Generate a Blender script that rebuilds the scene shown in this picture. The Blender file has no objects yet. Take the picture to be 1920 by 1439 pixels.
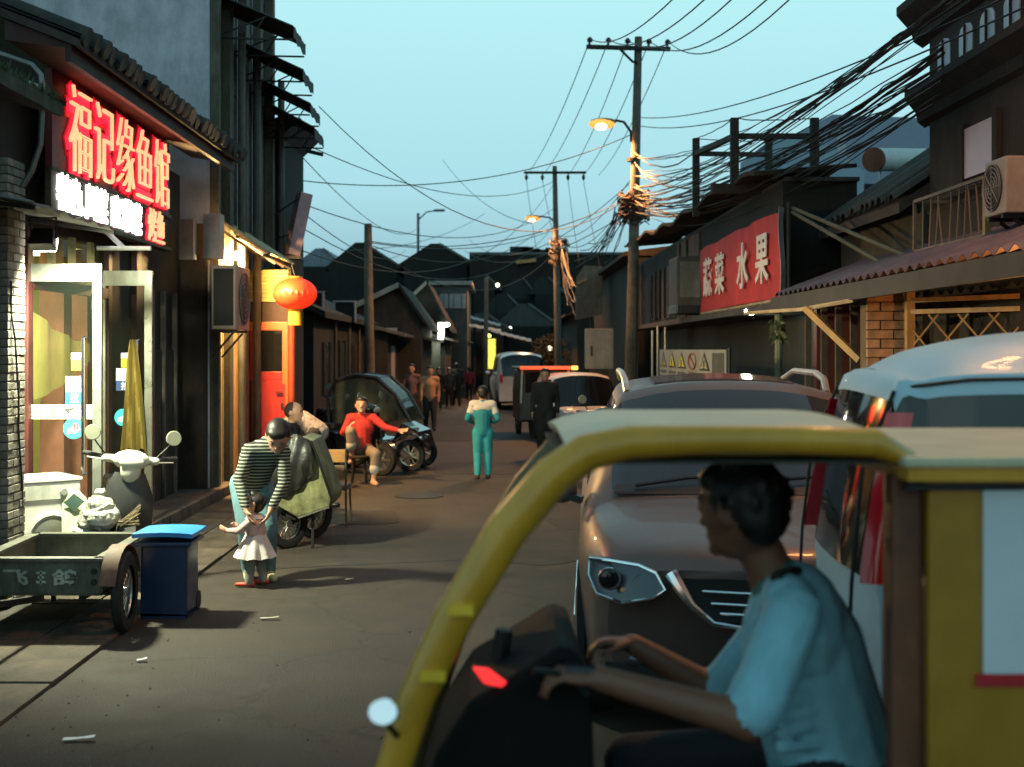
import bpy, bmesh, math, random
import numpy as np
from mathutils import Vector, Matrix, Euler
random.seed(7)
R = math.radians
SC = bpy.context.scene
COL = SC.collection

# ------------------------------------------------------------------ camera
CAMH, FPX, U0, V0 = 1.9, 2400.0, 930.0, 656.0
cd = bpy.data.cameras.new('camera'); cam = bpy.data.objects.new('camera', cd); COL.objects.link(cam)
cam.location = (0, 0, CAMH); cam.rotation_euler = (R(90), 0, 0)
cd.sensor_width = 36; cd.lens = FPX / 1920 * 36
cd.shift_x = (960 - U0) / 1920; cd.shift_y = -(719.5 - V0) / 1920
cd.clip_start = 0.05; cd.clip_end = 1500
cd.dof.use_dof = True; cd.dof.focus_distance = 10.0; cd.dof.aperture_fstop = 2.6
SC.camera = cam

# ------------------------------------------------------------------ dusk sky
w = bpy.data.worlds.new('World'); SC.world = w; w.use_nodes = True
nt = w.node_tree; nt.nodes.clear()
sky = nt.nodes.new('ShaderNodeTexSky'); sky.sky_type = 'NISHITA'; sky.sun_disc = False
sky.sun_elevation = R(4); sky.sun_rotation = R(200); sky.air_density = 1.0; sky.dust_density = 0.6; sky.ozone_density = 2.5
# hazy ramp over clear sky, alike all round; zenith darkened to cut ambient light
geo = nt.nodes.new('ShaderNodeTexCoord'); sep = nt.nodes.new('ShaderNodeSeparateXYZ'); nt.links.new(geo.outputs['Generated'], sep.inputs[0])
rmp = nt.nodes.new('ShaderNodeValToRGB'); ce = rmp.color_ramp.elements; nt.links.new(sep.outputs[2], rmp.inputs[0])
ce[0].position = 0.0; ce[0].color = (.19, .34, .42, 1); ce[1].position = 1.0; ce[1].color = (.12, .26, .34, 1)
for ps, cl in ((.05, (.30, .53, .63)), (.12, (.44, .79, .88)), (.26, (.53, .97, 1.0)), (.5, (.32, .64, .72))):
    e_ = ce.new(ps); e_.color = (*cl, 1)
sc_ = nt.nodes.new('ShaderNodeVectorMath'); sc_.operation = 'SCALE'; sc_.inputs[3].default_value = 1 / .15; nt.links.new(rmp.outputs[0], sc_.inputs[0])
mixn = nt.nodes.new('ShaderNodeMix'); mixn.data_type = 'RGBA'; mixn.inputs[0].default_value = .88
bg = nt.nodes.new('ShaderNodeBackground'); bg.inputs[1].default_value = 0.15
out = nt.nodes.new('ShaderNodeOutputWorld')
nt.links.new(sky.outputs[0], mixn.inputs[6]); nt.links.new(sc_.outputs[0], mixn.inputs[7]); nt.links.new(mixn.outputs[2], bg.inputs[0]); nt.links.new(bg.outputs[0], out.inputs[0])

sl = bpy.data.lights.new('sun', 'SUN'); so = bpy.data.objects.new('sun', sl); COL.objects.link(so)
sl.energy = 0.04; sl.angle = R(30); sl.color = (1.0, 0.8, 0.7)
so.rotation_euler = (R(80), 0, R(-20))

SC.view_settings.view_transform = 'Standard'; SC.view_settings.look = 'None'
SC.view_settings.gamma = 1; SC.view_settings.use_curve_mapping = False
SC.view_settings.exposure = 0.0
SC.cycles.use_denoising = True
SC.cycles.use_adaptive_sampling = True; SC.cycles.adaptive_threshold = .025
SC.cycles.max_bounces = 5; SC.cycles.diffuse_bounces = 3; SC.cycles.glossy_bounces = 3
SC.cycles.transmission_bounces = 6; SC.cycles.transparent_max_bounces = 10
SC.cycles.sample_clamp_indirect = 4; SC.cycles.caustics_reflective = False; SC.cycles.caustics_refractive = False

# ------------------------------------------------------------------ helpers
def P(u, v, Y): return Vector(((u - U0) / FPX * Y, Y, CAMH + (V0 - v) / FPX * Y))
def PX(u, v, X): return P(u, v, X * FPX / (u - U0))
def GY(v, z=0.0): return (CAMH - z) * FPX / (v - V0)
def G(u, v, z=0.0): return P(u, v, GY(v, z))

MATS = {}
def M(name, col=(.5, .5, .5), r=.7, m=0.0, var=.25, scale=6.0, bump=0.0, emit=None, es=0.0, pr=0.0, coat=0.0, stretch=None, bscale=40.0, alpha=1.0, trans=0.0, spec=.5):
    if name in MATS: return MATS[name]
    ma = bpy.data.materials.new(name); ma.use_nodes = True; MATS[name] = ma
    t = ma.node_tree; b = t.nodes['Principled BSDF']; L = t.links
    b.inputs['Base Color'].default_value = (*col, 1); b.inputs['Roughness'].default_value = r
    b.inputs['Metallic'].default_value = m; b.inputs['Coat Weight'].default_value = coat
    b.inputs['Specular IOR Level'].default_value = spec
    b.inputs['Alpha'].default_value = alpha; b.inputs['Transmission Weight'].default_value = trans
    if emit: b.inputs['Emission Color'].default_value = (*emit, 1); b.inputs['Emission Strength'].default_value = es
    if var > 0 or bump > 0 or pr > 0:
        tc = t.nodes.new('ShaderNodeTexCoord'); mp = t.nodes.new('ShaderNodeMapping'); L.new(tc.outputs['Object'], mp.inputs[0])
        if stretch: mp.inputs['Scale'].default_value = stretch
        n = t.nodes.new('ShaderNodeTexNoise'); n.inputs['Scale'].default_value = scale; n.inputs['Detail'].default_value = 6; n.inputs['Roughness'].default_value = .65
        L.new(mp.outputs[0], n.inputs[0])
        rp = t.nodes.new('ShaderNodeValToRGB'); rp.color_ramp.elements[0].position = .3; rp.color_ramp.elements[1].position = .75
        lo = [c * (1 - var) for c in col]; hi = [min(1, c * (1 + var)) for c in col]
        rp.color_ramp.elements[0].color = (*lo, 1); rp.color_ramp.elements[1].color = (*hi, 1)
        L.new(n.outputs[0], rp.inputs[0]); src = rp.outputs[0]
        if var >= .12 and not emit:
            mp2 = t.nodes.new('ShaderNodeMapping'); mp2.inputs['Scale'].default_value = (1.6, 1.6, .45); L.new(tc.outputs['Object'], mp2.inputs[0])
            n3 = t.nodes.new('ShaderNodeTexNoise'); n3.inputs['Scale'].default_value = 1.7; n3.inputs['Detail'].default_value = 7; n3.inputs['Roughness'].default_value = .75; L.new(mp2.outputs[0], n3.inputs[0])
            m3 = t.nodes.new('ShaderNodeMapRange'); m3.inputs[1].default_value = .35; m3.inputs[2].default_value = .65; m3.inputs[3].default_value = 1 - min(.5, var * 1.2); m3.inputs[4].default_value = 1 + min(.35, var); L.new(n3.outputs[0], m3.inputs[0])
            x3 = t.nodes.new('ShaderNodeMix'); x3.data_type = 'RGBA'; x3.blend_type = 'MULTIPLY'; x3.inputs[0].default_value = 1; L.new(src, x3.inputs[6]); L.new(m3.outputs[0], x3.inputs[7]); src = x3.outputs[2]
        if pr > 0:
            oi = t.nodes.new('ShaderNodeObjectInfo'); mr = t.nodes.new('ShaderNodeMapRange')
            mr.inputs[3].default_value = 1 - pr; mr.inputs[4].default_value = 1 + pr; L.new(oi.outputs['Random'], mr.inputs[0])
            mx = t.nodes.new('ShaderNodeMix'); mx.data_type = 'RGBA'; mx.blend_type = 'MULTIPLY'; mx.inputs[0].default_value = 1
            L.new(src, mx.inputs[6]); L.new(mr.outputs[0], mx.inputs[7]); src = mx.outputs[2]
        L.new(src, b.inputs['Base Color'])
        rr = t.nodes.new('ShaderNodeMapRange'); rr.inputs[3].default_value = max(0.02, r - .12 * (1 if var else 0)); rr.inputs[4].default_value = min(1, r + .12)
        L.new(n.outputs[0], rr.inputs[0]); L.new(rr.outputs[0], b.inputs['Roughness'])
        if bump > 0:
            n2 = t.nodes.new('ShaderNodeTexNoise'); n2.inputs['Scale'].default_value = bscale; n2.inputs['Detail'].default_value = 5; L.new(mp.outputs[0], n2.inputs[0])
            bp = t.nodes.new('ShaderNodeBump'); bp.inputs['Strength'].default_value = bump; bp.inputs['Distance'].default_value = .02
            L.new(n2.outputs[0], bp.inputs['Height']); L.new(bp.outputs[0], b.inputs['Normal'])
    return ma

def E(name, col=(1,1,1), es=1.0):                                    # something that gives off light
    if name in MATS: return MATS[name]
    ma = bpy.data.materials.new(name); ma.use_nodes = True; MATS[name] = ma
    t = ma.node_tree; b = t.nodes['Principled BSDF']
    b.inputs['Base Color'].default_value = (*[min(1, c) for c in col], 1)
    b.inputs['Emission Color'].default_value = (*col, 1); b.inputs['Emission Strength'].default_value = es
    return ma

def stripes(name, c1, c2, freq, axis=2, r=.8, duty=.5, wob=.0):
    if name in MATS: return MATS[name]
    ma = bpy.data.materials.new(name); ma.use_nodes = True; MATS[name] = ma
    t = ma.node_tree; b = t.nodes['Principled BSDF']; L = t.links
    tc = t.nodes.new('ShaderNodeTexCoord'); wv = t.nodes.new('ShaderNodeTexWave'); wv.wave_type = 'BANDS'; wv.bands_direction = 'XYZ'[axis]
    wv.inputs['Scale'].default_value = freq; wv.inputs['Distortion'].default_value = wob
    L.new(tc.outputs['Object'], wv.inputs[0]); rp = t.nodes.new('ShaderNodeValToRGB')
    e = rp.color_ramp.elements; e[0].position = duty - .06; e[1].position = duty + .06; e[0].color = (*c1, 1); e[1].color = (*c2, 1)
    L.new(wv.outputs[0], rp.inputs[0]); L.new(rp.outputs[0], b.inputs['Base Color']); b.inputs['Roughness'].default_value = r
    return ma

class MB:
    """collects shapes of one mesh"""
    def __init__(s): s.v = []; s.f = []
    def add(s, vs, fs):
        o = len(s.v); s.v += [Vector(x) for x in vs]; s.f += [tuple(i + o for i in f) for f in fs]; return s
    def box(s, c, d, rot=None, taper=1.0):
        hx, hy, hz = d[0] / 2, d[1] / 2, d[2] / 2; vs = []
        for z in (-1, 1):
            k = taper if z > 0 else 1.0
            for x, y in ((-1, -1), (1, -1), (1, 1), (-1, 1)): vs.append(Vector((x * hx * k, y * hy * k, z * hz)))
        if rot is not None:
            m = rot.to_matrix() if isinstance(rot, Euler) else rot
            vs = [m @ q for q in vs]
        c = Vector(c); return s.add([q + c for q in vs], [(3, 2, 1, 0), (4, 5, 6, 7), (0, 1, 5, 4), (1, 2, 6, 5), (2, 3, 7, 6), (3, 0, 4, 7)])
    def span(s, a, b): return s.box([(a[i] + b[i]) / 2 for i in range(3)], [abs(b[i] - a[i]) for i in range(3)])
    def bar(s, a, b, wd, th=None, up=(0, 0, 1)):          # rectangular bar from a to b
        a, b = Vector(a), Vector(b); th = th or wd; d = (b - a); l = d.length; d.normalize(); u = Vector(up)
        if abs(d.dot(u)) > .98: u = Vector((0, 1, 0))
        x = d.cross(u).normalized(); z = x.cross(d)
        m = Matrix((x, d, z)).transposed(); return s.box((a + b) / 2, (wd, l, th), m)
    def tube(s, pts, r, n=8, cap=True, closed=False):
        pts = [Vector(p) for p in pts]; N = len(pts); rs = r if isinstance(r, (list, tuple)) else [r] * N
        vs = []; up = Vector((0, 0, 1)); px = None
        for i, p in enumerate(pts):
            a = pts[(i - 1) % N] if (i or closed) else p; b = pts[(i + 1) % N] if (i < N - 1 or closed) else p
            t = (b - a).normalized()
            if px is None:
                q = up if abs(t.dot(up)) < .95 else Vector((1, 0, 0)); px = t.cross(q).normalized()
            else:
                px = px - t * px.dot(t)
                px = px.normalized() if px.length > 1e-6 else t.orthogonal().normalized()
            py = t.cross(px)
            for k in range(n):
                an = 2 * math.pi * k / n; vs.append(p + (px * math.cos(an) + py * math.sin(an)) * rs[i])
        fs = []
        for i in range(N if closed else N - 1):
            j = (i + 1) % N
            for k in range(n): fs.append((i * n + k, i * n + (k + 1) % n, j * n + (k + 1) % n, j * n + k))
        if cap and not closed: fs += [tuple(range(n))[::-1], tuple((N - 1) * n + k for k in range(n))]
        return s.add(vs, fs)
    def lathe(s, c, prof, axis=(0, 0, 1), n=20, sx=1, sy=1, caps=True):
        c = Vector(c); ax = Vector(axis).normalized(); m = ax.to_track_quat('Z', 'Y').to_matrix(); vs = []
        for rr, h in prof:
            for k in range(n):
                a = 2 * math.pi * k / n; vs.append(c + m @ Vector((rr * math.cos(a) * sx, rr * math.sin(a) * sy, h)))
        fs = [(i * n + k, i * n + (k + 1) % n, (i + 1) * n + (k + 1) % n, (i + 1) * n + k) for i in range(len(prof) - 1) for k in range(n)]
        if caps: fs += [tuple(range(n))[::-1], tuple((len(prof) - 1) * n + k for k in range(n))]
        return s.add(vs, fs)
    def ell(s, c, r, n=12, mrot=None):
        c = Vector(c); vs = []; fs = []; h = n // 2 + 1
        for i in range(h + 1):
            ph = math.pi * i / h
            for k in range(n):
                a = 2 * math.pi * k / n; q = Vector((r[0] * math.sin(ph) * math.cos(a), r[1] * math.sin(ph) * math.sin(a), -r[2] * math.cos(ph)))
                if mrot is not None: q = mrot @ q
                vs.append(c + q)
        for i in range(h):
            for k in range(n): fs.append((i * n + k, i * n + (k + 1) % n, (i + 1) * n + (k + 1) % n, (i + 1) * n + k))
        return s.add(vs, fs)
    def prism(s, poly, off):                               # poly: 3-D points, extruded by off
        poly = [Vector(p) for p in poly]; off = Vector(off); n = len(poly)
        return s.add(poly + [p + off for p in poly], [tuple(range(n))[::-1], tuple(range(n, 2 * n))] + [(i, (i + 1) % n, n + (i + 1) % n, n + i) for i in range(n)])
    def sheet(s, grid, th=None):                           # grid of points, optional thickness along the normal
        h, wd = len(grid), len(grid[0]); vs = [Vector(p) for row in grid for p in row]
        fs = [(i * wd + j, i * wd + j + 1, (i + 1) * wd + j + 1, (i + 1) * wd + j) for i in range(h - 1) for j in range(wd - 1)]
        if th:
            nrm = []
            for i in range(h):
                for j in range(wd):
                    a = vs[min(i + 1, h - 1) * wd + j] - vs[max(i - 1, 0) * wd + j]; b = vs[i * wd + min(j + 1, wd - 1)] - vs[i * wd + max(j - 1, 0)]
                    q = a.cross(b); nrm.append(q.normalized() if q.length > 1e-9 else Vector((0, 0, 1)))
            o = len(vs); vs += [p + q * th for p, q in zip(vs[:o], nrm)]; fs += [tuple(o + i for i in f)[::-1] for f in fs]
            rim = [j for j in range(wd)] + [i * wd + wd - 1 for i in range(1, h)] + [(h - 1) * wd + j for j in range(wd - 2, -1, -1)] + [i * wd for i in range(h - 2, 0, -1)]
            for a, b in zip(rim, rim[1:] + rim[:1]): fs.append((a, o + a, o + b, b))
        return s.add(vs, fs)
    def mesh(s, name, mat=None, smooth=False, origin=Vector((0, 0, 0)), bevel=0.0):
        me = bpy.data.meshes.new(name); me.from_pydata([tuple(v - origin) for v in s.v], [], s.f)
        bm = bmesh.new(); bm.from_mesh(me); bmesh.ops.remove_doubles(bm, verts=bm.verts, dist=1e-5)
        bmesh.ops.recalc_face_normals(bm, faces=bm.faces)
        if bevel > 0:
            ed = [e for e in bm.edges if len(e.link_faces) == 2 and e.calc_face_angle(0) > .5]
            bmesh.ops.bevel(bm, geom=ed, offset=bevel, segments=2, affect='EDGES', profile=.6)
        bm.to_mesh(me); bm.free()
        if mat: me.materials.append(mat)
        if smooth:
            me.polygons.foreach_set('use_smooth', [True] * len(me.polygons))
            me.set_sharp_from_angle(angle=R(38 if smooth is True else smooth))
        return me
    def build(s, name, mat, parent=None, smooth=False, bevel=0.0):
        o = bpy.data.objects.new(name, None)
        org = root_loc(parent) if parent else Vector((0, 0, 0))
        if parent is None and s.v:
            lo = Vector([min(v[i] for v in s.v) for i in range(3)]); hi = Vector([max(v[i] for v in s.v) for i in range(3)])
            org = Vector(((lo.x + hi.x) / 2, (lo.y + hi.y) / 2, lo.z))
        bpy.data.objects.remove(o)
        o = bpy.data.objects.new(name, s.mesh(name, mat, smooth, org, bevel)); COL.objects.link(o)
        if parent: o.parent = parent
        else: o.location = org
        return o

def root_loc(o):
    while o.parent: o = o.parent
    return Vector(o.location)

def tag(o, label, cat=None, group=None, kind=None):
    if label: o['label'] = label
    if cat: o['category'] = cat
    if group: o['group'] = group
    if kind: o['kind'] = kind
    return o
def T(name, label, cat, loc=(0, 0, 0), group=None):
    o = bpy.data.objects.new(name, None); COL.objects.link(o); o.location = loc; o.empty_display_size = .2
    return tag(o, label, cat, group)
def struct(o): o['kind'] = 'structure'; return o
def part(name, mesh, parent, loc=(0, 0, 0), rot=None):      # a piece that shares mesh data; loc is in the parent's frame
    o = bpy.data.objects.new(name, mesh); COL.objects.link(o); o.parent = parent; o.location = loc
    if rot: o.rotation_euler = rot
    return o
def place(o, loc, rz=0.0, rx=0.0, ry=0.0): o.location = loc; o.rotation_euler = (rx, ry, rz); return o
def copy_tree(o, parent=None):
    c = o.copy(); COL.objects.link(c)
    if parent: c.parent = parent
    for ch in list(o.children): copy_tree(ch, c)
    return c

def sag(a, b, drop, n=12):
    a, b = Vector(a), Vector(b)
    return [a.lerp(b, i / n) - Vector((0, 0, drop * 4 * (i / n) * (1 - i / n))) for i in range(n + 1)]
def jit(pts, k): return [p + Vector((random.uniform(-k, k), random.uniform(-k, k), random.uniform(-k, k))) for p in pts]

def text_obj(name, body, mat, parent, center, width, height, xdir, up=(0, 0, 1), depth=.02, bold=0.0):
    """flat lettering of the given size, standing at center; xdir is the reading direction"""
    c = bpy.data.curves.new('t', 'FONT'); c.body = body; c.extrude = .5; c.offset = bold; c.resolution_u = 2
    o = bpy.data.objects.new('t', c); COL.objects.link(o)
    dg = bpy.context.evaluated_depsgraph_get(); me = bpy.data.meshes.new_from_object(o.evaluated_get(dg))
    bpy.data.objects.remove(o); bpy.data.curves.remove(c)
    co = np.empty(len(me.vertices) * 3); me.vertices.foreach_get('co', co); co = co.reshape(-1, 3)
    lo, hi = co.min(0), co.max(0); q = (co - (lo + hi) / 2) / np.maximum(hi - lo, 1e-6)
    x = np.array(Vector(xdir).normalized()); z = np.array(Vector(up).normalized()); y = np.cross(x, z)
    org = np.array(root_loc(parent)) if parent else np.zeros(3)
    wc = q[:, :1] * width * x + q[:, 1:2] * height * z + q[:, 2:3] * depth * y + np.array(center) - org
    me.vertices.foreach_set('co', wc.ravel()); me.update(); me.name = name
    me.materials.clear(); me.materials.append(mat)
    o = bpy.data.objects.new(name, me); COL.objects.link(o); o.parent = parent
    return o

def light(name, kind, loc, power, col, parent=None, radius=.05, **kw):
    l = bpy.data.lights.new(name, kind); l.energy = power; l.color = col
    if kind in ('POINT', 'SPOT'): l.shadow_soft_size = radius
    for k, v in kw.items(): setattr(l, k, v)
    o = bpy.data.objects.new(name, l); COL.objects.link(o)
    if parent: o.parent = parent; o.location = Vector(loc) - root_loc(parent)
    else: o.location = loc
    return o

# ------------------------------------------------------------------ common materials
def asphalt_mat():
    ma = bpy.data.materials.new('asphalt'); ma.use_nodes = True; MATS['asphalt'] = ma; t = ma.node_tree; L = t.links; b = t.nodes['Principled BSDF']
    tc = t.nodes.new('ShaderNodeTexCoord')
    def nz(sc, det, ro=.6):
        n = t.nodes.new('ShaderNodeTexNoise'); n.inputs['Scale'].default_value = sc; n.inputs['Detail'].default_value = det; n.inputs['Roughness'].default_value = ro; L.new(tc.outputs['Object'], n.inputs[0]); return n
    big, mid, fine = nz(.45, 5, .7), nz(3.2, 6), nz(90, 3)
    def ramp(src, p0, c0, p1, c1):
        r = t.nodes.new('ShaderNodeValToRGB'); e = r.color_ramp.elements; e[0].position, e[1].position = p0, p1; e[0].color, e[1].color = (*c0, 1), (*c1, 1); L.new(src, r.inputs[0]); return r
    def mul(a, c, f=1.0):
        m = t.nodes.new('ShaderNodeMix'); m.data_type = 'RGBA'; m.blend_type = 'MULTIPLY'; m.inputs[0].default_value = f; L.new(a, m.inputs[6]); L.new(c, m.inputs[7]); return m.outputs[2]
    c = ramp(big.outputs[0], .35, (.030, .023, .0175), .68, (.058, .043, .032)).outputs[0]
    c = mul(c, ramp(mid.outputs[0], .3, (.62, .62, .62), .7, (1.2, 1.15, 1.1)).outputs[0])
    c = mul(c, ramp(fine.outputs[0], .3, (.55, .55, .55), .75, (1.5, 1.5, 1.5)).outputs[0])
    vo = t.nodes.new('ShaderNodeTexVoronoi'); vo.feature = 'DISTANCE_TO_EDGE'; vo.inputs['Scale'].default_value = .55
    wp = t.nodes.new('ShaderNodeVectorMath'); wp.operation = 'ADD'; s_ = t.nodes.new('ShaderNodeVectorMath'); s_.operation = 'SCALE'; s_.inputs[3].default_value = .5
    L.new(mid.outputs['Color'], s_.inputs[0]); L.new(tc.outputs['Object'], wp.inputs[0]); L.new(s_.outputs[0], wp.inputs[1]); L.new(wp.outputs[0], vo.inputs[0])
    c = mul(c, ramp(vo.outputs['Distance'], .0, (.45, .45, .45), .012, (1, 1, 1)).outputs[0], .8)
    L.new(c, b.inputs['Base Color']); rr = t.nodes.new('ShaderNodeMapRange'); rr.inputs[3].default_value = .62; rr.inputs[4].default_value = .95; L.new(mid.outputs[0], rr.inputs[0]); L.new(rr.outputs[0], b.inputs['Roughness'])
    bp = t.nodes.new('ShaderNodeBump'); bp.inputs['Strength'].default_value = .6; bp.inputs['Distance'].default_value = .015; L.new(fine.outputs[0], bp.inputs['Height']); L.new(bp.outputs[0], b.inputs['Normal'])
    return ma
asphalt = asphalt_mat()
concrete = M('concrete', (.12, .10, .08), .85, var=.35, scale=5, bump=.3)
darkcon = M('dark concrete', (.05, .045, .04), .85, var=.4, scale=4, bump=.3)
poleC = M('pole concrete', (.13, .115, .09), .85, var=.3, scale=7, bump=.2)
iron = M('dark iron', (.025, .024, .022), .55, m=.6, var=.3)
black = M('black plastic', (.010, .010, .011), .4, var=.2)
matte = M('matte black', (.012, .011, .010), .85, var=.3)
rubber = M('tyre rubber', (.015, .015, .015), .8, var=.2)
chrome = M('chrome', (.75, .76, .78), .12, m=1, var=0)
steel = M('steel', (.42, .42, .40), .35, m=.9, var=.2)
whiteP = M('white paint', (.70, .70, .68), .45, var=.1)
greyP = M('grey paint', (.25, .25, .24), .5, var=.2)
darkglass = M('dark glass', (.008, .009, .010), .06, var=0, spec=.6)
cable = M('cable rubber', (.012, .012, .012), .6, var=0)
woodD = M('dark weathered wood', (.03, .02, .014), .8, var=.45, scale=5, stretch=(4, 4, .6), bump=.3)
woodR = M('dark red timber', (.06, .010, .008), .6, var=.4, scale=5)
brickM = M('grey brick', (.20, .18, .15), .9, var=.3, scale=12, bump=.35, pr=.3)
mortar = M('mortar', (.085, .08, .07), .95, var=.3)
tileM = M('grey roof tile', (.035, .036, .032), .85, var=.4, scale=6, bump=.3, pr=.25)
plasterD = M('dark plaster', (.035, .032, .027), .9, var=.45, scale=2.2, bump=.3)
skinM = M('skin', (.50, .27, .18), .55, var=.08)
hairM = M('black hair', (.010, .008, .007), .5, var=.2, scale=40)
def glass_mat(name, col=(.1,.1,.1), alpha=.3, r=.05):
    return M(name, col, r, var=0, alpha=alpha)
# ------------------------------------------------------------------ figures: primitives fused to one skin by a voxel remesh
def seg_d(p, a, b, ra, rb):
    a = np.array(a); b = np.array(b); d = b - a; L = max(1e-9, d @ d); t = np.clip(((p - a) @ d) / L, 0, 1)
    return np.linalg.norm(p - (a + t[:, None] * d), axis=1) - (ra + (rb - ra) * t)
class Fig:
    def __init__(s): s.p = []
    def cap(s, a, b, ra, rb, m): s.p.append(('c', Vector(a), Vector(b), ra, rb, m)); return s
    def ell(s, c, r, m, rot=None): s.p.append(('e', Vector(c), Vector(r), rot, None, m)); return s
    def build(s, name, mats, parent, vox=.012, smooth=4):
        mb = MB()
        for q in s.p:
            if q[0] == 'c':
                a, b, ra, rb = q[1:5]; d = b - a
                if d.length < 1e-4: mb.ell(a, (ra,) * 3); continue
                dn = d.normalized()
                pts = [a - dn * ra * .95, a - dn * ra * .6, a, a.lerp(b, .5), b, b + dn * rb * .6, b + dn * rb * .95]
                mb.tube(pts, [ra * .3, ra * .8, ra, (ra + rb) / 2, rb, rb * .8, rb * .3], 12)
            else: mb.ell(q[1], q[2], 14, q[3])
        me = bpy.data.meshes.new('f'); me.from_pydata([tuple(v) for v in mb.v], [], mb.f)
        bm = bmesh.new(); bm.from_mesh(me); bmesh.ops.recalc_face_normals(bm, faces=bm.faces); bm.to_mesh(me); bm.free()
        o = bpy.data.objects.new('f', me); COL.objects.link(o)
        r = o.modifiers.new('r', 'REMESH'); r.mode = 'VOXEL'; r.voxel_size = vox; r.adaptivity = 0
        if smooth: sm = o.modifiers.new('s', 'SMOOTH'); sm.factor = .5; sm.iterations = smooth
        dg = bpy.context.evaluated_depsgraph_get(); ne = bpy.data.meshes.new_from_object(o.evaluated_get(dg)); bpy.data.objects.remove(o)
        ne.name = name; ne.materials.clear(); names = list(mats)
        for k in names: ne.materials.append(mats[k])
        n = len(ne.polygons); c = np.empty(n * 3); ne.polygons.foreach_get('center', c); c = c.reshape(-1, 3)
        best = np.full(n, 1e9); idx = np.zeros(n, int)
        for q in s.p:
            if q[0] == 'c': d = seg_d(c, q[1], q[2], q[3], q[4])
            else:
                l = c - np.array(q[1])
                if q[3] is not None: l = l @ np.array(q[3])
                k = np.linalg.norm(l / np.array(q[2]), axis=1); d = (k - 1) * min(q[2])
            w_ = d < best; best[w_] = d[w_]; idx[w_] = names.index(q[5])
        ne.polygons.foreach_set('material_index', idx.astype(np.int32)); ne.polygons.foreach_set('use_smooth', [True] * n)
        ob = bpy.data.objects.new(name, ne); COL.objects.link(ob); ob.parent = parent
        return ob

def head(f, c, r, face, up=(0, 0, 1), hair='hair', long=0.0, bald=False, skin='skin'):
    """c centre, r head radius (half the head height), face: direction the face looks"""
    c = Vector(c); fd = Vector(face).normalized(); u = Vector(up); u = (u - fd * u.dot(fd)).normalized(); x = fd.cross(u)
    m = Matrix((x, fd, u)).transposed(); W = lambda a, b, d: c + (x * a + fd * b + u * d) * r
    f.ell(W(0, .05, .08), (r * .70, r * .84, r * .92), skin, m)
    f.ell(W(0, .25, -.45), (r * .52, r * .55, r * .5), skin, m)
    f.cap(W(0, .84, .08), W(0, .93, -.17), r * .08, r * .13, skin)
    f.ell(W(0, .70, -.72), (r * .22, r * .16, r * .16), skin, m)
    for sx in (-1, 1):
        f.ell(W(sx * .72, -.05, -.05), (r * .09, r * .17, r * .27), skin, m)
        f.ell(W(sx * .28, .80, .1), (r * .12, r * .07, r * .05), hair, m)
        f.cap(W(sx * .16, .84, .27), W(sx * .42, .74, .27), r * .04, r * .035, hair)
    f.cap(W(-.2, .80, -.44), W(.2, .80, -.44), r * .05, r * .05, 'lip')
    if not bald:
        f.ell(W(0, -.14, .28), (r * .78, r * .86, r * .82), hair, m)
        f.ell(W(0, .35, .68), (r * .62, r * .5, r * .32), hair, m)
        f.ell(W(0, -.45, -.1), (r * .66, r * .5, r * (.6 + long)), hair, m)
    else: f.ell(W(0, -.18, .16), (r * .745, r * .80, r * .84), hair, m)

def hand(f, wr, d, palm, r=.018, skin='skin', thumb=1, curl=.3):
    wr = Vector(wr); d = Vector(d).normalized(); n = Vector(palm); n = (n - d * n.dot(d)).normalized(); x = d.cross(n); k = r / .018
    m = Matrix((x, d, n)).transposed()
    f.ell(wr + d * .045 * k, (.040 * k, .052 * k, .017 * k), skin, m)
    for i, (o, l) in enumerate(((-.03, .062), (-.010, .074), (.011, .070), (.030, .055))):
        a = wr + d * .085 * k + x * o * k; b = a + (d * (1 - curl * .4) + n * curl).normalized() * l * .5 * k; e = b + (d * (1 - curl) + n * curl * 1.6).normalized() * l * .5 * k
        f.cap(a, b, .0092 * k, .0085 * k, skin); f.cap(b, e, .0085 * k, .007 * k, skin)
    a = wr + d * .02 * k + x * thumb * .035 * k; b = a + (d * .7 + x * thumb * .6 + n * .3).normalized() * .045 * k
    f.cap(a, b, .012 * k, .010 * k, skin); f.cap(b, b + (d + n * .4).normalized() * .032 * k, .010 * k, .008 * k, skin)

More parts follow.
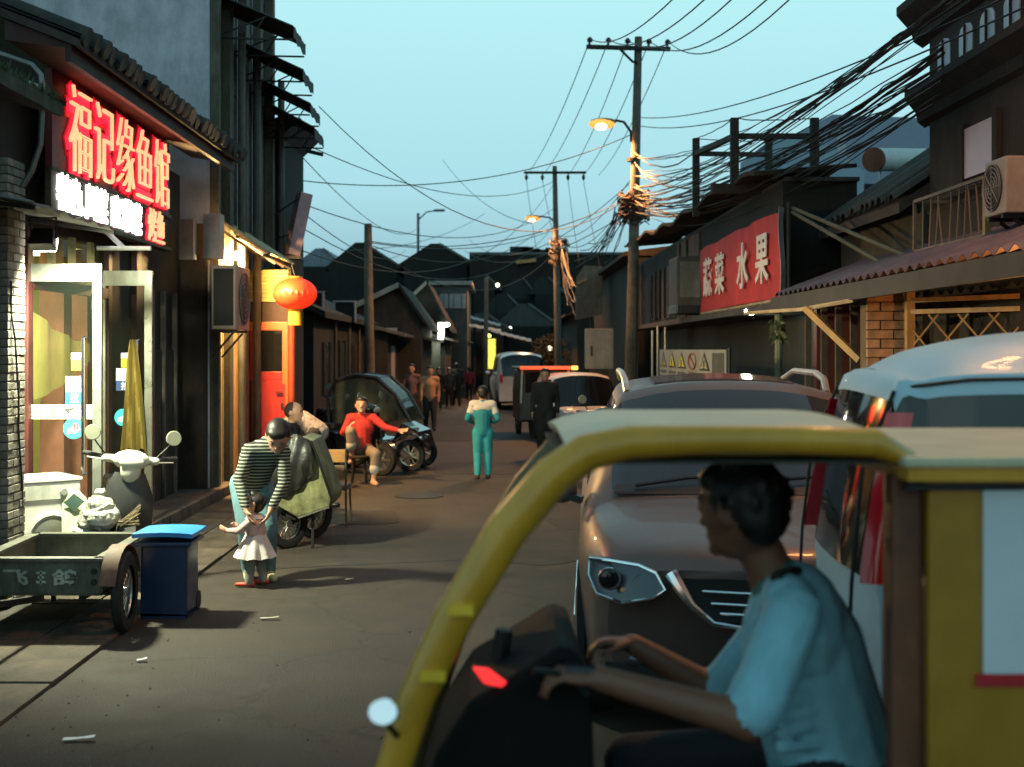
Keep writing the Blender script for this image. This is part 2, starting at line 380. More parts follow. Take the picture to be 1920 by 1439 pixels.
JD = dict(pelvis=(0, 0, .52), chest=(0, 0, .715), neck=(0, -.005, .83), head=(0, .015, .922),
          shl=(-.105, 0, .795), shr=(.105, 0, .795), ell=(-.13, -.015, .63), elr=(.13, -.015, .63),
          wrl=(-.135, .03, .475), wrr=(.135, .03, .475), hdl=(0, .15, -1), hdr=(0, .15, -1),
          hpl=(-.05, 0, .505), hpr=(.05, 0, .505), knl=(-.055, .012, .28), knr=(.055, .012, .28),
          anl=(-.056, -.012, .045), anr=(.056, -.012, .045), tol=(-.065, .085, .018), tor=(.065, .085, .018), face=(0, 1, -.05))
def figure(name, label, H, pose, mats, loc, rz, group=None, sleeve='shirt', fat=1.0, vox=None, long=0.0, bald=False, shorts=False, coat=None, headk=1.13, bare=False, extra=None, handscale=1.0, up=(0, 0, 1)):
    """one person: local +y is the way they face, joints are given in body heights"""
    t = T('person', label, 'person', (0, 0, 0), group)
    j = {k: Vector(v) * (1 if k in ('hdl', 'hdr', 'face') else H) for k, v in {**JD, **pose}.items()}
    f = Fig(); F = H * fat
    f.cap(j['pelvis'], j['chest'], .078 * F, .082 * F, 'shirt'); tdir = (j['neck'] - j['pelvis']).normalized(); xs = (j['shr'] - j['shl']).normalized()
    yd = tdir.cross(xs); m = Matrix((xs, yd, tdir)).transposed()
    f.ell(j['chest'], (.108 * F, .07 * F, .105 * F), 'shirt', m); f.ell(j['pelvis'] + tdir * .01 * H, (.094 * F, .072 * F, .06 * F), 'shirt', m)
    hx = (j['hpr'] - j['hpl']).normalized(); f.ell((j['hpl'] + j['hpr']) / 2, (.092 * F, .072 * F, .06 * F), 'trousers', Matrix((hx, hx.cross(Vector((0, 0, 1))), Vector((0, 0, 1)))).transposed())
    f.cap(j['shl'], j['shr'], .043 * F, .043 * F, 'shirt')
    f.cap(j['chest'] + tdir * .08 * H, j['neck'], .05 * F, .036 * H, 'shirt')
    nd = (j['head'] - j['neck']); f.cap(j['neck'], j['neck'] + nd * .6, .031 * H, .029 * H, 'skin')
    head(f, j['head'], .068 * H * headk, j['face'], up, long=long, bald=bald)
    for s in 'lr':
        a, e, w_ = j['sh' + s], j['el' + s], j['wr' + s]
        f.cap(a, e, .037 * F, .031 * F, 'shirt')
        f.cap(e, e.lerp(w_, .85), .029 * F, .022 * F, 'shirt' if sleeve == 'shirt' else 'skin')
        f.cap(e.lerp(w_, .85), w_, .019 * H, .017 * H, 'skin')
        hand(f, w_, j['hd' + s], (1 if s == 'l' else -1, 0, 0.01), .0105 * H * handscale, thumb=1)
        h_, k, an, to = j['hp' + s], j['kn' + s], j['an' + s], j['to' + s]
        f.cap(h_, k, .060 * F, .046 * F, 'trousers')
        if shorts: f.cap(k, k.lerp(an, .55), .044 * F, .038 * F, 'trousers'); f.cap(k.lerp(an, .5), an, .030 * H, .022 * H, 'skin'); f.cap(k.lerp(an, .52), k.lerp(an, .6), .044 * F, .044 * F, 'cuff')
        else: f.cap(k, an, .045 * F, .032 * F, 'trousers')
        d = (to - an); d.z = 0; hl = an + Vector((0, 0, to.z - an.z + .004)) - d * .28
        f.cap(hl, to, .027 * H, .023 * H, 'shoe'); f.cap(an, an + Vector((0, 0, to.z - an.z)) * .5, .026 * H, .028 * H, 'skin' if bare else 'shoe')
    if extra: extra(f, j, H)
    base = dict(skin=skinM, hair=hairM, shirt=black, trousers=black, shoe=black, lip=M('lip', (.30, .10, .08), .5, var=0), cuff=M('pale cuff', (.45, .42, .36), .9, var=.1))
    base.update(mats)
    f.build('body', base, t, vox or max(.008, .007 * H))
    place(t, loc, rz); return t

# ------------------------------------------------------------------ lofted vehicle shells
def catmull(a, k):
    """refine a list of numpy rows k times per span"""
    n = len(a); res = []
    for i in range(n - 1):
        p0, p1, p2, p3 = a[max(i - 1, 0)], a[i], a[i + 1], a[min(i + 2, n - 1)]
        if i == 0: p0 = 2 * p1 - p2
        if i == n - 2: p3 = 2 * p2 - p1
        for q in range(k):
            t = q / k; res.append(.5 * ((2 * p1) + (-p0 + p2) * t + (2 * p0 - 5 * p1 + 4 * p2 - p3) * t * t + (-p0 + 3 * p1 - 3 * p2 + p3) * t ** 3))
    res.append(a[-1]); return res
def loft_shell(parent, st, partfn, mats, bow=0.0, bowy=.6, k=3, tail=0.0, taily=None, names=None):
    """st: (y, [x..], [z..]) half sections from sill to roof centre; partfn(i, j, side) names the part a cell belongs to"""
    rows = [np.array([[x, y, z] for x, z in zip(xs, zs)], float) for y, xs, zs in st]
    mx = max(r[:, 0].max() for r in rows)
    for r in rows:
        y = r[0, 1]
        if bow and y < bowy: r[:, 1] += bow * (r[:, 0] / mx) ** 2 * (1 - y / bowy)
        if tail and y > taily: r[:, 1] -= tail * (r[:, 0] / mx) ** 2 * (y - taily) / (rows[-1][0, 1] - taily + 1e-6)
    fine = catmull(rows, k); fine = [np.array(catmull(list(r), k)) for r in fine]
    parts = {}
    NI, NJ = len(fine), len(fine[0])
    for side in (-1, 1):
        for i in range(NI - 1):
            for jj in range(NJ - 1):
                nm = partfn(i // k, jj // k, side)
                mb, key = parts.setdefault(nm, (MB(), {}))
                ids = []
                for (a, b) in ((i, jj), (i + 1, jj), (i + 1, jj + 1), (i, jj + 1)):
                    q = (a, b, side if fine[a][b][0] > 1e-5 else 0)
                    if q not in key:
                        key[q] = len(mb.v); p = fine[a][b]; mb.v.append(Vector((side * p[0], p[1], p[2])))
                    ids.append(key[q])
                mb.f.append(tuple(ids))
    for e in (0, NI - 1):                                   # end caps and floor
        mb, key = parts.setdefault(partfn(-1, 0, 0) if e == 0 else partfn(99, 0, 0), (MB(), {}))
        vs = [Vector((p[0], p[1], p[2])) for p in fine[e]] + [Vector((-p[0], p[1], p[2])) for p in fine[e][::-1] if p[0] > 1e-5]
        mb.add(vs, [tuple(range(len(vs)))])
    mb = parts['body'][0]; lo = [(fine[i][0]) for i in range(NI)]
    for i in range(NI - 1): mb.add([(lo[i][0], lo[i][1], lo[i][2]), (lo[i + 1][0], lo[i + 1][1], lo[i + 1][2]), (-lo[i + 1][0], lo[i + 1][1], lo[i + 1][2]), (-lo[i][0], lo[i][1], lo[i][2])], [(0, 1, 2, 3)])
    res = {}
    for nm, (mb, _) in parts.items():
        o = mb.build(nm.split('#')[0], mats.get(nm.split('#')[0], mats['body']), parent, smooth=45); res[nm] = o
    return res

def wheel(parent, c, r, wd, axis=(1, 0, 0), rimm=None, spokes=0, sname='wheel'):
    c = Vector(c); ax = Vector(axis).normalized(); rimm = rimm or steel
    hub = MB().lathe(c, [(r * .14, -wd * .42), (r * .14, wd * .42)], ax, 12).build(sname, rimm, parent, smooth=True)
    hw = wd / 2
    MB().lathe(c, [(r * .66, -hw * .9), (r * .8, -hw), (r * .95, -hw * .9), (r, -hw * .5), (r, hw * .5), (r * .95, hw * .9), (r * .8, hw), (r * .66, hw * .9)], ax, 28, caps=False).build('tyre', rubber, hub, smooth=True)
    mb = MB(); m = ax.to_track_quat('Z', 'Y').to_matrix()
    mb.tube([c + m @ Vector((math.cos(a) * r * .66, math.sin(a) * r * .66, 0)) for a in [2 * math.pi * i / 28 for i in range(28)]], hw * .35, 6, closed=True)
    if spokes:
        for i in range(spokes):
            a = 2 * math.pi * i / spokes; q = m @ Vector((math.cos(a), math.sin(a), 0))
            if spokes > 14: mb.tube([c + q * r * .1 + m @ Vector((0, 0, hw * .5 * (1 if i % 2 else -1))), c + q * r * .66], .004, 4)
            else: mb.bar(c + q * r * .1, c + q * r * .66, r * .11, hw * .5, up=ax)
    else: mb.lathe(c, [(r * .66, -hw * .3), (r * .66, hw * .3)], ax, 24)
    mb.build('rim', rimm, hub, smooth=True); return hub
# ================================================================== ground
struct(tag(MB().add([(-150, -30, -.02), (150, -30, -.02), (150, 400, -.02), (-150, 400, -.02)], [(0, 1, 2, 3)]).build('ground', darkcon), 'bare ground between the street and the houses'))
rd = MB(); n = 60
rd.sheet([[(x, -20 + 140 * i / n, .0) for x in (-2.95, -1, 1, 3.6)] for i in range(n + 1)]); struct(tag(rd.build('road', asphalt), 'dark patched asphalt lane'))
pav = struct(tag(MB().span((-3.45, 5, -.02), (-2.5, 60, .004)).build('pavement', M('pavement bed', (.03, .025, .02), .9, var=.4)), 'strip of worn concrete slabs along the left shops'))
slab = M('worn concrete slab', (.095, .072, .052), .85, var=.4, scale=4, bump=.35, pr=.22)
y = 5.2
while y < 26:
    l = random.uniform(.85, 1.25)
    mb = MB().box((0, 0, 0), (.46, l - .015, .03)); me = mb.mesh('slab', slab, bevel=.004)
    for xx in (-2.73, -3.205): part('slab', me, pav, Vector((xx + random.uniform(-.004, .004), y + l / 2, .008 + random.uniform(0, .006))) - Vector(pav.location), (random.uniform(-.006, .006), random.uniform(-.006, .006), 0))
    y += l
stp = struct(tag(MB().span((-4.6, 11.6, -.02), (-3.62, 24, .13)).build('shop_step', concrete), 'raised concrete step in front of the restaurant'))
y = 11.6
stone = M('kerb stone', (.13, .10, .08), .85, var=.35, scale=6, bump=.4, pr=.25)
while y < 24:
    l = random.uniform(.6, 1.0)
    part('kerb_stone', MB().box((0, 0, 0), (.16, l - .012, .17)).mesh('kerb_stone', stone, bevel=.01), stp, Vector((-3.54, y + l / 2, .06)) - Vector(stp.location)); y += l
road = bpy.data.objects['road']
pm = M('asphalt patch', (.030, .025, .021), .85, var=.35, scale=14, bump=.4, bscale=90); sm_ = M('tar seam', (.016, .014, .012), .7, var=.3, scale=10)
for (x, y, w_, l, a) in ((.3, 12.5, 1.0, 2.4, -.04), (-1.5, 14.5, .8, 1.2, .1), (-.2, 20.5, 1.6, 2.0, 0), (-.9, 28, 1.5, 3, .03), (.9, 14.0, .6, 1.0, .2)):
    ring = []
    for i in range(28):
        t = 2 * math.pi * i / 28; c_, s_ = math.cos(t), math.sin(t); k = 1 / max(abs(c_), abs(s_)) ** .8 + random.uniform(-.05, .05); ring.append(Vector((c_ * k * w_ / 2, s_ * k * l / 2, 0)))
    m_ = Matrix.Rotation(a, 3, 'Z'); MB().prism([m_ @ q + Vector((x, y, .0005)) for q in ring], (0, 0, .004)).build('patch', pm, road)
for x0, y0, x1, y1 in ((-2.3, 11, -.2, 11.6), (-.4, 17, 1.6, 17.4)):
    pts = jit([Vector((x0, y0, .002)).lerp(Vector((x1, y1, .002)), i / 40) for i in range(41)], .02)
    MB().sheet([[Vector((p.x, p.y, .002)) + Vector((-(y1 - y0), x1 - x0, 0)).normalized() * s * random.uniform(.008, .02) for p in pts] for s in (-1, 1)], .003).build('tar_seam', sm_, road)
gm = MB(); 
for i in range(320):
    x = random.choice((random.gauss(-2.35, .35), random.uniform(-2.4, 2.5))); y = 6 + 22 * random.random() ** 1.6; r = random.uniform(.003, .009)
    gm.add([(x - r, y - r, .001), (x + r, y - r * .6, .001), (x + r * .3, y + r, .001), (x, y, r * 1.2)], [(0, 1, 3), (1, 2, 3), (2, 0, 3), (2, 1, 0)])
tag(gm.build('grit', M('pale grit', (.08, .065, .05), .9, var=.5, scale=40)), 'loose grit and crumbs strewn over the asphalt', None, None, 'stuff')
mh = struct(tag(MB().lathe((-1.0, 16.6, .002), [(.32, 0), (.32, .006), (.28, .010)], n=32).build('manhole_cover', M('cast iron cover', (.03, .027, .024), .6, m=.4, var=.4, bump=.5, bscale=50)), 'round iron manhole cover in the lane'))
# small litter on the asphalt
def litter(u, v, l, a, col, label):
    p = G(u, v, .01); mb = MB(); d = Vector((math.cos(a), math.sin(a), 0))
    n_ = Vector((-d.y, d.x, 0)); mb.sheet([[p + d * (l * (t - .5)) + n_ * s * (.017 + .004 * math.sin(t * 9)) + Vector((0, 0, .004 + .010 * t * t)) for t in (0, .2, .4, .6, .8, 1)] for s in (-1, 1)], .003)
    tag(mb.build('paper_scrap', col), label, 'litter')
wl = M('white paper', (.78, .78, .80), .8, var=.05)
litter(148, 1386, .15, .1, wl, 'white paper strip on the asphalt, nearest of the scraps')
litter(266, 1238, .06, .2, wl, 'tiny white scrap at the corner of the cart shadow')
litter(505, 1160, .13, 0, M('dirty paper', (.4, .38, .32), .9), 'pale flattened scrap on the asphalt right of the blue bin')
litter(655, 1087, .07, 0, M('dirty paper'), 'small pale scrap on the road right of the toddler')
# ================================================================== left side: restaurant
FX = -4.0                                                 # facade plane of the restaurant
rest = T('restaurant', 'single storey restaurant with red lit sign, grey tiled eave and open glass doors', 'building', (-4.5, 12.4, 0))
inW = M('cream inside wall', (.50, .46, .14), .8, var=.1)
wl_ = MB()
wl_.span((-8.2, 9.85, -.02), (-8.0, 15.6, 4.0)); wl_.span((-8.0, 9.7, -.02), (FX - .02, 9.84, 4.0)); wl_.span((-8.0, 15.5, -.02), (FX - .02, 15.62, 4.0)); wl_.span((-8.0, 9.84, 3.0), (FX - .02, 15.5, 3.08))
wl_.build('inner_wall', inW, rest)
MB().span((-8.0, 9.84, .0), (FX, 15.5, .12)).build('inner_floor', M('tile floor', (.35, .30, .2), .3, var=.1), rest)
f = MB()
f.span((FX - .12, 9.84, .12), (FX, 10.85, 4.1)); f.span((FX - .12, 13.15, 0), (FX, 16.2, 4.1)); f.span((FX - .12, 10.85, 2.95), (FX, 13.15, 4.1))
f.build('facade', M('dark shopfront', (.022, .015, .012), .8, var=.4, scale=3), rest)
for k, (yy) in enumerate((10.87, 13.12)): MB().span((FX + .001, yy - .06, .13), (FX + .05, yy + .06, 2.95)).build('door_jamb', woodR, rest, bevel=.005)
MB().span((FX + .002, 10.94, 2.42), (FX + .05, 13.05, 2.52)).build('transom_bar', woodR, rest)
for yy in (11.45, 12.0, 12.55): MB().span((FX + .002, yy - .05, 2.53), (FX + .045, yy + .05, 2.95)).build('transom_post', M('cream post', (.45, .40, .2), .7), rest)
MB().span((FX - .05, 10.94, 2.525), (FX - .04, 13.05, 2.945)).build('transom_pane', glass_mat('yellow lit glass', (.3, .28, .1), .35), rest)
MB().span((FX + .003, 14.0, .13), (FX + .07, 14.5, 3.2)).build('red_column', woodR, rest, bevel=.01)
MB().span((FX + .003, 14.7, .13), (FX + .03, 15.9, 1.9)).build('lower_panel', M('green grey panel', (.03, .03, .02), .7, var=.4), rest)
for yy in (14.75, 15.25, 15.8): MB().span((FX + .004, yy - .03, .13), (FX + .06, yy + .03, 2.6)).build('panel_post', M('pale worn post', (.16, .13, .10), .8, var=.4), rest)
# inner columns, back counter, assumed ceiling lamps that light the room
for (u, Y, w_) in ((105, 12.9, .24), (152, 13.9, .2)):
    p = P(u, 900, Y); MB().box((p.x, Y, 1.55), (w_, w_, 2.86)).build('inner_column', M('brick red column', (.30, .12, .07), .7, var=.2), rest)
MB().box((-4.95, 11.9, .75), (.5, 1.0, 1.26)).build('counter', M('teal counter', (.05, .42, .40), .5, var=.2), rest, bevel=.02)
for yy in (11.6, 14.0):
    MB().span((-6.6, yy - .06, 2.93), (-4.6, yy + .06, 2.995)).build('assumed_ceiling_tube', E('assumed tube light', (1, .97, .72), 9), rest)
light('assumed ceiling light', 'AREA', (-5.4, 12.2, 2.9), 110, (1, .95, .48), rest, shape='RECTANGLE', size=1.6, size_y=2.6)  # ceiling lamp assumed from the glow in the doorway
# gauze curtain looped inside the doorway
gz = M('yellow gauze', (.62, .56, .14), .8, var=.15, alpha=.62, stretch=(20, 20, .5))
def swag(a, b, drop, hgt, ph):
    g = []
    for i in range(7):
        t = i / 6; row = []
        for k in range(15):
            q = k / 14; p = a.lerp(b, q); top = p.z - drop * .3 * math.sin(math.pi * q)
            row.append((p.x + .03 * math.sin(q * 22 + ph) * (1 - t * .5), p.y, top - hgt * t * (1 - .85 * q)))
        g.append(row)
    return MB().sheet(g)
swag(Vector((-4.15, 11.0, 2.42)), Vector((-4.12, 13.0, 1.95)), .3, 1.0, 0).build('curtain_swag', gz, rest, smooth=True)
swag(Vector((-4.3, 11.0, 2.42)), Vector((-4.3, 12.3, 1.95)), .1, 2.0, 2).build('curtain_swag', gz, rest, smooth=True)
g = []
for i in range(9):
    t = i / 8; wd = .03 + .10 * t ** .7
    g.append([(-3.66 + (k / 12 - .5) * 2 * wd, 12.9 + .03 * math.sin(k * 2.6 + i * .35) * (.5 + t), 2.0 - 1.12 * t - .03 * math.sin(k * 1.1) * t) for k in range(13)])
MB().sheet(g).build('tied_curtain', M('ochre curtain', (.30, .22, .045), .8, var=.3, stretch=(20, 20, .6)), rest, smooth=True)
# two glass leaves folded open into the street
gl = glass_mat('door glass', (.015, .02, .015), .14, .04)
dfr = M('brushed door frame', (.50, .52, .46), .3, m=.8, var=.15)
def leaf(x0, x1, Y, z0, z1, zt):
    d = MB(); s = .075
    d.span((x0, Y - .022, z0), (x0 + s * .5, Y + .022, z1)); d.span((x1 - s, Y - .022, z0), (x1, Y + .022, z1))
    d.span((x0 + s * .5, Y - .02, z1 - .15), (x1 - s, Y + .02, z1)); d.span((x0 + s * .5, Y - .02, z0), (x1 - s, Y + .02, z0 + .14))
    o = d.build('glass_door', dfr, rest)
    MB().span((x0 + s * .5, Y - .005, z0 + .14), (x1 - s, Y + .005, z1 - .15)).build('pane', gl, o)
    MB().tube([(x1 - .14, Y - .02, .85), (x1 - .14, Y - .075, .85), (x1 - .14, Y - .075, 2.0), (x1 - .14, Y - .02, 2.0)], .016, 8).build('pull_handle', chrome, o, smooth=True)
    return o
La = leaf(-4.0, -3.355, 10.9, .13, 2.63, 0); Lb = leaf(-4.0, -3.49, 13.0, .13, 2.70, 0)
def sticker(par, u0, v0, u1, v1, Y, mat, name='sticker'):
    a, b = P(u0, v0, Y), P(u1, v1, Y); return MB().span((a.x, Y - .004, b.z), (b.x, Y, a.z)).build(name, mat, par)
wS = M('white sticker', (.8, .8, .8), .5, var=.03); oS = M('olive sticker', (.45, .45, .03), .5, var=.05); bS = M('blue sticker', (.03, .38, .75), .5, var=.03); nS = M('navy sticker', (.03, .08, .25), .5, var=.03); cS = M('cyan sticker', (.05, .55, .65), .5, var=.03)
Ya, Yb = 10.892, 12.992
sticker(La, 134, 662, 155, 674, Ya, wS); sticker(La, 134, 674, 155, 695, Ya, oS); sticker(La, 123, 706, 155, 735, Ya, wS); sticker(La, 123, 735, 155, 758, Ya, bS)
text_obj('lettering', '拉', wS, La, P(140, 746, Ya - .008), .07, .085, (1, 0, 0), depth=.004, bold=.03)
sticker(La, 52, 759, 176, 786, Ya, M('pale strip', (.75, .72, .60), .6, var=.05))
text_obj('lettering', '光临', M('faded gold letter', (.45, .36, .16), .6, var=0), La, P(82, 773, Ya - .008), .21, .075, (1, 0, 0), depth=.004)
sw = P(129, 771, Ya - .006); MB().prism([sw + Vector(q) for q in ((-.04, 0, .02), (.05, 0, .03), (.0, 0, .0), (.01, 0, -.03), (-.015, 0, -.005))], (0, -.004, 0)).build('swallow_mark', M('dark mark', (.06, .06, .06), .6, var=0), La)
for par, u, v, Y in ((La, 138, 804, Ya), (Lb, 231, 783, Yb)):
    c = P(u, v, Y - .002); MB().lathe(c, [(.088, -.003), (.088, .003)], (0, 1, 0), 24).build('round_sticker', cS, par)
    MB().prism([c + Vector((q[0] * .085, -.006, q[1] * .085)) for q in ((-.65, -.55), (-.5, .0), (-.1, .1), (.1, .55), (.3, .1), (.35, .6), (.6, .1), (.7, -.1), (.2, -.5))], (0, -.003, 0)).build('sticker_print', wS, par)
    for dx in (.15, .42): MB().box(c + Vector((dx * .085, -.012, .02)), (.012, .004, .05)).build('sticker_stroke', M('red print', (.6, .03, .03), .5, var=0), par)
sticker(Lb, 227, 662, 246, 672, Yb, wS); sticker(Lb, 227, 672, 246, 690, Yb, oS); sticker(Lb, 218, 691, 246, 714, Yb, wS); sticker(Lb, 218, 714, 246, 733, Yb, nS)
text_obj('lettering', '推', wS, Lb, P(235, 724, Yb - .008), .09, .085, (1, 0, 0), depth=.004, bold=.02)
# sign: backing boards, raised glowing characters
SX = -3.78
sgn = T('restaurant_sign', 'red glowing character sign with a white lit row under the eave', 'sign', (SX, 12.9, 3.0))
MB().span((SX - .06, 10.9, 3.46), (SX, 14.8, 4.30)).build('sign_board', M('dark red board', (.14, .012, .014), .5, var=.2), sgn)
MB().span((SX - .06, 10.9, 3.03), (SX - .01, 14.8, 3.452)).build('lower_board', M('brown lath board', (.06, .045, .03), .8, var=.4, stretch=(1, .2, 8)), sgn)
for z in (3.44, 3.06): MB().span((SX - .005, 10.85, z - .018), (SX + .02, 14.85, z + .018)).build('batten', M('dim batten', (.12, .10, .06), .8, var=.4), sgn)
redL = E('red neon tube', (1, .02, .05), 1.3); coreL = E('warm neon core', (1, .50, .24), 1.2); whiteL = E('white led', (1, 1, .96), 4.5)
for i, ch in enumerate('福记缘鱼馆'):
    yc = 11.5 + i * .70; c = (SX + .035, yc, 3.86); h = .72 if i else .76
    text_obj('character_halo', ch, E('red neon haze', (.75, .012, .02), .55), sgn, (SX + .008, yc, 3.86), .66, h + .10, (0, 1, 0), depth=.012, bold=.085)  # red spill of light on the board, made as a bolder glowing copy
    text_obj('glow_character', ch, redL, sgn, (SX + .022, yc, 3.86), .60, h + .04, (0, 1, 0), depth=.03, bold=.035)
    text_obj('character_core', ch, coreL, sgn, (SX + .05, yc, 3.86), .58, h, (0, 1, 0), depth=.03, bold=-.02)
for i, ch in enumerate('烤鱼'):
    yc = 13.95 + i * .34; text_obj('small_glow_character', ch, redL, sgn, (SX + .012, yc, 3.26), .31, .37, (0, 1, 0), depth=.03, bold=.03)
    text_obj('small_character_core', ch, coreL, sgn, (SX + .035, yc, 3.26), .30, .35, (0, 1, 0), depth=.03, bold=0)
for i, (ch, yc) in enumerate((('特', 11.17), ('色', 11.50), ('川', 11.92), ('菜', 12.25), ('家', 12.72), ('常', 13.08), ('菜', 13.44))):
    text_obj('white_character', ch, whiteL, sgn, (SX + .01, yc, 3.27), .32, .33, (0, 1, 0), depth=.03, bold=.03)
light('sign glow', 'AREA', (SX + .22, 12.9, 3.87), 20, (1, .05, .04), sgn, shape='RECTANGLE', size=.7, size_y=3.4).rotation_euler = (0, R(90), R(180))
# eave, soffit, tile rows
roof = MB(); ez = 4.30
roof.prism([(-3.22, 9.9, ez), (-6.2, 9.9, 5.5), (-6.2, 9.9, 5.42), (-3.22, 9.9, ez - .06)], (0, 6.25, 0))
ro = roof.build('roof', M('roof boarding', (.04, .03, .025), .9, var=.4), rest)
MB().prism([(-3.30, 9.95, ez - .065), (-3.30, 9.95, ez - .02), (-3.82, 9.95, ez - .02 + .19), (-3.82, 9.95, 4.31)], (0, 6.1, 0)).build('soffit', M('dark red soffit', (.035, .007, .006), .7, var=.3), ro)  # very dark red over the whole soffit
MB().span((-3.34, 9.92, ez - .17), (-3.29, 16.1, ez - .066)).build('eave_board', M('dark red eave board', (.025, .006, .005), .7, var=.3), ro)  # slightly darker red than the soffit
sl_ = math.atan2(1.2, 2.98)
def half_tile(r, l, n=9):
    g = [[(x, math.cos(a) * r, math.sin(a) * r) for a in [math.pi * i / n for i in range(n + 1)]] for x in (0, -l * .5, -l)]
    mb = MB().sheet(g, -.018); mb.add([(.002, math.cos(a) * r * 1.03, math.sin(a) * r * 1.03 - .002) for a in [2 * math.pi * i / 16 for i in range(16)]] + [(-.03, math.cos(a) * r * 1.03, math.sin(a) * r * 1.03) for a in [2 * math.pi * i / 16 for i in range(16)]], [tuple(range(16))] + [(i, (i + 1) % 16, 16 + (i + 1) % 16, 16 + i) for i in range(16)])
    return mb.mesh('roof_tile', tileM, smooth=True)
tm = half_tile(.075, 1.5)
y = 9.98
while y < 16.15:
    part('roof_tile', tm, ro, Vector((-3.16 + random.uniform(-.03, .03), y, ez + .035)) - Vector(rest.location), (random.uniform(-.12, .12), sl_ + random.uniform(-.03, .03), random.uniform(-.04, .04))); y += .218
# ragged moss and weeds on the near roof end
neigh = T('near_house', 'dark near house at the left picture edge with a mossy eave', 'building', (-4.6, 8.6, 0))
MB().span((-8, 6.0, 0), (-3.95, 9.42, 3.45)).build('wall', plasterD, neigh)
MB().prism([(-3.35, 6.0, 3.80), (-7.5, 6.0, 5.0), (-7.5, 6.0, 4.9), (-3.35, 6.0, 3.70)], (0, 3.9, 0)).build('roof', M('mossy roof', (.045, .05, .035), .95, var=.5, scale=9, bump=.6), neigh)
MB().span((-3.98, 6, 3.45), (-3.9, 9.84, 3.8)).build('beam', woodD, neigh)
mb = MB()
for i in range(420):
    y = random.uniform(7.6, 10.0); x = random.uniform(-3.7, -3.32); z = 3.80 + (-3.35 - x) * .29
    d = Vector((random.uniform(-.05, .05), random.uniform(-.05, .05), random.uniform(.03, .10))); p = Vector((x, y, z))
    mb.add([p + Vector((.012, 0, 0)), p - Vector((.012, 0, 0)), p + d], [(0, 1, 2)])
mo = mb.build('moss', M('moss', (.05, .06, .025), .9, var=.4), neigh); mo['kind'] = 'stuff'
# brick pier beside the doorway, single bricks
pier = T('brick_pier', 'narrow grey brick pier lit white beside the glass door', 'pier', (-3.72, 9.62, 0))
MB().span((-3.86, 9.45, 0), (-3.612, 9.79, 3.3)).build('mortar_core', mortar, pier)
bm_ = MB().box((0, 0, 0), (.10, .228, .054)).mesh('brick', brickM, bevel=.004); bh = MB().box((0, 0, 0), (.10, .108, .054)).mesh('brick', brickM, bevel=.004)
for c in range(52):
    z = .03 + c * .064; yy = 9.445
    for L_, me in (((.232, bm_), (.112, bh)) if c % 2 else ((.112, bh), (.232, bm_))):
        part('brick', me, pier, Vector((-3.652 + random.uniform(-.004, .004), yy + L_ / 2, z)) - Vector(pier.location), (0, 0, random.uniform(-.015, .015))); yy += L_ + .004
    for q in range(2): part('brick', bh, pier, Vector((-3.79 + q * .0, 9.49, z)) - Vector(pier.location), (0, 0, R(90))) if q == 0 and c % 2 == 0 else None
tag(MB().tube(jit(sag((-3.59, 9.47, 2.4), (-3.59, 9.74, .7), -.0, 8), .012), .008, 5).build('wall_cable', cable), 'thin black cable hanging down the lit brick pier', 'cable')
# floodlight under the grey canopy
fl = T('floodlight', 'black floodlight hung under the grey canopy, lighting the brick pier', 'lamp', (-3.46, 9.75, 2.62))
MB().box((-3.44, 9.72, 2.74), (.20, .12, .15), Euler((R(-25), 0, 0)), .8).build('housing', black, fl, bevel=.015)
MB().box((-3.44, 9.785, 2.70), (.17, .012, .11), Euler((R(-25), 0, 0))).build('lens', E('flood lens', (1, 1, .85), 30), fl)
MB().tube([(-3.53, 9.72, 2.74), (-3.54, 9.72, 2.9), (-3.34, 9.72, 2.9), (-3.34, 9.72, 2.74)], .010, 6).build('bracket', iron, fl)
light('floodlight beam', 'SPOT', (-3.44, 9.83, 2.66), 1300, (.97, 1, .68), fl, radius=.12, spot_size=R(156), spot_blend=.4).rotation_euler = (R(28), 0, R(-40))
# sheet canopy and bent flue
cp = T('sheet_canopy', 'pale grey plastic sheet canopy beside the sign', 'canopy', (-3.5, 9.6, 2.95))
g = [[(-3.98 + .9 * t, 8.4 + 2.1 * q, 3.04 - .17 * t + .015 * math.sin(q * 40)) for q in [i / 40 for i in range(41)]] for t in (0, .33, .66, 1)]
MB().sheet(g, .008).build('sheet', M('pale plastic sheet', (.18, .18, .17), .6, var=.3, scale=3), cp, smooth=True)
for yy in (8.6, 10.4): MB().bar((-3.98, yy, 2.98), (-3.1, yy, 2.85), .03).build('arm', iron, cp)
tag(MB().tube([P(-30, 92, 9.6), P(20, 108, 9.6), P(60, 122, 9.6), P(76, 140, 9.6), P(80, 165, 9.6), P(76, 270, 9.6), P(60, 320, 9.6), P(42, 350, 9.6)], .022, 10).build('bent_pipe', M('grey pipe', (.18, .18, .17), .45, m=.5), None, smooth=True), 'bent grey metal pipe coming down in front of the near house', 'pipe')
wl2 = T('wall_tube_lamp', 'unlit white tube lamp on a bracket above the second glass door', 'lamp', (-3.7, 12.4, 2.8))
a, b = P(182, 466, 12.3), P(283, 466, 12.3)
MB().tube([a, b], .022, 10).build('tube', whiteP, wl2, smooth=True); MB().bar((a + b) / 2, (a + b) / 2 + Vector((-.2, .1, .17)), .05, .03).build('bracket', whiteP, wl2)

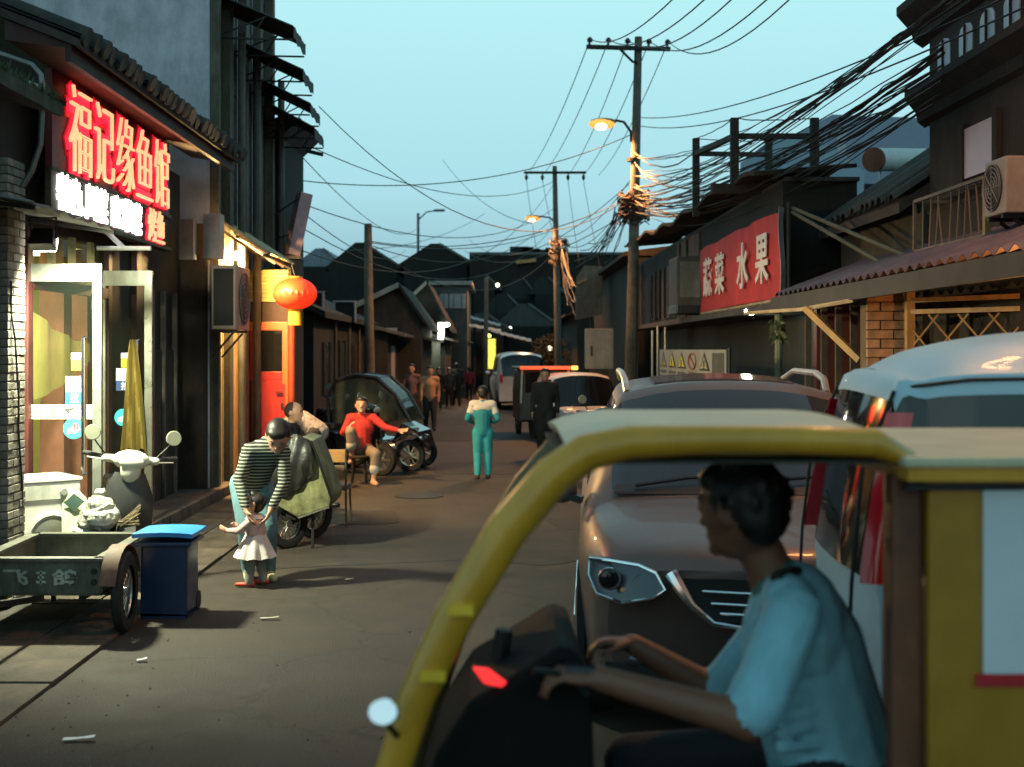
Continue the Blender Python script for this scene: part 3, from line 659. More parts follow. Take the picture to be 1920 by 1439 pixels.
# ================================================================== grey three storey house behind it
gh = T('grey_house', 'tall grey rendered house behind the restaurant, with stepped window awnings', 'building', (-6, 18.6, 0))
LX = -3.66
MB().span((-16, 16.35, 0), (LX, 21.2, 11)).build('wall', M('blue grey render', (.42, .43, .48), .9, var=.2, scale=3, bump=.15), gh)
pl = M('cream pilaster', (.10, .092, .065), .85, var=.35, scale=4)
for yy, w_ in ((16.42, .12), (17.15, .22), (18.25, .2), (19.35, .2), (20.4, .2)): MB().span((LX, yy - w_ / 2, 0), (LX + .12, yy + w_ / 2, 11)).build('pilaster', pl, gh)
for yy in (16.75, 17.7, 18.8, 19.9, 20.8): MB().span((LX + .001, yy - .34, 2.2), (LX + .01, yy + .34, 10.5)).build('window_strip', M('black window strip', (.012, .013, .012), .3, var=.2), gh)
for yy, r in ((17.42, .05), (18.52, .06), (20.62, .055)): MB().tube([(LX + .2, yy, 0), (LX + .2, yy, 6.2)], r, 10).build('downpipe', M('dull pipe', (.08, .08, .065), .6, var=.3), gh, smooth=True)
awn = M('black awning sheet', (.012, .011, .010), .7, var=.4)
for k, (yy, zt, xt) in enumerate(((17.35, 6.12, -2.66), (18.75, 5.86, -2.75), (19.9, 5.6, -2.81), (20.85, 5.4, -2.88))):
    a = T('window_awning', ('topmost', 'second from top', 'third from top', 'lowest')[k] + ' of the four stepped black awnings on the grey house', 'awning', (LX, yy, zt), 'stepped awnings')
    y0, y1 = yy - .62, yy + .42
    MB().sheet([[(LX + (xt - LX) * t, y0 + (y1 - y0) * q, zt + .42 - .42 * t + .02 * math.sin(q * 30)) for q in [i / 20 for i in range(21)]] for t in (0, .5, 1)], .012).build('sheet', awn, a)
    MB().sheet([[(xt + .01, y0 + (y1 - y0) * q, zt - .15 * t + .02 * math.sin(q * 14 + k)) for q in [i / 20 for i in range(21)]] for t in (0, 1)], .008).build('valance', awn, a)
    for q in (y0 + .03, y1 - .03):
        MB().bar((LX, q, zt - .14), (xt, q, zt - .16), .022).build('strut', iron, a); MB().bar((LX, q, zt - .12), (xt - .3, q, zt + .16), .018).build('strut', iron, a)
        MB().bar((LX + .45, q, zt - .15), (LX + .62, q, zt + .12), .016).build('strut', iron, a)
dk = T('dark_narrow_house', 'dark two storey house end with a jutting flat cornice beyond the grey house', 'building', (-5, 22.3, 0))
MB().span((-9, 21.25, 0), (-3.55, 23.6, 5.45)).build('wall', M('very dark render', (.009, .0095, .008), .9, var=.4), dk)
MB().prism([(-3.55, 21.25, 5.46), (-3.25, 21.25, 5.75), (-9, 21.25, 5.75), (-9, 21.25, 5.46)], (0, 2.4, 0)).build('cornice', darkcon, dk)
MB().bar((-3.3, 22.2, 5.35), (-3.0, 22.2, 5.28), .06).build('outrigger', woodD, dk)
# projecting sign
ps = T('projecting_sign', 'narrow tilted pink sign panel sticking out above the snack shop', 'sign', P(556, 480, 20.6))
MB().box(P(559, 422, 20.6), (.20, .30, 1.02), Euler((0, R(12), R(25)))).build('panel', M('faded pink panel', (.46, .30, .33), .6, var=.2), ps, bevel=.01)
MB().tube([P(562, 372, 20.6), P(455, 440, 20.2)], .014, 6).build('stay', iron, ps); MB().tube([P(548, 440, 20.6), P(490, 452, 20.4)], .012, 6).build('stay', iron, ps)
MB().box(P(549, 484, 20.6), (.28, .3, .05)).build('foot', black, ps)

# ================================================================== snack shop
ss = T('snack_shop', 'small snack shop with a glowing corrugated canopy, plank wall and red door', 'building', (-3.9, 17.8, 0))
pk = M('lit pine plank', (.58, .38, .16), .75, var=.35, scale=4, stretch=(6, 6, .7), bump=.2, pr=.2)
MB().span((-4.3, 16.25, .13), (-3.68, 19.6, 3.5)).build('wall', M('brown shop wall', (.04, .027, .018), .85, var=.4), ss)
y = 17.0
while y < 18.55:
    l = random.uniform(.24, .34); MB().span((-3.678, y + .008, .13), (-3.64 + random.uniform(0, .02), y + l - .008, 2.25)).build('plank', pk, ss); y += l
MB().span((-3.62, 18.62, .0), (-2.98, 18.8, 3.05)).build('porch_wall', M('dark porch', (.05, .03, .025), .8), ss)
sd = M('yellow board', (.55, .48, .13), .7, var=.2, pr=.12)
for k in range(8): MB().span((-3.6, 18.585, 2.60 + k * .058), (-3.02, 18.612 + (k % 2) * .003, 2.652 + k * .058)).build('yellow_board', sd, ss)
dr = MB(); rdm = M('red painted door', (.42, .022, .014), .35, var=.12); orm = M('orange frame', (.60, .12, .03), .4, var=.1)
d0 = MB().span((-3.54, 18.56, .15), (-3.03, 18.60, 1.46)).build('door', rdm, ss)
for a, b in (((-3.57, 18.553, 2.18), (-2.98, 18.603, 2.30)), ((-3.10, 18.556, 1.40), (-2.99, 18.606, 2.178)), ((-3.57, 18.556, 1.461), (-3.52, 18.606, 2.178)), ((-3.52, 18.558, 1.462), (-3.101, 18.604, 1.58)), ((-3.055, 18.55, .15), (-2.99, 18.608, 1.40))):
    MB().span(a, b).build('door_frame', orm if a[2] > 1.6 or a[0] > -3.2 else rdm, d0, bevel=.006)
MB().span((-3.515, 18.575, 1.585), (-3.105, 18.585, 2.175)).build('door_pane', darkglass, d0)
MB().bar((-3.09, 18.52, 1.29), (-3.19, 18.52, 1.285), .03, .02).build('door_handle', chrome, d0); MB().box((-3.10, 18.545, 1.09), (.035, .02, .08)).build('keyhole_plate', chrome, d0)
MB().tube([(-2.94, 18.4, 0), (-2.94, 18.4, 2.9)], .055, 10).build('red_post', M('red post', (.32, .05, .02), .5), ss, smooth=True)
MB().span((-3.72, 16.9, .13), (-3.63, 16.96, 2.3)).build('bright_jamb', M('pale jamb', (.62, .50, .24), .7, var=.1), ss)
g = []
for t in (0, .5, 1): g.append([(-3.72 + .78 * t, 16.5 + 2.2 * q, 3.66 - .52 * t + .018 * math.sin(q * 70)) for q in [i / 66 for i in range(67)]])
MB().sheet(g, .006).build('canopy_sheet', M('yellow sheet roof', (.50, .42, .22), .6, var=.3, scale=4), ss, smooth=True)
for t in (.08, .5, .95): MB().bar((-3.72 + .78 * t, 16.45, 3.61 - .52 * t), (-3.72 + .78 * t, 18.72, 3.61 - .52 * t), .04).build('purlin', woodD, ss)
for yy in (16.6, 17.3, 18.0, 18.6): MB().bar((-3.7, yy, 3.55), (-2.98, yy, 3.06), .035).build('rafter', woodD, ss)
MB().bar((-3.75, 16.45, 3.70), (-2.92, 16.45, 3.14), .14, .04).build('barge_board', M('grey board', (.16, .15, .13), .8), ss)
bl = T('bare_bulb', 'bare warm bulb glowing under the corrugated canopy', 'lamp', (-3.45, 17.0, 3.12))
MB().ell((-3.45, 17.0, 3.15), (.04, .04, .055)).build('bulb', E('warm bulb', (1, .72, .32), 40), bl, smooth=True); MB().tube([(-3.45, 17.0, 3.2), (-3.45, 17.0, 3.42)], .012, 6).build('socket', black, bl)
light('bulb light', 'POINT', (-3.45, 17.0, 3.08), 1100, (1, .62, .24), bl, radius=.05)
# outdoor unit and meter boxes
def ac_unit(label, c, dx, dy, dz, face, group=None, side=True):
    """box unit; face (+-1): which x side carries the fan grille"""
    c = Vector(c); o = T('air_conditioner', label, 'air conditioner', c - Vector((0, 0, dz / 2)), group)
    MB().box(c, (dx, dy, dz)).build('case', M('cream steel case', (.30, .24, .20), .5, var=.15), o, bevel=.012)
    gm_ = M('black grille', (.012, .011, .01), .7)
    if side: MB().box(c + Vector((0, -dy / 2 - .003, 0)), (dx * .82, .008, dz * .88)).build('side_grille', gm_, o)
    fc = c + Vector((face * (dx / 2 + .002), .1 * dy, 0)); MB().lathe(fc, [(dz * .42, -.004), (dz * .42, .006)], (1, 0, 0), 28).build('fan_opening', M('black grille'), o)
    mb = MB()
    for rr in (.12, .2, .28, .36, .42): mb.tube([fc + Vector((face * .012, math.cos(a) * dz * rr, math.sin(a) * dz * rr)) for a in [2 * math.pi * i / 28 for i in range(28)]], .004, 4, closed=True)
    for i in range(8): a = math.pi * i / 4; mb.tube([fc + Vector((face * .012, 0, 0)), fc + Vector((face * .012, math.cos(a) * dz * .42, math.sin(a) * dz * .42))], .004, 4)
    mb.build('fan_guard', M('guard wire', (.2, .18, .16), .5), o)
    for s in (-1, 1):
        y = c.y + s * dy * .33; MB().bar((c.x - face * dx * .6, y, c.z - dz / 2 - .02), (c.x + face * dx * .5, y, c.z - dz / 2 - .02), .03).build('bracket', iron, o)
        MB().bar((c.x - face * dx * .6, y, c.z - dz / 2 - .35), (c.x + face * dx * .3, y, c.z - dz / 2 - .04), .025).build('bracket', iron, o)
    return o
ac_unit('outdoor air conditioner above the plank wall, left of the red lantern', (-3.37, 16.28, 2.55), .30, .9, .80, 1)
mbx = T('meter_box', 'pale electric box on the wall above the left air conditioner', 'box', P(400, 486, 15.9))
a, b = P(384, 402, 15.9), P(416, 486, 15.9); MB().span((a.x, 15.8, b.z), (b.x, 16.05, a.z)).build('case', M('pale box', (.46, .38, .34), .6, var=.15), mbx, bevel=.01); MB().span((a.x + .02, 15.793, b.z + .04), (b.x - .06, 15.80, a.z - .04)).build('lid', M('pale lid', (.42, .35, .32), .6), mbx, bevel=.004)
mb2 = T('electric_panel_box', 'dull framed panel on the wall right of the red sign', 'box', P(352, 490, 15.1))
a, b = P(337, 412, 15.1), P(368, 488, 15.1); MB().span((a.x, 15.05, b.z), (b.x, 15.12, a.z)).build('panel', M('dull panel', (.13, .11, .09), .7, var=.3), mb2, bevel=.006); MB().span((b.x - .02, 15.03, b.z), (b.x, 15.049, a.z)).build('edge', M('pale edge', (.36, .32, .24), .6), mb2)
# lantern
ln = T('red_lantern', 'round red paper lantern with golden tassel at the snack shop corner', 'lantern', P(553, 610, 17.9))
c = P(553, 551, 17.9); silk = E('lit red silk', (1, .045, .012), .75)
n = 24; grid = []
for i in range(13):
    ph = math.pi * (i + .8) / 13.6; grid.append([c + Vector((math.sin(ph) * (.30 + .010 * math.cos(k * math.pi)) * math.cos(2 * math.pi * k / 48), math.sin(ph) * (.30 + .010 * math.cos(k * math.pi)) * math.sin(2 * math.pi * k / 48), .225 * math.cos(ph))) for k in range(49)])
MB().sheet(grid).build('silk', silk, ln, smooth=60)
for s in (-1, 1): MB().lathe(c + Vector((0, 0, s * .222)), [(.10, -.018), (.115, 0), (.10, .018)], n=18).build('ring', M('gold ring', (.55, .30, .06), .4, m=.5), ln, smooth=True)
mb = MB()
for k in range(26): a = 2 * math.pi * k / 26; p = c + Vector((math.cos(a) * .075, math.sin(a) * .075, -.23)); mb.tube([p, p + Vector((math.cos(a) * .01, math.sin(a) * .01, -.21))], .009, 5)
mb.build('tassel', M('golden tassel', (.85, .42, .05), .7, var=.1), ln); MB().tube([c + Vector((0, 0, .23)), c + Vector((-.05, 0, .42))], .006, 5).build('cord', cable, ln)
light('lantern bulb', 'POINT', c + Vector((0, -.0, -.28)), 5, (1, .35, .08), ln, radius=.06)
# ================================================================== right side
RX = 3.5
vs = T('vegetable_shop', 'dark shop row on the right carrying the red banner', 'building', (4.5, 22, 0))
wdk = M('blackish wall', (.009, .008, .006), .9, var=.5, scale=2, bump=.3)  # near black base colour with random blotches
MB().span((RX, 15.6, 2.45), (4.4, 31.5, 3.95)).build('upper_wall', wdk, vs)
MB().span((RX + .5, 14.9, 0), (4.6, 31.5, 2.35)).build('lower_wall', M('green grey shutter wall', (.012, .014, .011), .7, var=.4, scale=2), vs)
MB().span((RX - .28, 14.8, 2.36), (RX + .89, 31.5, 2.449)).build('ledge', darkcon, vs)
# curled flat roof edge
g = [[(RX - .35 + 1.25 * t, 15.6 + 15.8 * q, 4.02 + .10 * t + .04 * math.sin(q * 9) + .05 * math.sin(q * 37) + .4 * q) for q in [i / 40 for i in range(41)]] for t in (0, .5, 1)]
MB().sheet(g, .05).build('roof_sheet', M('rusty felt roof', (.03, .018, .011), .9, var=.5), vs)
MB().span((RX + .01, 15.55, 3.951), (4.42, 31.5, 4.0)).build('roof_slab', darkcon, vs)
# upper windows, pipes, boards
for y0, y1, z0, z1 in ((24.6, 26.4, 2.55, 3.6), (27.2, 28.6, 2.55, 3.6)):
    MB().span((RX - .012, y0, z0), (RX - .002, y1, z1)).build('window', M('dull pane', (.02, .02, .02), .2, var=.1), vs)
    for q in (y0, (y0 + y1) / 2, y1): MB().span((RX - .05, q - .03, z0), (RX - .013, q + .03, z1)).build('window_bar', iron, vs)
for Y in (23.2, 24.1, 30.3): MB().tube([(RX - .06, Y, 2.46), (RX - .06, Y, 3.9)], .03, 8).build('pipe', M('dull pipe'), vs, smooth=True)
MB().span((RX - .03, 21.9, 3.45), (RX - .002, 24.4, 3.92)).build('rust_board', M('rust board', (.11, .045, .02), .8, var=.5, scale=3), vs)
hd = T('hanging_air_conditioner', 'dark covered air conditioner hanging left of the red banner', 'air conditioner', (RX - .2, 22.0, 2.5))
MB().box((RX - .24, 22.0, 3.05), (.44, 1.0, .85)).build('case', M('green dull case', (.05, .05, .04), .7, var=.3), hd, bevel=.03); MB().box((RX - .24, 22.0, 2.58), (.46, 1.0, .16)).build('tray', black, hd, bevel=.02)
MB().box((RX - .24, 21.495, 3.08), (.34, .01, .6)).build('cover', M('dim cover', (.12, .12, .10), .7), hd)
# banner, slightly slack cloth
bn = T('fruit_banner', 'red banner with white characters for vegetables and fruit', 'banner', (3.44, 19, 2.5))
g = []
for i in range(13):
    t = i / 12; row = []
    for k in range(31):
        q = k / 30; Y = 21.05 - 6.1 * q
        row.append((3.36 + .012 * math.sin(q * 9 + t * 4) + .012 * math.sin(q * 31 + t * 7), Y, 2.52 + (1.0 + .04 * math.sin(q * 3)) * t + .012 * math.sin(q * 17) * (1 if t > .9 else 0)))
    g.append(row)
MB().sheet(g).build('cloth', M('red banner cloth', (.42, .022, .024), .75, var=.2, scale=3), bn, smooth=True)
wc = M('banner white', (.62, .58, .58), .8, var=.1)
for ch, q in (('蔬', .16), ('菜', .335), ('水', .625), ('果', .83)):
    text_obj('banner_character', ch, wc, bn, (3.315, 21.05 - 6.1 * q, 3.03), .78, .62, (0, -1, 0), depth=.01, bold=.02)
g = [[(3.37 + .015 * math.sin(t * 6) - .06 * s, 14.97 - .10 * s, 2.50 + 1.06 * t) for s in (0, .5, 1, 1.5)] for t in [i / 10 for i in range(11)]]
MB().sheet(g, .004).build('folded_end', M('pale cloth back', (.55, .45, .45), .8, var=.15), bn, smooth=True)
MB().tube([(3.40, 21.2, 2.5), (3.40, 14.8, 2.5)], .02, 6).build('lower_rod', M('pale rod', (.4, .34, .28), .7), bn); MB().tube([(3.40, 14.88, 2.4), (3.40, 14.88, 3.62)], .025, 6).build('end_post', woodD, bn)
for z0, z1 in ((3.55, 3.05), (3.5, 2.85)): tag(MB().tube([(3.45, 14.9, z0), (3.9, 12.2, z1 - .25)], .022, 6).build('brace_pole', M('thin weathered pole', (.08, .075, .05), .8)), ('upper' if z1 > 3 else 'lower') + ' of two thin slanting poles behind the right end of the banner', 'pole')
# warning boards
wb = T('warning_banner', 'grey banner of yellow warning triangles behind the parked car', 'banner', (3.1, 19.5, 1.5))
ya, yb, wx, z0, z1 = 20.5, 14.6, 2.62, 1.50, 1.90
MB().span((wx, yb, z0), (wx + .01, ya, z1)).build('sheet', M('grey vinyl', (.24, .25, .23), .6, var=.15), wb)
for k in range(6):
    yc = ya - (k + .5) * (ya - yb) / 6; pw = .40
    if k == 3:
        MB().tube([(wx - .006, yc + math.cos(a) * pw * .8, 1.745 + math.sin(a) * .105) for a in [2 * math.pi * i / 24 for i in range(24)]], .012, 5, closed=True).build('ban_ring', M('faded red ring', (.24, .05, .04), .6), wb)
        MB().bar((wx - .008, yc + .25, 1.82), (wx - .008, yc - .25, 1.67), .02, .006, up=(1, 0, 0)).build('ban_slash', M('faded red ring'), wb); MB().span((wx - .006, yc - .35, 1.53), (wx - .001, yc + .35, 1.60)).build('red_plate', M('faded red plate', (.20, .05, .04), .6), wb)
        continue
    if k == 5: MB().span((wx - .006, yc - .4, 1.56), (wx - .001, yc + .4, 1.86)).build('dark_plate', M('dark plate', (.06, .06, .05), .6), wb); continue
    tri = lambda s, zc: [(0, yc - pw * s, zc - .10 * s), (0, yc + pw * s, zc - .10 * s), (0, yc, zc + .13 * s)]
    MB().prism([Vector(p) + Vector((wx - .002, 0, 0)) for p in tri(1, 1.735)], (-.004, 0, 0)).build('triangle_border', black, wb)
    MB().prism([Vector(p) + Vector((wx - .007, 0, 0)) for p in tri(.70, 1.728)], (-.003, 0, 0)).build('triangle_field', M('warning yellow', (.50, .42, .03), .6, var=.1) if k in (1, 2) else M('faded warning', (.28, .26, .17), .6), wb)
    MB().box((wx - .012, yc, 1.725), (.004, .07, .075)).build('pictogram', black, wb); MB().box((wx - .012, yc + .01, 1.665), (.004, .09, .02)).build('pictogram', black, wb)
    for q in range(4): MB().span((wx - .006, yc + .36 - q * .19, 1.545), (wx - .001, yc + .24 - q * .19, 1.585)).build('caption_mark', M('dark print', (.05, .05, .05), .6), wb)
for yy in (20.55, 14.55): MB().tube([(wx + .03, yy, 0), (wx + .03, yy, 1.92)], .02, 6).build('stand_post', iron, wb)
for k, (u, v0, v1) in enumerate(((1223, 620, 700), (1233, 612, 698), (1247, 612, 695))):
    Y = 25.5; a = P(u, v0, Y); b = P(u, v1 + 60, Y); tag(MB().tube([a, (b.x, b.y, 0)], .022, 8).build('steel_pipe', M('pale steel pipe', (.5, .5, .46), .4, m=.3), None, smooth=True), ('left', 'middle', 'right')[k] + ' one of three pale upright pipes above the warning banner', 'pipe', 'upright pipes')
# white lamp under the ledge
wlmp = T('white_wall_lamp', 'white lamp shining under the ledge right of the banner', 'lamp', P(1408, 590, 16.5))
c = P(1408, 584, 16.5); MB().ell(c, (.085, .12, .05)).build('bulb', E('cool lamp', (1, 1, .82), 40), wlmp, smooth=True); MB().bar(c + Vector((0, 0, .04)), c + Vector((.25, 0, .12)), .04).build('arm', iron, wlmp)
light('white lamp light', 'POINT', c + Vector((0, 0, -.09)), 16, (.85, 1, .70), wlmp, radius=.05)
dsh = T('dry_plant', 'dried leafy bundle hanging by the right shop post under the white lamp', 'plant', P(1462, 700, 16))
mb = MB()
for i in range(60):
    p = P(random.gauss(1460, 6), random.uniform(598, 632), 16 + random.uniform(-.2, .2)); d = Vector((random.uniform(-.08, .08), random.uniform(-.08, .08), random.uniform(-.16, .02))); s = d.cross(Vector((0, 1, .2))).normalized() * .02
    mb.add([p, p + d * .5 + s, p + d, p + d * .5 - s], [(0, 1, 2, 3)])
mb.build('leaves', M('dry leaf', (.13, .15, .07), .8, var=.3), dsh); MB().tube([P(1460, 585, 16), (P(1460, 0, 16).x, 16, 0)], .05, 8).build('post', M('pale green post', (.18, .20, .13), .7), dsh, smooth=True)
# corrugated awning in front of the tiled house
th = T('tiled_house', 'low house with a pitched grey tiled roof behind the corrugated awning', 'building', (5.5, 12, 0))
MB().span((4.15, 12.45, 0), (9, 15.4, 3.32)).build('wall', M('dim wall', (.03, .024, .018), .9, var=.4), th)
MB().prism([(4.15, 12.46, 3.322), (7.0, 12.46, 3.322), (7.0, 12.46, 5.28), (4.15, 12.46, 3.375)], (0, 3.0, 0)).build('gable', M('dim wall'), th)
rf = MB().prism([(3.92, 12.45, 3.33), (7.0, 12.45, 5.39), (7.0, 12.45, 5.29), (3.92, 12.45, 3.23)], (0, 3.1, 0)).build('roof', M('roof boarding'), th)
sl2 = math.atan2(2.06, 3.08); tm2 = MB().sheet([[(x * math.cos(sl2), math.cos(a) * .08, math.sin(a) * .07 + x * math.sin(sl2)) for a in [math.pi * i / 6 for i in range(7)]] for x in (0, 1.2, 2.4, 3.5)], -.015).mesh('roof_tile', tileM, smooth=True)
y = 12.5
while y < 15.45: part('roof_tile', tm2, rf, Vector((3.88 + random.uniform(-.03, .03), y, 3.345 + random.uniform(0, .02))) - Vector(th.location), (random.uniform(-.05, .05), 0, random.uniform(-.012, .012))); y += .20
tk = T('water_tank', 'pale horizontal cylinder tank with a rusty end on the roof ridge', 'tank', P(1700, 330, 21))
MB().tube([P(1640, 300, 20.6), P(1800, 300, 22.5)], .19, 20).build('drum', M('pale drum', (.50, .53, .52), .5, var=.1), tk, smooth=True)
c = P(1640, 300, 20.58); MB().tube([c, c + (P(1640, 300, 20.6) - P(1800, 300, 22.5)).normalized() * .05], .2, 20).build('rusty_cap', M('rust', (.16, .06, .035), .8), tk)
MB().bar(P(1650, 320, 20.8), P(1650, 350, 20.8), .03).build('leg', steel, tk); MB().bar(P(1720, 315, 21.5), P(1720, 350, 21.5), .03).build('leg', steel, tk)
tag(MB().prism([P(1470, 345, 62), P(1470, 262, 62), P(1560, 215, 62), P(1900, 228, 62), P(1900, 345, 62)], (0, 12, 0)).build('far_blue_hall', M('blue grey cladding', (.22, .27, .36), .7, var=.1)), 'far blue grey clad hall showing behind the rooftop frame', 'building')
tag(MB().prism([P(1445, 420, 40), P(1445, 262, 40), P(1530, 255, 40), P(1620, 322, 40), P(1620, 420, 40)], (0, 5, 0)).build('blue_shed', stripes('ribbed blue sheet', (.22, .30, .38), (.30, .40, .48), 9, 0)), 'pale blue ribbed shed seen through the rooftop frame', 'shed')
for u, v0, v1 in ((1578, 230, 320),): tag(MB().box(P(u, 275, 58), (.3, .3, 2.2)).build('pale_chimney', M('pale render', (.45, .48, .52), .8)), 'slim pale chimney in front of the far blue hall', 'chimney')
aw = T('corrugated_awning', 'long corrugated awning with a dull purple edge along the right shops', 'awning', (3.6, 11, 2.4))
g = [[(3.16 + 1.0 * t, 7.3 + 7.2 * q, 2.52 + .38 * t + .022 * math.sin(q * 7.2 / .11 * 2 * math.pi / 2)) for q in [i / 260 for i in range(261)]] for t in (0, .5, 1)]
MB().sheet(g, .006).build('sheet', M('faded purple sheet', (.11, .07, .085), .6, var=.3, scale=3), aw, smooth=True)
MB().span((3.13, 7.3, 2.34), (3.17, 14.6, 2.49)).build('fascia', M('grey fascia', (.045, .04, .037), .7, var=.2), aw)
for yy in (7.6, 9.5, 11.4, 13.3, 14.5): MB().bar((3.15, yy, 2.44), (4.15, yy, 2.80), .04).build('rafter', woodD, aw)
ub = T('assumed_awning_bulb', 'assumed warm bulb, out of view under the near end of the corrugated awning', 'lamp', (3.72, 7.85, 2.2)); MB().ell((3.72, 7.85, 2.22), (.04, .04, .055)).build('bulb', E('sodium bulb', (1, .5, .15), 8), ub, smooth=True); MB().tube([(3.72, 7.85, 2.26), (3.72, 7.85, 2.66)], .008, 5).build('flex', cable, ub)  # assumed lamp outside the frame, added to light gate and brick wall orange
light('assumed awning light', 'POINT', (3.72, 7.85, 2.14), 120, (1, .42, .10), ub, radius=.06)
# lower fittings: lit brick wall, lattice gate, brace and boards
bw = T('lit_brick_wall', 'orange lit brick wall stub left of the lattice gate', 'wall', (3.9, 11.6, 0))
bx0, bx1, bY = P(1625, 0, 11.5).x, P(1712, 0, 11.5).x, 11.5
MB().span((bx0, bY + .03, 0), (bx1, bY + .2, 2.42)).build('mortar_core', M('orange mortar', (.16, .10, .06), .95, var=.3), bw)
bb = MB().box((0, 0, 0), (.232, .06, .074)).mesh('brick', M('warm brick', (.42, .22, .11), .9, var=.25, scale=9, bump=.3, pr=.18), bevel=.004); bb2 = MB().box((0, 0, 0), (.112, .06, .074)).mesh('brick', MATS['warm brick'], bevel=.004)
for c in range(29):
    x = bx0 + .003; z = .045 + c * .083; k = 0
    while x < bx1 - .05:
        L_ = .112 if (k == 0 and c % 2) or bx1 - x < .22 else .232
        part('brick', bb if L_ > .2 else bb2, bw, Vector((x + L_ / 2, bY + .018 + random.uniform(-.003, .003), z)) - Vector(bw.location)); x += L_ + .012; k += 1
lg = T('lattice_gate', 'iron gate with diamond wire lattice lit orange behind the blue white van', 'gate', (4.0, 10.2, 0))
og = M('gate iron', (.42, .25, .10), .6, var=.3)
gA, gB = P(1706, 0, 11.2), P(2010, 0, 9.9); gA.z = gB.z = 0; up = Vector((0, 0, 1))
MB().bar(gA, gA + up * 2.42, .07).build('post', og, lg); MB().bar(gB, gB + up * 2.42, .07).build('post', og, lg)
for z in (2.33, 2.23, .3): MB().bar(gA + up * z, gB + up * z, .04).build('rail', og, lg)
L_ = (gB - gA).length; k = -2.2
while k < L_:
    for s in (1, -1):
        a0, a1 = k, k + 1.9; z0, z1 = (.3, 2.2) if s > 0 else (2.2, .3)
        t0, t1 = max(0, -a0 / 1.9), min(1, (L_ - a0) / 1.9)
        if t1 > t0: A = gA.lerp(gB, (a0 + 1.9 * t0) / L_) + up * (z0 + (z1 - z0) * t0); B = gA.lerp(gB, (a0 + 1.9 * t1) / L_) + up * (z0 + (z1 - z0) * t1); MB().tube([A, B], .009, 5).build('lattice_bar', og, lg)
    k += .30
dkr = M('dark red shop door', (.10, .02, .015), .6, var=.3)
tag(MB().span((3.62, 14.45, 0), (4.1, 14.6, 2.4)).build('red_boarding', dkr), 'dark red upright boarding under the ledge beside the white lamp', 'boarding')
for k, (u, Y) in enumerate(((1515, 13.6), (1545, 13.2), (1572, 12.8), (1600, 12.4))):
    p = P(u, 0, Y); tag(MB().box((p.x, Y, 1.18), (.06, .05, 2.36)).build('timber_post', M('brown timber', (.10, .065, .04), .8, var=.35)), ('first', 'second', 'third', 'fourth')[k] + ' upright timber from the red boarding toward the brick stub', 'post', 'upright timbers')
fs = T('folding_shelf', 'pale tilted flap board with a slanting orange prop under the awning', 'flap', P(1560, 600, 12))
MB().prism([P(1395, 585, 14.4), P(1500, 577, 12.6), P(1596, 560, 11.3), P(1600, 567, 11.3), P(1500, 584, 12.6), P(1397, 590, 14.4)], (.05, .3, .0)).build('flap', M('pale board edge', (.50, .36, .20), .6, var=.2), fs)
MB().bar(P(1510, 578, 12.3), P(1612, 676, 11.8), .045, .06).build('prop', M('orange prop', (.50, .26, .08), .6, var=.2), fs)
# cornice house on the far right
ch = T('cornice_house', 'tall dark house with heavy moulded cornices at the right picture edge', 'building', (6, 11, 0))
CX = 4.2; dst = M('dark stone', (.024, .018, .013), .9, var=.4, scale=4, bump=.35)
MB().span((CX, 6.0, 0), (10, 12.4, 7.0)).build('wall', dst, ch)
def cornice(z, h, dpt):
    pr = [(0, 0), (-dpt * .35, h * .15), (-dpt * .45, h * .4), (-dpt * .8, h * .65), (-dpt, h * .8), (-dpt, h), (0, h)]
    MB().prism([(CX + .02 + a, 6.0, z + b) for a, b in pr], (0, 6.4 + dpt, 0)).build('cornice', dst, ch); 
cornice(4.08, .36, .20); cornice(4.88, .40, .26); cornice(3.2, .12, .08)
MB().prism([(CX - .1, 6, 5.3), (CX + 2.5, 6, 7.4), (CX + 2.5, 6, 5.3)], (0, 6.3, 0)).build('gable_roof', M('mossy roof'), ch)
pw = M('mauve reflection', (.50, .38, .42), .35, var=.08)  # pinkish reflection in the glass, put into the pane colour
for y0, y1, z0, z1 in ((10.67, 11.45, 3.42, 3.86), (8.6, 9.3, 3.42, 3.86)):
    o = MB().span((CX - .03, y0, z0), (CX - .005, y1, z1)).build('window', pw, ch)
    for q in (y0, y1): MB().span((CX - .05, q - .05, z0 - .05), (CX - .004, q + .05, z1 + .05)).build('window_jamb', dst, o)
    MB().span((CX - .07, y0 - .1, z0 - .1), (CX - .004, y1 + .1, z0 - .051)).build('sill', dst, o)
for k, yc in enumerate((11.98, 11.42, 10.92, 10.4, 9.9)):
    arc = [(CX - .012, yc - .16, 4.48), (CX - .012, yc + .16, 4.48), (CX - .012, yc + .16, 4.74)] + [(CX - .012, yc + .16 * math.cos(a), 4.74 + .07 * math.sin(a)) for a in (R(45), R(90), R(135))] + [(CX - .012, yc - .16, 4.74)]
    MB().prism(arc, (.01, 0, 0)).build('arched_pane', M('pale blind', (.42, .38, .44), .4), ch)
    MB().span((CX - .03, yc - .01, 4.48), (CX - .0125, yc + .01, 4.8)).build('glazing_bar', dst, ch)
ac_unit('cream air conditioner on the right house wall beside the iron cage, lit orange', (3.975, 9.62, 3.12), .45, .40, .42, -1, None, False)
cg = T('iron_cage', 'empty iron bracket cage on the wall left of the right air conditioner', 'cage', (4.0, 10.9, 2.75))
y0, y1, x0, z0, z1 = 10.04, 11.77, 3.85, 2.80, 3.26
MB().bar((x0, y0, z0), (x0, y0, z1), .05).build('corner_bar', og, cg)
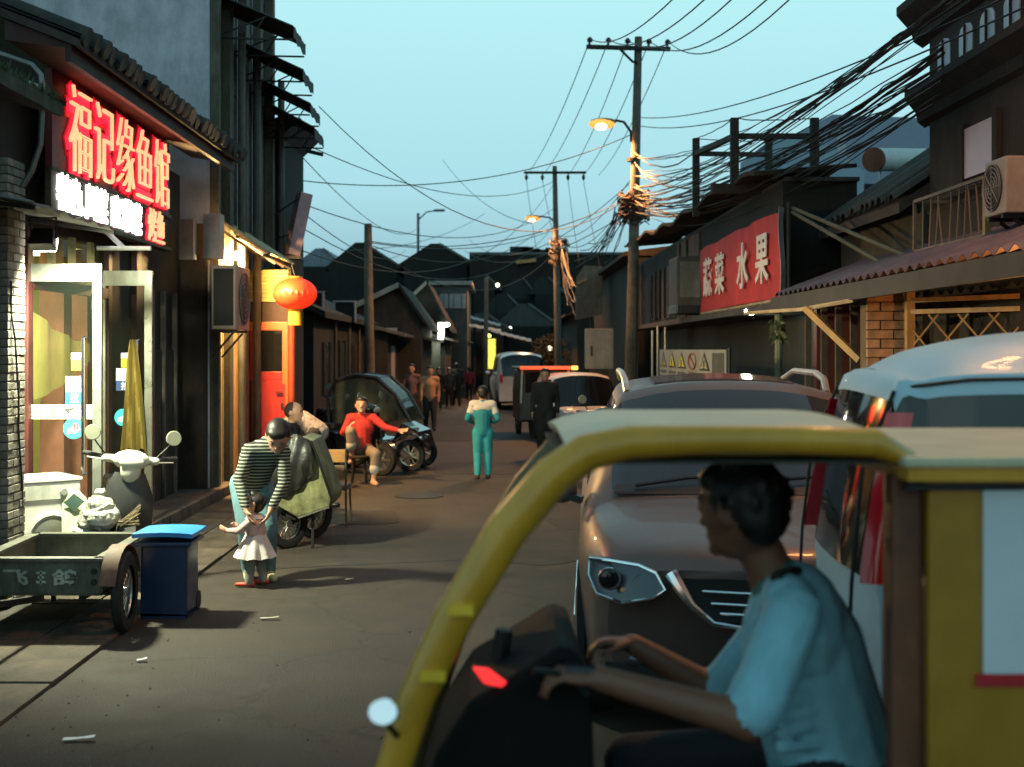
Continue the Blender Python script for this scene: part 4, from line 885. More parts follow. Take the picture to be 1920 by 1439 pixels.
for a, b in (((x0, y1, z0), (x0, y1, z1)), ((x0, y0, z0), (x0, y1, z0)), ((x0, y0, z1), (x0, y1, z1)), ((x0, y0, z0), (CX, y0, z0)), ((x0, y0, z1), (CX, y0, z1)), ((x0, y1, z1), (CX, y1, z1))): MB().bar(a, b, .028).build('frame_bar', M('dull bar', (.14, .10, .07), .6), cg)
for k in range(9): q = y0 + .15 + k * .17; MB().tube([(x0, q, z0), (x0, q + random.uniform(-.1, .15), z1)], .007, 5).build('wire_bar', M('dull bar'), cg)
# rooftop frame of the shop row
rfm = T('rooftop_frame', 'open frame of dark square posts standing on the flat shop roof', 'frame', (3.7, 17, 4.0))
Yf, Yb = 17.0, 20.2; dp = M('dark post', (.03, .022, .017), .85, var=.4)
tops = {}
for k, (u, v, Y) in enumerate(((1377, 222, Yf), (1527, 222, Yf), (1305, 260, Yb), (1441, 262, Yb))):
    p = P(u, v, Y); tops[k] = p; MB().span((p.x - .052, Y - .05, 4.0), (p.x + .052, Y + .05, p.z)).build('post', dp, rfm)
dn = Vector((0, 0, -.24))
for a, b in ((0, 1), (2, 3), (2, 0)): MB().bar(tops[a] + dn, tops[b] + dn, .07).build('beam', dp, rfm)
MB().span((tops[0].x - .3, Yf - .06, 3.97), (4.42, Yf + .1, 4.10)).build('base_beam', dp, rfm)
MB().box(tops[3] + Vector((0, 0, .02)), (.22, .22, .05)).build('cap', dp, rfm)
for a, b in ((0, 1), (2, 0), (2, 3)):
    MB().tube(jit(sag(tops[a], tops[b], .03, 14), .008), .008, 5).build('barbed_wire', cable, rfm)
# street end of the shop row: tall board and far right house
r2 = T('corner_house', 'dark house beyond the pole with a ragged roof edge and boards', 'building', (4.6, 38, 0))
MB().span((RX + .05, 32.0, 0), (9, 47, 4.2)).build('wall', wdk, r2); MB().prism([(RX - .3, 32, 4.25), (RX - .3, 32, 4.35), (9, 32, 5.1), (9, 32, 4.25)], (0, 15, 0)).build('roof', M('rusty felt roof'), r2)
sb = T('roadside_board', 'weathered sign board facing the street beyond the near pole', 'sign', P(1105, 600, 40))
MB().prism([P(1079, 600, 40), P(1081, 520, 40), P(1096, 498, 40), P(1130, 500, 40), P(1130, 590, 40)], (0, .15, 0)).build('board', M('weathered board', (.20, .14, .10), .8, var=.4, scale=2), sb); MB().bar(P(1110, 595, 40.1), (P(1110, 0, 40.1).x, 40.1, 0), .12).build('leg', iron, sb); MB().bar(P(1082, 532, 39.9), P(1100, 524, 39.9), .06).build('slat', M('orange prop'), sb)
cb = T('electric_cabinet', 'grey steel electric cabinet standing beside the near pole', 'cabinet', P(1123, 690, 28.2))
a, b = P(1098, 617, 28), P(1149, 692, 28); MB().span((a.x, 27.85, b.z), (b.x, 28.35, a.z)).build('case', M('grey cabinet', (.20, .20, .18), .6, var=.15), cb, bevel=.012); MB().span((a.x + .03, 27.84, b.z + .04), (b.x - .03, 27.849, a.z - .04)).build('door', M('grey cabinet'), cb, bevel=.003); MB().box((a.x + .12, 27.83, (a.z + b.z) / 2 - .05), (.05, .02, .22)).build('handle', black, cb); MB().span((a.x + .1, 27.9, 0), (b.x - .1, 28.3, b.z)).build('plinth', darkcon, cb)
# ================================================================== poles, lamps, cables
def street_lamp_head(par, base, tip, power, es, cone=150):
    base, tip = Vector(base), Vector(tip); mid = Vector((base.x, base.y, tip.z)).lerp(base, .25)
    MB().tube([base, base.lerp(mid, .7), mid.lerp(tip, .25) + Vector((0, 0, .10)), tip + Vector((.28, 0, .06)), tip + Vector((.2, 0, .02))], .03, 8).build('lamp_arm', iron, par, smooth=True)
    d = Vector((-1, 0, .06)).normalized()
    MB().ell(tip + Vector((0, 0, .03)), (.30, .15, .085), 16).build('lamp_housing', M('lamp housing', (.40, .26, .12), .5), par, smooth=True)
    MB().ell(tip + Vector((-.03, 0, -.02)), (.30, .19, .125), 14).build('lamp_glow', E('sodium glow', (1, .36, .07), 1.5), par, smooth=True)  # oversized glowing shell, added as the halo of light round the lamp
    MB().ell(tip + Vector((-.05, -.02, -.075)), (.17, .19, .085), 14).build('lamp_bulb', E('sodium bulb core', (1, .75, .40), 5), par, smooth=True)
    light('street lamp light', 'SPOT', tip + Vector((-.05, 0, -.14)), power, (1, .42, .13), par, radius=.3, spot_size=R(cone), spot_blend=.5)
def pole(label, pts, r0, r1, name='utility_pole', group='concrete utility poles'):
    t = T(name, label, 'pole', (pts[-1].x, pts[-1].y, 0), group)
    MB().tube([pts[0], pts[0].lerp(pts[-1], .5), pts[-1]], [r0, (r0 + r1) / 2, r1], 14).build('shaft', poleC, t, smooth=True); return t
def insulator(par, p, h=.16, hang=False):
    s = -1 if hang else 1; MB().lathe(p, [(.02, 0), (.02, s * h * .35), (.07, s * h * .4), (.05, s * h * .6), (.075, s * h * .65), (.03, s * h)], n=10).build('insulator', M('brown porcelain', (.03, .025, .03), .25), par, smooth=True)
YA = 29.0
p1b = Vector((P(1180, 0, YA).x, YA, 0)); p1 = pole('tall concrete pole with a five pin cross arm, nearer of the two lit lamp poles', [P(1197, 70, YA), p1b], .085, .15)
a1 = [P(u, 84 + (u - 1105) * .03, YA - .12) for u in (1106, 1141, 1177, 1217, 1252)]
MB().bar(a1[0] - Vector((.08, 0, .05)), a1[4] + Vector((.06, 0, -.05)), .08, .09).build('cross_arm', iron, p1)
MB().tube([P(1160, 90, YA - .1), P(1186, 116, YA - .1), P(1195, 118, YA - .1)], .03, 6).build('arm_brace', iron, p1)
for p in a1: insulator(p1, p, .17)
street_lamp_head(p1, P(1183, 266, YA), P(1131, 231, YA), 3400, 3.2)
MB().lathe(P(1186, 300, YA), [(.13, -.04), (.13, .04)], n=12).build('clamp', iron, p1)
YB = 50.0
p2 = pole('farther concrete pole with a four insulator cross arm and lit lamp', [P(1040, 312, YB), Vector((P(1048, 0, YB).x, YB, 0))], .09, .16)
a2 = [P(u, 324, YB - .12) for u in (987, 1017, 1065, 1094)]
MB().bar(a2[0] - Vector((.1, 0, 0)), a2[3] + Vector((.1, 0, 0)), .09, .09).build('cross_arm', iron, p2)
for p in a2: insulator(p2, p, .3, True)
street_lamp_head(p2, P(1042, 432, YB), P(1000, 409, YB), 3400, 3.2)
p3 = pole('short bare concrete pole on the left before the far gables', [P(690, 420, 30), Vector((P(694, 0, 30).x, 30, 0))], .09, .14)
p4 = pole('thin dark pole in the middle distance above the walkers', [P(912, 520, 48), Vector((P(910, 0, 48).x, 48, 0))], .07, .10)
# assumed lamp pole outside the frame, added to light the near street warmly
p0 = pole('assumed concrete lamp pole of the row, out of view beside the parked van', [Vector((4.0, 7.6, 8.9)), Vector((4.0, 7.6, 0))], .09, .15)
street_lamp_head(p0, (3.91, 7.6, 6.4), (3.0, 7.4, 6.75), 800, 3.2, 125)  # assumed lamp head, warm light for gate and near street
fl_ = T('distant_street_lamp', 'slim grey street lamp rising behind the far dark roofs', 'street lamp', P(784, 480, 85))
MB().tube([P(784, 480, 85), P(784, 400, 85)], .09, 8).build('shaft', M('dim grey steel', (.12, .14, .15), .6), fl_); MB().tube([P(785, 412, 85), P(800, 398, 85), P(818, 395, 85)], .05, 6).build('arm', M('dim grey steel'), fl_); MB().box(P(824, 395, 85), (.7, .3, .14)).build('head', M('dim grey steel'), fl_)

def wire(pts, r, label, group, name='overhead_wire', mat=None):
    return tag(MB().tube(pts, r, 4, cap=False).build(name, mat or cable), label, 'wire', group)
# from the near cross arm up over the camera
for k, (a, ut) in enumerate(zip(a1, (1300, 1362, 1412, 1480, 1520))):
    far = P(ut, -40, 12.0) + Vector((.5 * k * .0, 0, .0)); q = a + Vector((0, 0, .13))
    m = q.lerp(far, .5) - Vector((0, 0, .55 + .1 * k)); n = 14
    wire([q * (1 - t) ** 2 + m * 2 * t * (1 - t) + far * t * t for t in [i / n for i in range(n + 1)]], .011, ('leftmost', 'second', 'middle', 'fourth', 'rightmost')[k] + ' of five thin wires sweeping from the near cross arm up out of the picture', 'wires above the near cross arm')
for k, (a, b) in enumerate(zip(a1, a2 + [a2[3] + Vector((.6, 0, 0))])): wire(sag(a + Vector((0, 0, .1)), b + Vector((0, 0, -.1)), .35), .012, ('leftmost', 'second', 'middle', 'fourth', 'rightmost')[k] + ' of five thin wires running from the near cross arm down to the farther one', 'wires between the two cross arms')
for k, a in enumerate(a2):
    wire(sag(a - Vector((0, 0, .3)), P(1046 + 40 * (k - 1), 470 + 12 * k, 49), .1), .010, ('leftmost', 'second', 'third', 'rightmost')[k] + ' of four short wires slanting down from the farther cross arm', 'wires dropping from the farther cross arm')
# heavy cable bundles sweeping up to the right
heavy = [((1185, 352), (1800, -20), .026, 9.5), ((1188, 368), (1795, -14), .022, 9.5), ((1190, 372), (1765, 92), .030, 10.5), ((1192, 378), (1770, 100), .024, 10.5), ((1190, 384), (1768, 122), .02, 10.5), ((1195, 390), (1768, 140), .018, 10.5), ((1196, 380), (1766, 152), .022, 10.5), ((1195, 392), (1764, 176), .016, 10.8), ((1194, 296), (1900, -60), .012, 9.0), ((1198, 320), (1760, 160), .014, 10.8), ((1190, 398), (1750, 196), .02, 11.2), ((1188, 330), (1830, -30), .016, 9.5)]
for k, (s, e, r, Ye) in enumerate(heavy):
    q = P(s[0], s[1], YA - .2); far = P(e[0], e[1], Ye); m = q.lerp(far, .5) - Vector((0, 0, .75 + .05 * (k % 4))); n = 26
    pts = [q * (1 - t) ** 2 + m * 2 * t * (1 - t) + far * t * t for t in [i / n for i in range(n + 1)]]
    wire(pts[:1] + jit(pts[1:-1], .012) + pts[-1:], r * .62, 'heavy black cable of the bundle sweeping from the near pole up to the right', 'heavy cables along the right roofs', 'cable')
    for q_ in range(2):
        off = Vector((random.uniform(-.25, .25), 0, random.uniform(-.25, .2))); pp = [a_ + off * math.sin(math.pi * i / n) for i, a_ in enumerate(pts)]
        wire(pp[:1] + jit(pp[1:-1], .015) + pp[-1:], .007, 'thin slack line hanging along the heavy cables on the right', 'thin lines along the heavy cables', 'thin_cable')
    if k < 8:
        tw = []
        for i in range(n * 3):
            t = i / (n * 3); b_ = q * (1 - t) ** 2 + m * 2 * t * (1 - t) + far * t * t; tw.append(b_ + Vector((.03 * math.cos(i * .9), 0, .03 * math.sin(i * .9))))
        if k % 2 == 0: wire(tw, .007, 'thin line wound round the heavy cables on the right', 'lashing lines', 'lashing_wire')
for k, (s, e, d) in enumerate((((1190, 286), (1310, 280), .3), ((1190, 305), (1380, 300), .5), ((1192, 345), (1320, 335), .35), ((1195, 365), (1420, 345), .5), ((1190, 375), (1310, 390), .2))):
    wire(jit(sag(P(*s, YA - .2), P(*e, 20), d, 16), .015), .014, 'looping cable from the near pole to the rooftop frame', 'loops by the rooftop frame', 'cable', M('pale cable', (.10, .075, .06), .6))
# tangle on the near pole and on the farther pole
def tangle(center, rx, rz, n, r, label, name='cable_tangle'):
    mb = MB(); c = Vector(center)
    for i in range(n):
        a0 = random.uniform(0, 6.28); rr = random.uniform(.5, 1.0); z = random.uniform(-1, 1) * rz; tl = random.uniform(-.5, .5)
        pts = [c + Vector((math.cos(a0 + t * 5) * rx * rr, math.sin(a0 + t * 5) * rx * rr * .7, z + tl * math.sin(t * 5) * rz * .5 - (random.uniform(0, .15)))) for t in [q / 14 for q in range(15)]]
        mb.tube(pts, r * random.uniform(.7, 1.4), 4)
    return tag(mb.build(name, M('tangled cable', (.05, .035, .028), .7, var=.4)), label, 'cables', None, 'stuff')
tangle(P(1188, 385, YA), .38, .35, 46, .016, 'knotted tangle of cables round the near pole'); tangle(P(1048, 470, YB), .42, .5, 34, .018, 'knotted tangle of cables round the farther pole')
for k in range(16):
    a = P(random.uniform(1150, 1185), random.uniform(385, 410), YA); b = P(random.uniform(1075, 1135), random.uniform(455, 505), YA + random.uniform(4, 12))
    wire(jit(sag(a, b, .25, 8), .02), .011, 'drooping cable hanging left from the near pole tangle', 'drooping cables left of the near pole', 'drop_cable')
for k in range(9):
    a = P(random.uniform(1045, 1062), random.uniform(440, 490), YB); b = P(random.uniform(1068, 1090), random.uniform(520, 600), YB - 4)
    wire(jit(sag(a, b, random.uniform(.2, .9), 8), .04), .014, 'drooping cable right of the farther pole', 'drooping cables by the farther pole', 'drop_cable')
# thin wires across the sky
acr = [((555, 338), (1190, 250), 24, 29, .5), ((560, 265), (1040, 340), 24, 50, .8), ((598, 200), (1180, 370), 20, 29, 1.3), ((565, 470), (1042, 340), 24, 50, 1.6), ((560, 380), (1040, 390), 24, 50, .9), ((690, 455), (1040, 430), 30, 50, .4), ((690, 452), (1180, 372), 30, 29, .5), ((692, 460), (1042, 470), 30, 50, 1.3), ((575, 405), (760, 470), 23, 70, .6), ((562, 290), (780, 430), 24, 80, .8), ((700, 462), (1045, 400), 30, 50, 1.0), ((640, 470), (910, 400), 50, 85, .6), ((1190, 220), (1920, -20), 29, 9, .3), ((1190, 235), (1930, 10), 29, 9, .35), ((880, 450), (1180, 345), 70, 29, 1.2), ((870, 470), (1185, 395), 70, 29, .9), ((830, 300), (1000, 420), 60, 50, .6), ((1045, 440), (1180, 340), 50, 29, .5), ((1045, 450), (1185, 360), 50, 29, .7), ((570, 430), (1042, 420), 24, 50, 1.5)]
for (s, e, y0, y1, d) in acr:
    wire(sag(P(*s, y0), P(*e, y1), d, 18), .0065 + .00012 * (y0 + y1) / 2, 'thin wire slung across the open sky over the street', 'wires across the sky')
# ================================================================== distance: left houses
farW = M('far dim plaster', (.030, .029, .023), .9, var=.35, scale=1.5); farR = M('far grey tiles', (.015, .016, .014), .9, var=.4, scale=3, stretch=(1, 6, 1)); pale = M('pale verge', (.30, .28, .25), .8, var=.2); wfr = M('pale window frame', (.42, .36, .36), .6, var=.1)
def window(par, a, b, mat=None, th=.05):
    """framed window on a wall facing the camera (a lower left, b upper right, same y)"""
    o = MB().span((a[0], a[1] - .02, a[2]), (b[0], a[1] - .005, b[2])).build('window', mat or M('night pane', (.02, .022, .024), .15, var=0), par)
    m = MB(); t = th; y0, y1 = a[1] - .05, a[1] - .021
    m.span((a[0] - t, y0, a[2] - t), (b[0] + t, y1, a[2])); m.span((a[0] - t, y0, b[2]), (b[0] + t, y1, b[2] + t)); m.span((a[0] - t, y0, a[2]), (a[0], y1, b[2])); m.span((b[0], y0, a[2]), (b[0] + t, y1, b[2]))
    m.build('frame', wfr, o); return o
def gable(label, xl, xa, xr, ze, za, Y, dep, wm=farW, rm=farR):
    t = T('gabled_house', label, 'building', ((xl + xr) / 2, Y, 0), 'gabled houses down the lane')
    MB().prism([(xl, Y, 0), (xr, Y, 0), (xr, Y, ze), (xa, Y, za), (xl, Y, ze)], (0, dep, 0)).build('wall', wm, t)
    r = MB(); e = .22
    for x, s in ((xl, -1), (xr, 1)):
        dz = (za - ze) / abs(x - xa) * e; r.prism([(xa, Y - .25, za + .02), (x + s * e, Y - .25, ze - dz + .02), (x + s * e, Y - .25, ze - dz + .14), (xa, Y - .25, za + .15)], (0, dep + .3, 0))
    r.build('roof', rm, t)
    MB().prism([(xl - .2, Y - .27, ze - .12), (xa, Y - .27, za + .02), (xa, Y - .27, za + .17), (xl - .2, Y - .27, ze + .06)], (0, .015, 0)).build('verge', pale, t)
    return t
s36 = 2400 / 36
ga = gable('nearer of two gabled houses behind the bare left pole', -4.6, -2.72, -2.1, 2.75, 3.62, 36, 6)
window(ga, (P(702, 0, 36).x, 36, P(0, 668, 36).z), (P(740, 0, 36).x, 36, P(0, 620, 36).z), th=.07)
gb = gable('farther gabled house with a pale slanting verge', -3.6, -2.38, -1.75, 2.9, 4.1, 44, 6)
fo = T('flat_roofed_house', 'two storey flat house with three pale windows in the distance', 'building', P(845, 690, 50))
a, b = P(812, 690, 50), P(876, 535, 50); MB().span((a.x, 50, 0), (b.x, 57, b.z)).build('wall', M('far grey wall', (.08, .085, .08), .9, var=.2), fo); MB().span((a.x - .15, 49.8, b.z), (b.x + .2, 57.2, b.z + .16)).build('roof_edge', pale, fo)
for u0, u1 in ((827, 838), (845, 856), (860, 871)):
    w_ = window(fo, (P(u0, 0, 50).x, 50, P(0, 576, 50).z), (P(u1, 0, 50).x, 50, P(0, 554, 50).z), M('pale pane', (.36, .40, .40), .4, var=.2), .05); MB().span((P((u0 + u1) / 2 - .7, 0, 50).x, 49.93, P(0, 576, 50).z), (P((u0 + u1) / 2 + .7, 0, 50).x, 49.949, P(0, 554, 50).z)).build('mullion', M('dark mullion', (.05, .05, .05), .6), w_)
lh = T('long_low_house', 'long low dark house with dormer frames between lantern and left pole', 'building', (-5, 28, 0))
MB().span((-9, 24.2, 0), (-3.45, 35.5, 2.6)).build('wall', M('very dark render'), lh)
MB().prism([(-3.2, 24.0, 2.62), (-7, 24.0, 4.3), (-7, 24.0, 4.2), (-3.2, 24.0, 2.5)], (0, 11.5, 0)).build('roof', farR, lh)
for yy, zz, hh, mt in ((25.4, 1.0, 1.0, M('dull pane2', (.02, .022, .02), .2, var=.2)), (28.0, .05, 2.0, M('dark green door', (.012, .022, .016), .5, var=.3)), (30.2, 1.1, .9, MATS['dull pane2']), (32.4, .05, 2.0, M('worn blue door', (.02, .03, .04), .6, var=.4))):
    o = MB().span((-3.448, yy, zz), (-3.42, yy + .9, zz + hh)).build('window' if hh < 1.5 else 'door', mt, lh)
    for q in (yy - .05, yy + .9): MB().span((-3.447, q, zz), (-3.39, q + .05, zz + hh + .05)).build('frame', M('dim frame', (.07, .06, .05), .7, var=.3), o)
for yy in (26.9, 29.5, 31.6): MB().tube([(-3.38, yy, 0), (-3.38, yy, 2.5)], .035, 8).build('downpipe', M('dull pipe'), lh, smooth=True)
for k in range(6): yy = 24.6 + k * 1.8; MB().box((-3.3, yy, .25 + .1 * (k % 3)), (.25, .4 + .1 * (k % 2), .5 + .2 * (k % 3))).build('leaning_board', woodD if k % 2 else M('dim frame'), lh)
for k, (u, v) in enumerate(((647, 590), (585, 575))):
    c = P(u, v, 28.5 if k == 0 else 26); o = MB().box(c + Vector((0, .2, .05)), (.42, .5, .42)).build('dormer', matte, lh)
    for s in (-1, 1): MB().box(c + Vector((s * .23, -.06, .05)), (.04, .05, .46)).build('dormer_frame', wfr, o)
    MB().box(c + Vector((0, -.06, .29)), (.52, .05, .035)).build('dormer_frame', wfr, o)
# lean-to shops along the left lane
def lean(label, y0, y1, x, zt, col, roofm):
    t = T('lane_shop', label, 'building', (x - .6, y0, 0), 'small shops down the lane'); MB().span((x - 1.8, y0, 0), (x, y1, zt)).build('wall', col, t)
    MB().prism([(x + .45, y0 - .15, zt - .12), (x - 1.8, y0 - .15, zt + .45), (x - 1.8, y0 - .15, zt + .52), (x + .45, y0 - .15, zt - .05)], (0, y1 - y0 + .2, 0)).build('roof', roofm, t); return t
pr_ = M('pale sheet roof', (.10, .10, .09), .7, var=.4, scale=2)
l1 = lean('low lean-to with pale sheet roof right of the bare pole', 32.5, 35.8, -2.75, 2.35, farW, pr_)
l2 = lean('second small shop with pale awning edge below the gables', 37, 42.5, -2.2, 2.25, M('grey lane wall', (.04, .038, .03), .9, var=.3), pr_)
l3 = lean('pale green fronted shop below the three windows', 43.5, 49.5, -1.9, 2.3, M('pale green front', (.11, .12, .09), .8, var=.3), farR)
l4 = lean('far shop behind the lit yellow signboard', 51, 60, -1.5, 2.3, farW, pr_)
for t, x, y, c in ((l1, -2.75, 33.5, wfr), (l2, -2.2, 38.2, pale), (l2, -2.2, 40.6, M('shop door', (.05, .05, .045), .5)), (l3, -1.9, 44.6, M('pale shutter', (.34, .34, .3), .6)), (l3, -1.9, 47, M('shop door'))): MB().span((x + .004, y, .1), (x + .04, y + .9, 2.0)).build('door', c, t)
for Y, u, v, hh in ((45, 824, 625, .5), (58, 1003, 670, .0)):
    pass
wl3 = T('far_shop_lamp', 'bright white shop light under the far left eaves', 'lamp', P(826, 640, 43.4)); a, b = P(822, 606, 43.4), P(831, 636, 43.4); MB().span((a.x, 43.3, b.z), (b.x, 43.42, a.z)).build('tube', E('far white tube', (1, 1, .86), 9), wl3); MB().ell(P(838, 609, 43.3), (.10, .08, .07)).build('bulb', E('far white tube'), wl3)
MB().span((a.x - .03, 43.42, b.z - .03), (b.x + .03, 43.5, a.z + .03)).build('case', greyP, wl3)
light('far shop light', 'POINT', P(836, 625, 43.0), 60, (1, 1, .8), wl3, radius=.1)
ys = T('lit_signboard', 'yellow lit upright signboard far down the lane', 'sign', P(922, 690, 57)); a, b = P(915, 636, 57), P(929, 692, 57); MB().span((a.x, 56.9, b.z), (b.x, 57.05, a.z)).build('face', E('yellow sign face', (.85, .80, .12), 1.1), ys); MB().span((a.x - .06, 57.05, 0), (b.x + .06, 57.15, a.z + .08)).build('case', iron, ys); MB().ell(P(917, 630, 56.8), (.09, .09, .09)).build('bulb', E('far yellow bulb', (.9, .9, .2), 3), ys)
for k, (u, v, Y, r, lb) in enumerate(((933, 532, 72, .11, 'tiny yellow light in the dark bank of houses'), (1031, 651, 60, .13, 'small white light right of the far white van'), (956, 613, 62, .09, 'small pale light under a far eave'))):
    t = T('distant_light', lb, 'lamp', P(u, v, Y)); MB().ell(P(u, v + 3, Y), (r,) * 3).build('bulb', E('distant bulb', (1, .95, .7), 5), t); MB().box(P(u, v - 4, Y), (r * 1.6, r, r * .8)).build('cap', iron, t)
# big roofs and the dark bank at the end of the lane
bigR = M('big roof sheet', (.011, .012, .008), .9, var=.3, scale=.8)
def hip(label, ul, ua, ur, ve, va, Y, dep, mat=bigR):
    t = T('large_roof_house', label, 'building', P(ua, 690, Y)); e0, a0, e1 = P(ul, ve, Y), P(ua, va, Y), P(ur, ve, Y)
    MB().span((e0.x + .4, Y, 0), (e1.x - .4, Y + dep, e0.z)).build('wall', M('very dark render'), t)
    MB().prism([e0, e1, (a0.x + .35, Y, a0.z), (a0.x - .35, Y, a0.z)], (0, dep, 0)).build('roof', mat, t)
    MB().prism([P(ua + 6, va + 2, Y - .1), P(ur, ve, Y - .1), P(ur, ve - 5, Y - .1), P(ua + 6, va - 2, Y - .1)], (0, .2, 0)).build('ridge_trim', M('grey ridge', (.11, .12, .12), .8), t); return t
hip('left of two big dark gabled roofs on the skyline', 605, 676, 755, 505, 455, 84, 22); hip('right of two big dark gabled roofs on the skyline', 745, 818, 888, 497, 457, 78, 22)
hip('small blue grey roof left of the big gabled roofs', 548, 600, 640, 500, 466, 100, 12, M('blue roof', (.16, .20, .24), .7))
dkb = T('dark_block', 'broad dark block of houses closing the lane below the farther lamp', 'building', P(965, 690, 76)); a, b = P(880, 690, 76), P(1100, 478, 76); MB().span((a.x, 76, 0), (b.x + 6, 90, b.z)).build('wall', M('dark olive wall', (.014, .012, .007), .9, var=.5, scale=.5), dkb); MB().span((a.x, 75.9, b.z), (b.x + 6, 90, b.z + .15)).build('parapet', M('grey ridge'), dkb); MB().bar(P(968, 492, 75.8), P(1005, 488, 75.8), .2).build('rust_slat', M('orange prop'), dkb)
for k in range(5): MB().box(P(random.uniform(890, 1040), 474, 77), (random.uniform(.5, 1.4), .6, random.uniform(.3, .9))).build('roof_hut', M('very dark render'), dkb)
for k, (ul, ua, ur, ve, va, Y) in enumerate(((875, 905, 940, 545, 515, 73), (935, 975, 1010, 560, 522, 72), (990, 1022, 1060, 552, 520, 71), (900, 945, 985, 588, 552, 68))):
    hip(('dim low roof left of the tiny yellow light', 'dim low roof under the tiny yellow light', 'dim low roof just left of the farther pole', 'dim broad roof over the thin dark pole')[k], ul, ua, ur, ve, va, Y, 2.5, M('dim far roof', (.022, .023, .02), .9, var=.3, scale=1))
for k, (ul, ua, ur, ve, va, Y) in enumerate(((925, 985, 1048, 612, 570, 64), (870, 905, 960, 622, 588, 60))):
    hip('low grey roof %s the lit yellow signboard' % ('right above' if k == 0 else 'just left above'), ul, ua, ur, ve, va, Y, 7, M('low grey roof', (.05, .056, .055), .85, var=.2, scale=1))
for k, (u, v, Y, wd) in enumerate(((890, 610, 54, 2.2), (958, 628, 55, 1.7), (905, 600, 58, 1.6))):
    c = P(u, v, Y); t = T('tin_awning', ('bluish tin awning over the pale green shop', 'bluish tin awning beside the farther pole', 'bluish tin awning high behind the thin dark pole')[k], 'awning', c); MB().sheet([[c + Vector((wd * (q - .5), -.9 * s, .42 * (.5 - q) - .12 * s + .015 * math.sin(q * 40))) for q in [i / 30 for i in range(31)]] for s in (0, 1)], .03).build('sheet', M('bluish tin', (.18, .22, .25), .5, var=.2), t); MB().bar(c + Vector((0, 0, -.05)), (c.x, c.y, 0), .08).build('prop', iron, t)
rl = T('right_lane_house', 'dark low house with a round bush behind the farther pole', 'building', (4.2, 54, 0)); MB().span((3.2, 50.5, 0), (8, 62, 3.4)).build('wall', farW, rl); MB().prism([(2.7, 50.3, 3.3), (8, 50.3, 5), (8, 50.3, 4.9), (2.7, 50.3, 3.2)], (0, 12, 0)).build('roof', farR, rl)
bush = T('street_tree', 'dark round leafy shrub behind the far white van', 'shrub', P(1030, 700, 56)); mb = MB(); cc = P(1030, 658, 56)
for i in range(900):
    d = Vector((random.gauss(0, 1), random.gauss(0, 1), random.gauss(0, 1))).normalized() * random.uniform(.6, 1.08); p = cc + Vector((d.x * .8, d.y * .7, d.z * .75)); q = Vector((random.uniform(-1, 1), random.uniform(-1, 1), random.uniform(-1, 1))).normalized() * .07; s = q.orthogonal().normalized() * .04
    mb.add([p - q, p + s, p + q, p - s], [(0, 1, 2, 3)])
mb.build('crown', M('dark leaf', (.05, .045, .02), .8, var=.4), bush); MB().tube([(cc.x, 56, 0), cc], [.08, .05], 8).build('trunk', woodD, bush)
# ================================================================== vehicles
# ---- silver grey SUV facing the camera
silver = M('silver grey paint', (.125, .09, .08), .45, m=.4, var=.05, coat=.2)
roofp = silver
suv = T('suv', 'silver grey sport utility car facing the camera behind the yellow tricycle', 'car')
S = [(0.00, [.55, .70, .76, .76, .72, .60, .42, .22, 0], [.24, .30, .50, .68, .80, .84, .86, .865, .87]),
     (0.10, [.68, .80, .84, .83, .77, .63, .44, .23, 0], [.20, .28, .50, .72, .875, .925, .945, .955, .96]),
     (0.45, [.80, .88, .90, .89, .80, .65, .46, .24, 0], [.20, .28, .55, .80, .955, .995, 1.01, 1.018, 1.02]),
     (1.05, [.82, .90, .915, .91, .84, .70, .50, .26, 0], [.20, .28, .58, .86, 1.01, 1.055, 1.08, 1.09, 1.095]),
     (1.20, [.82, .90, .915, .91, .86, .73, .52, .27, 0], [.20, .28, .58, .86, 1.03, 1.11, 1.13, 1.14, 1.145]),
     (1.95, [.82, .90, .915, .91, .87, .70, .56, .30, 0], [.20, .28, .58, .88, 1.06, 1.52, 1.60, 1.645, 1.655]),
     (2.25, [.82, .90, .915, .91, .87, .69, .575, .31, 0], [.20, .28, .58, .88, 1.07, 1.56, 1.645, 1.685, 1.695]),
     (3.10, [.82, .90, .915, .91, .87, .69, .58, .32, 0], [.20, .28, .58, .90, 1.08, 1.57, 1.66, 1.70, 1.71]),
     (4.00, [.82, .90, .91, .90, .86, .68, .57, .31, 0], [.24, .32, .60, .90, 1.10, 1.54, 1.62, 1.65, 1.66]),
     (4.45, [.76, .86, .88, .87, .83, .68, .52, .28, 0], [.34, .40, .60, .90, 1.08, 1.2, 1.22, 1.23, 1.24])]
def suvp(i, j, s):
    if i == 4 and j >= 5: return 'windshield'
    if 4 <= i <= 7 and j == 4 and i > 4: return 'side_window#%d%d' % (s, i)
    if i == 8 and j >= 5: return 'rear_window'
    return 'body'
sp_ = loft_shell(suv, S, suvp, dict(body=silver, windshield=M('windshield glass', (.03, .03, .034), .05, var=0, spec=.8), side_window=darkglass, rear_window=darkglass), bow=.30, bowy=1.05, k=4, tail=.15, taily=4.0)
clearL = M('headlight glass', (.085, .09, .10), .2, m=.7, var=0); 
def nose_y(x): return .30 * (x / .915) ** 2
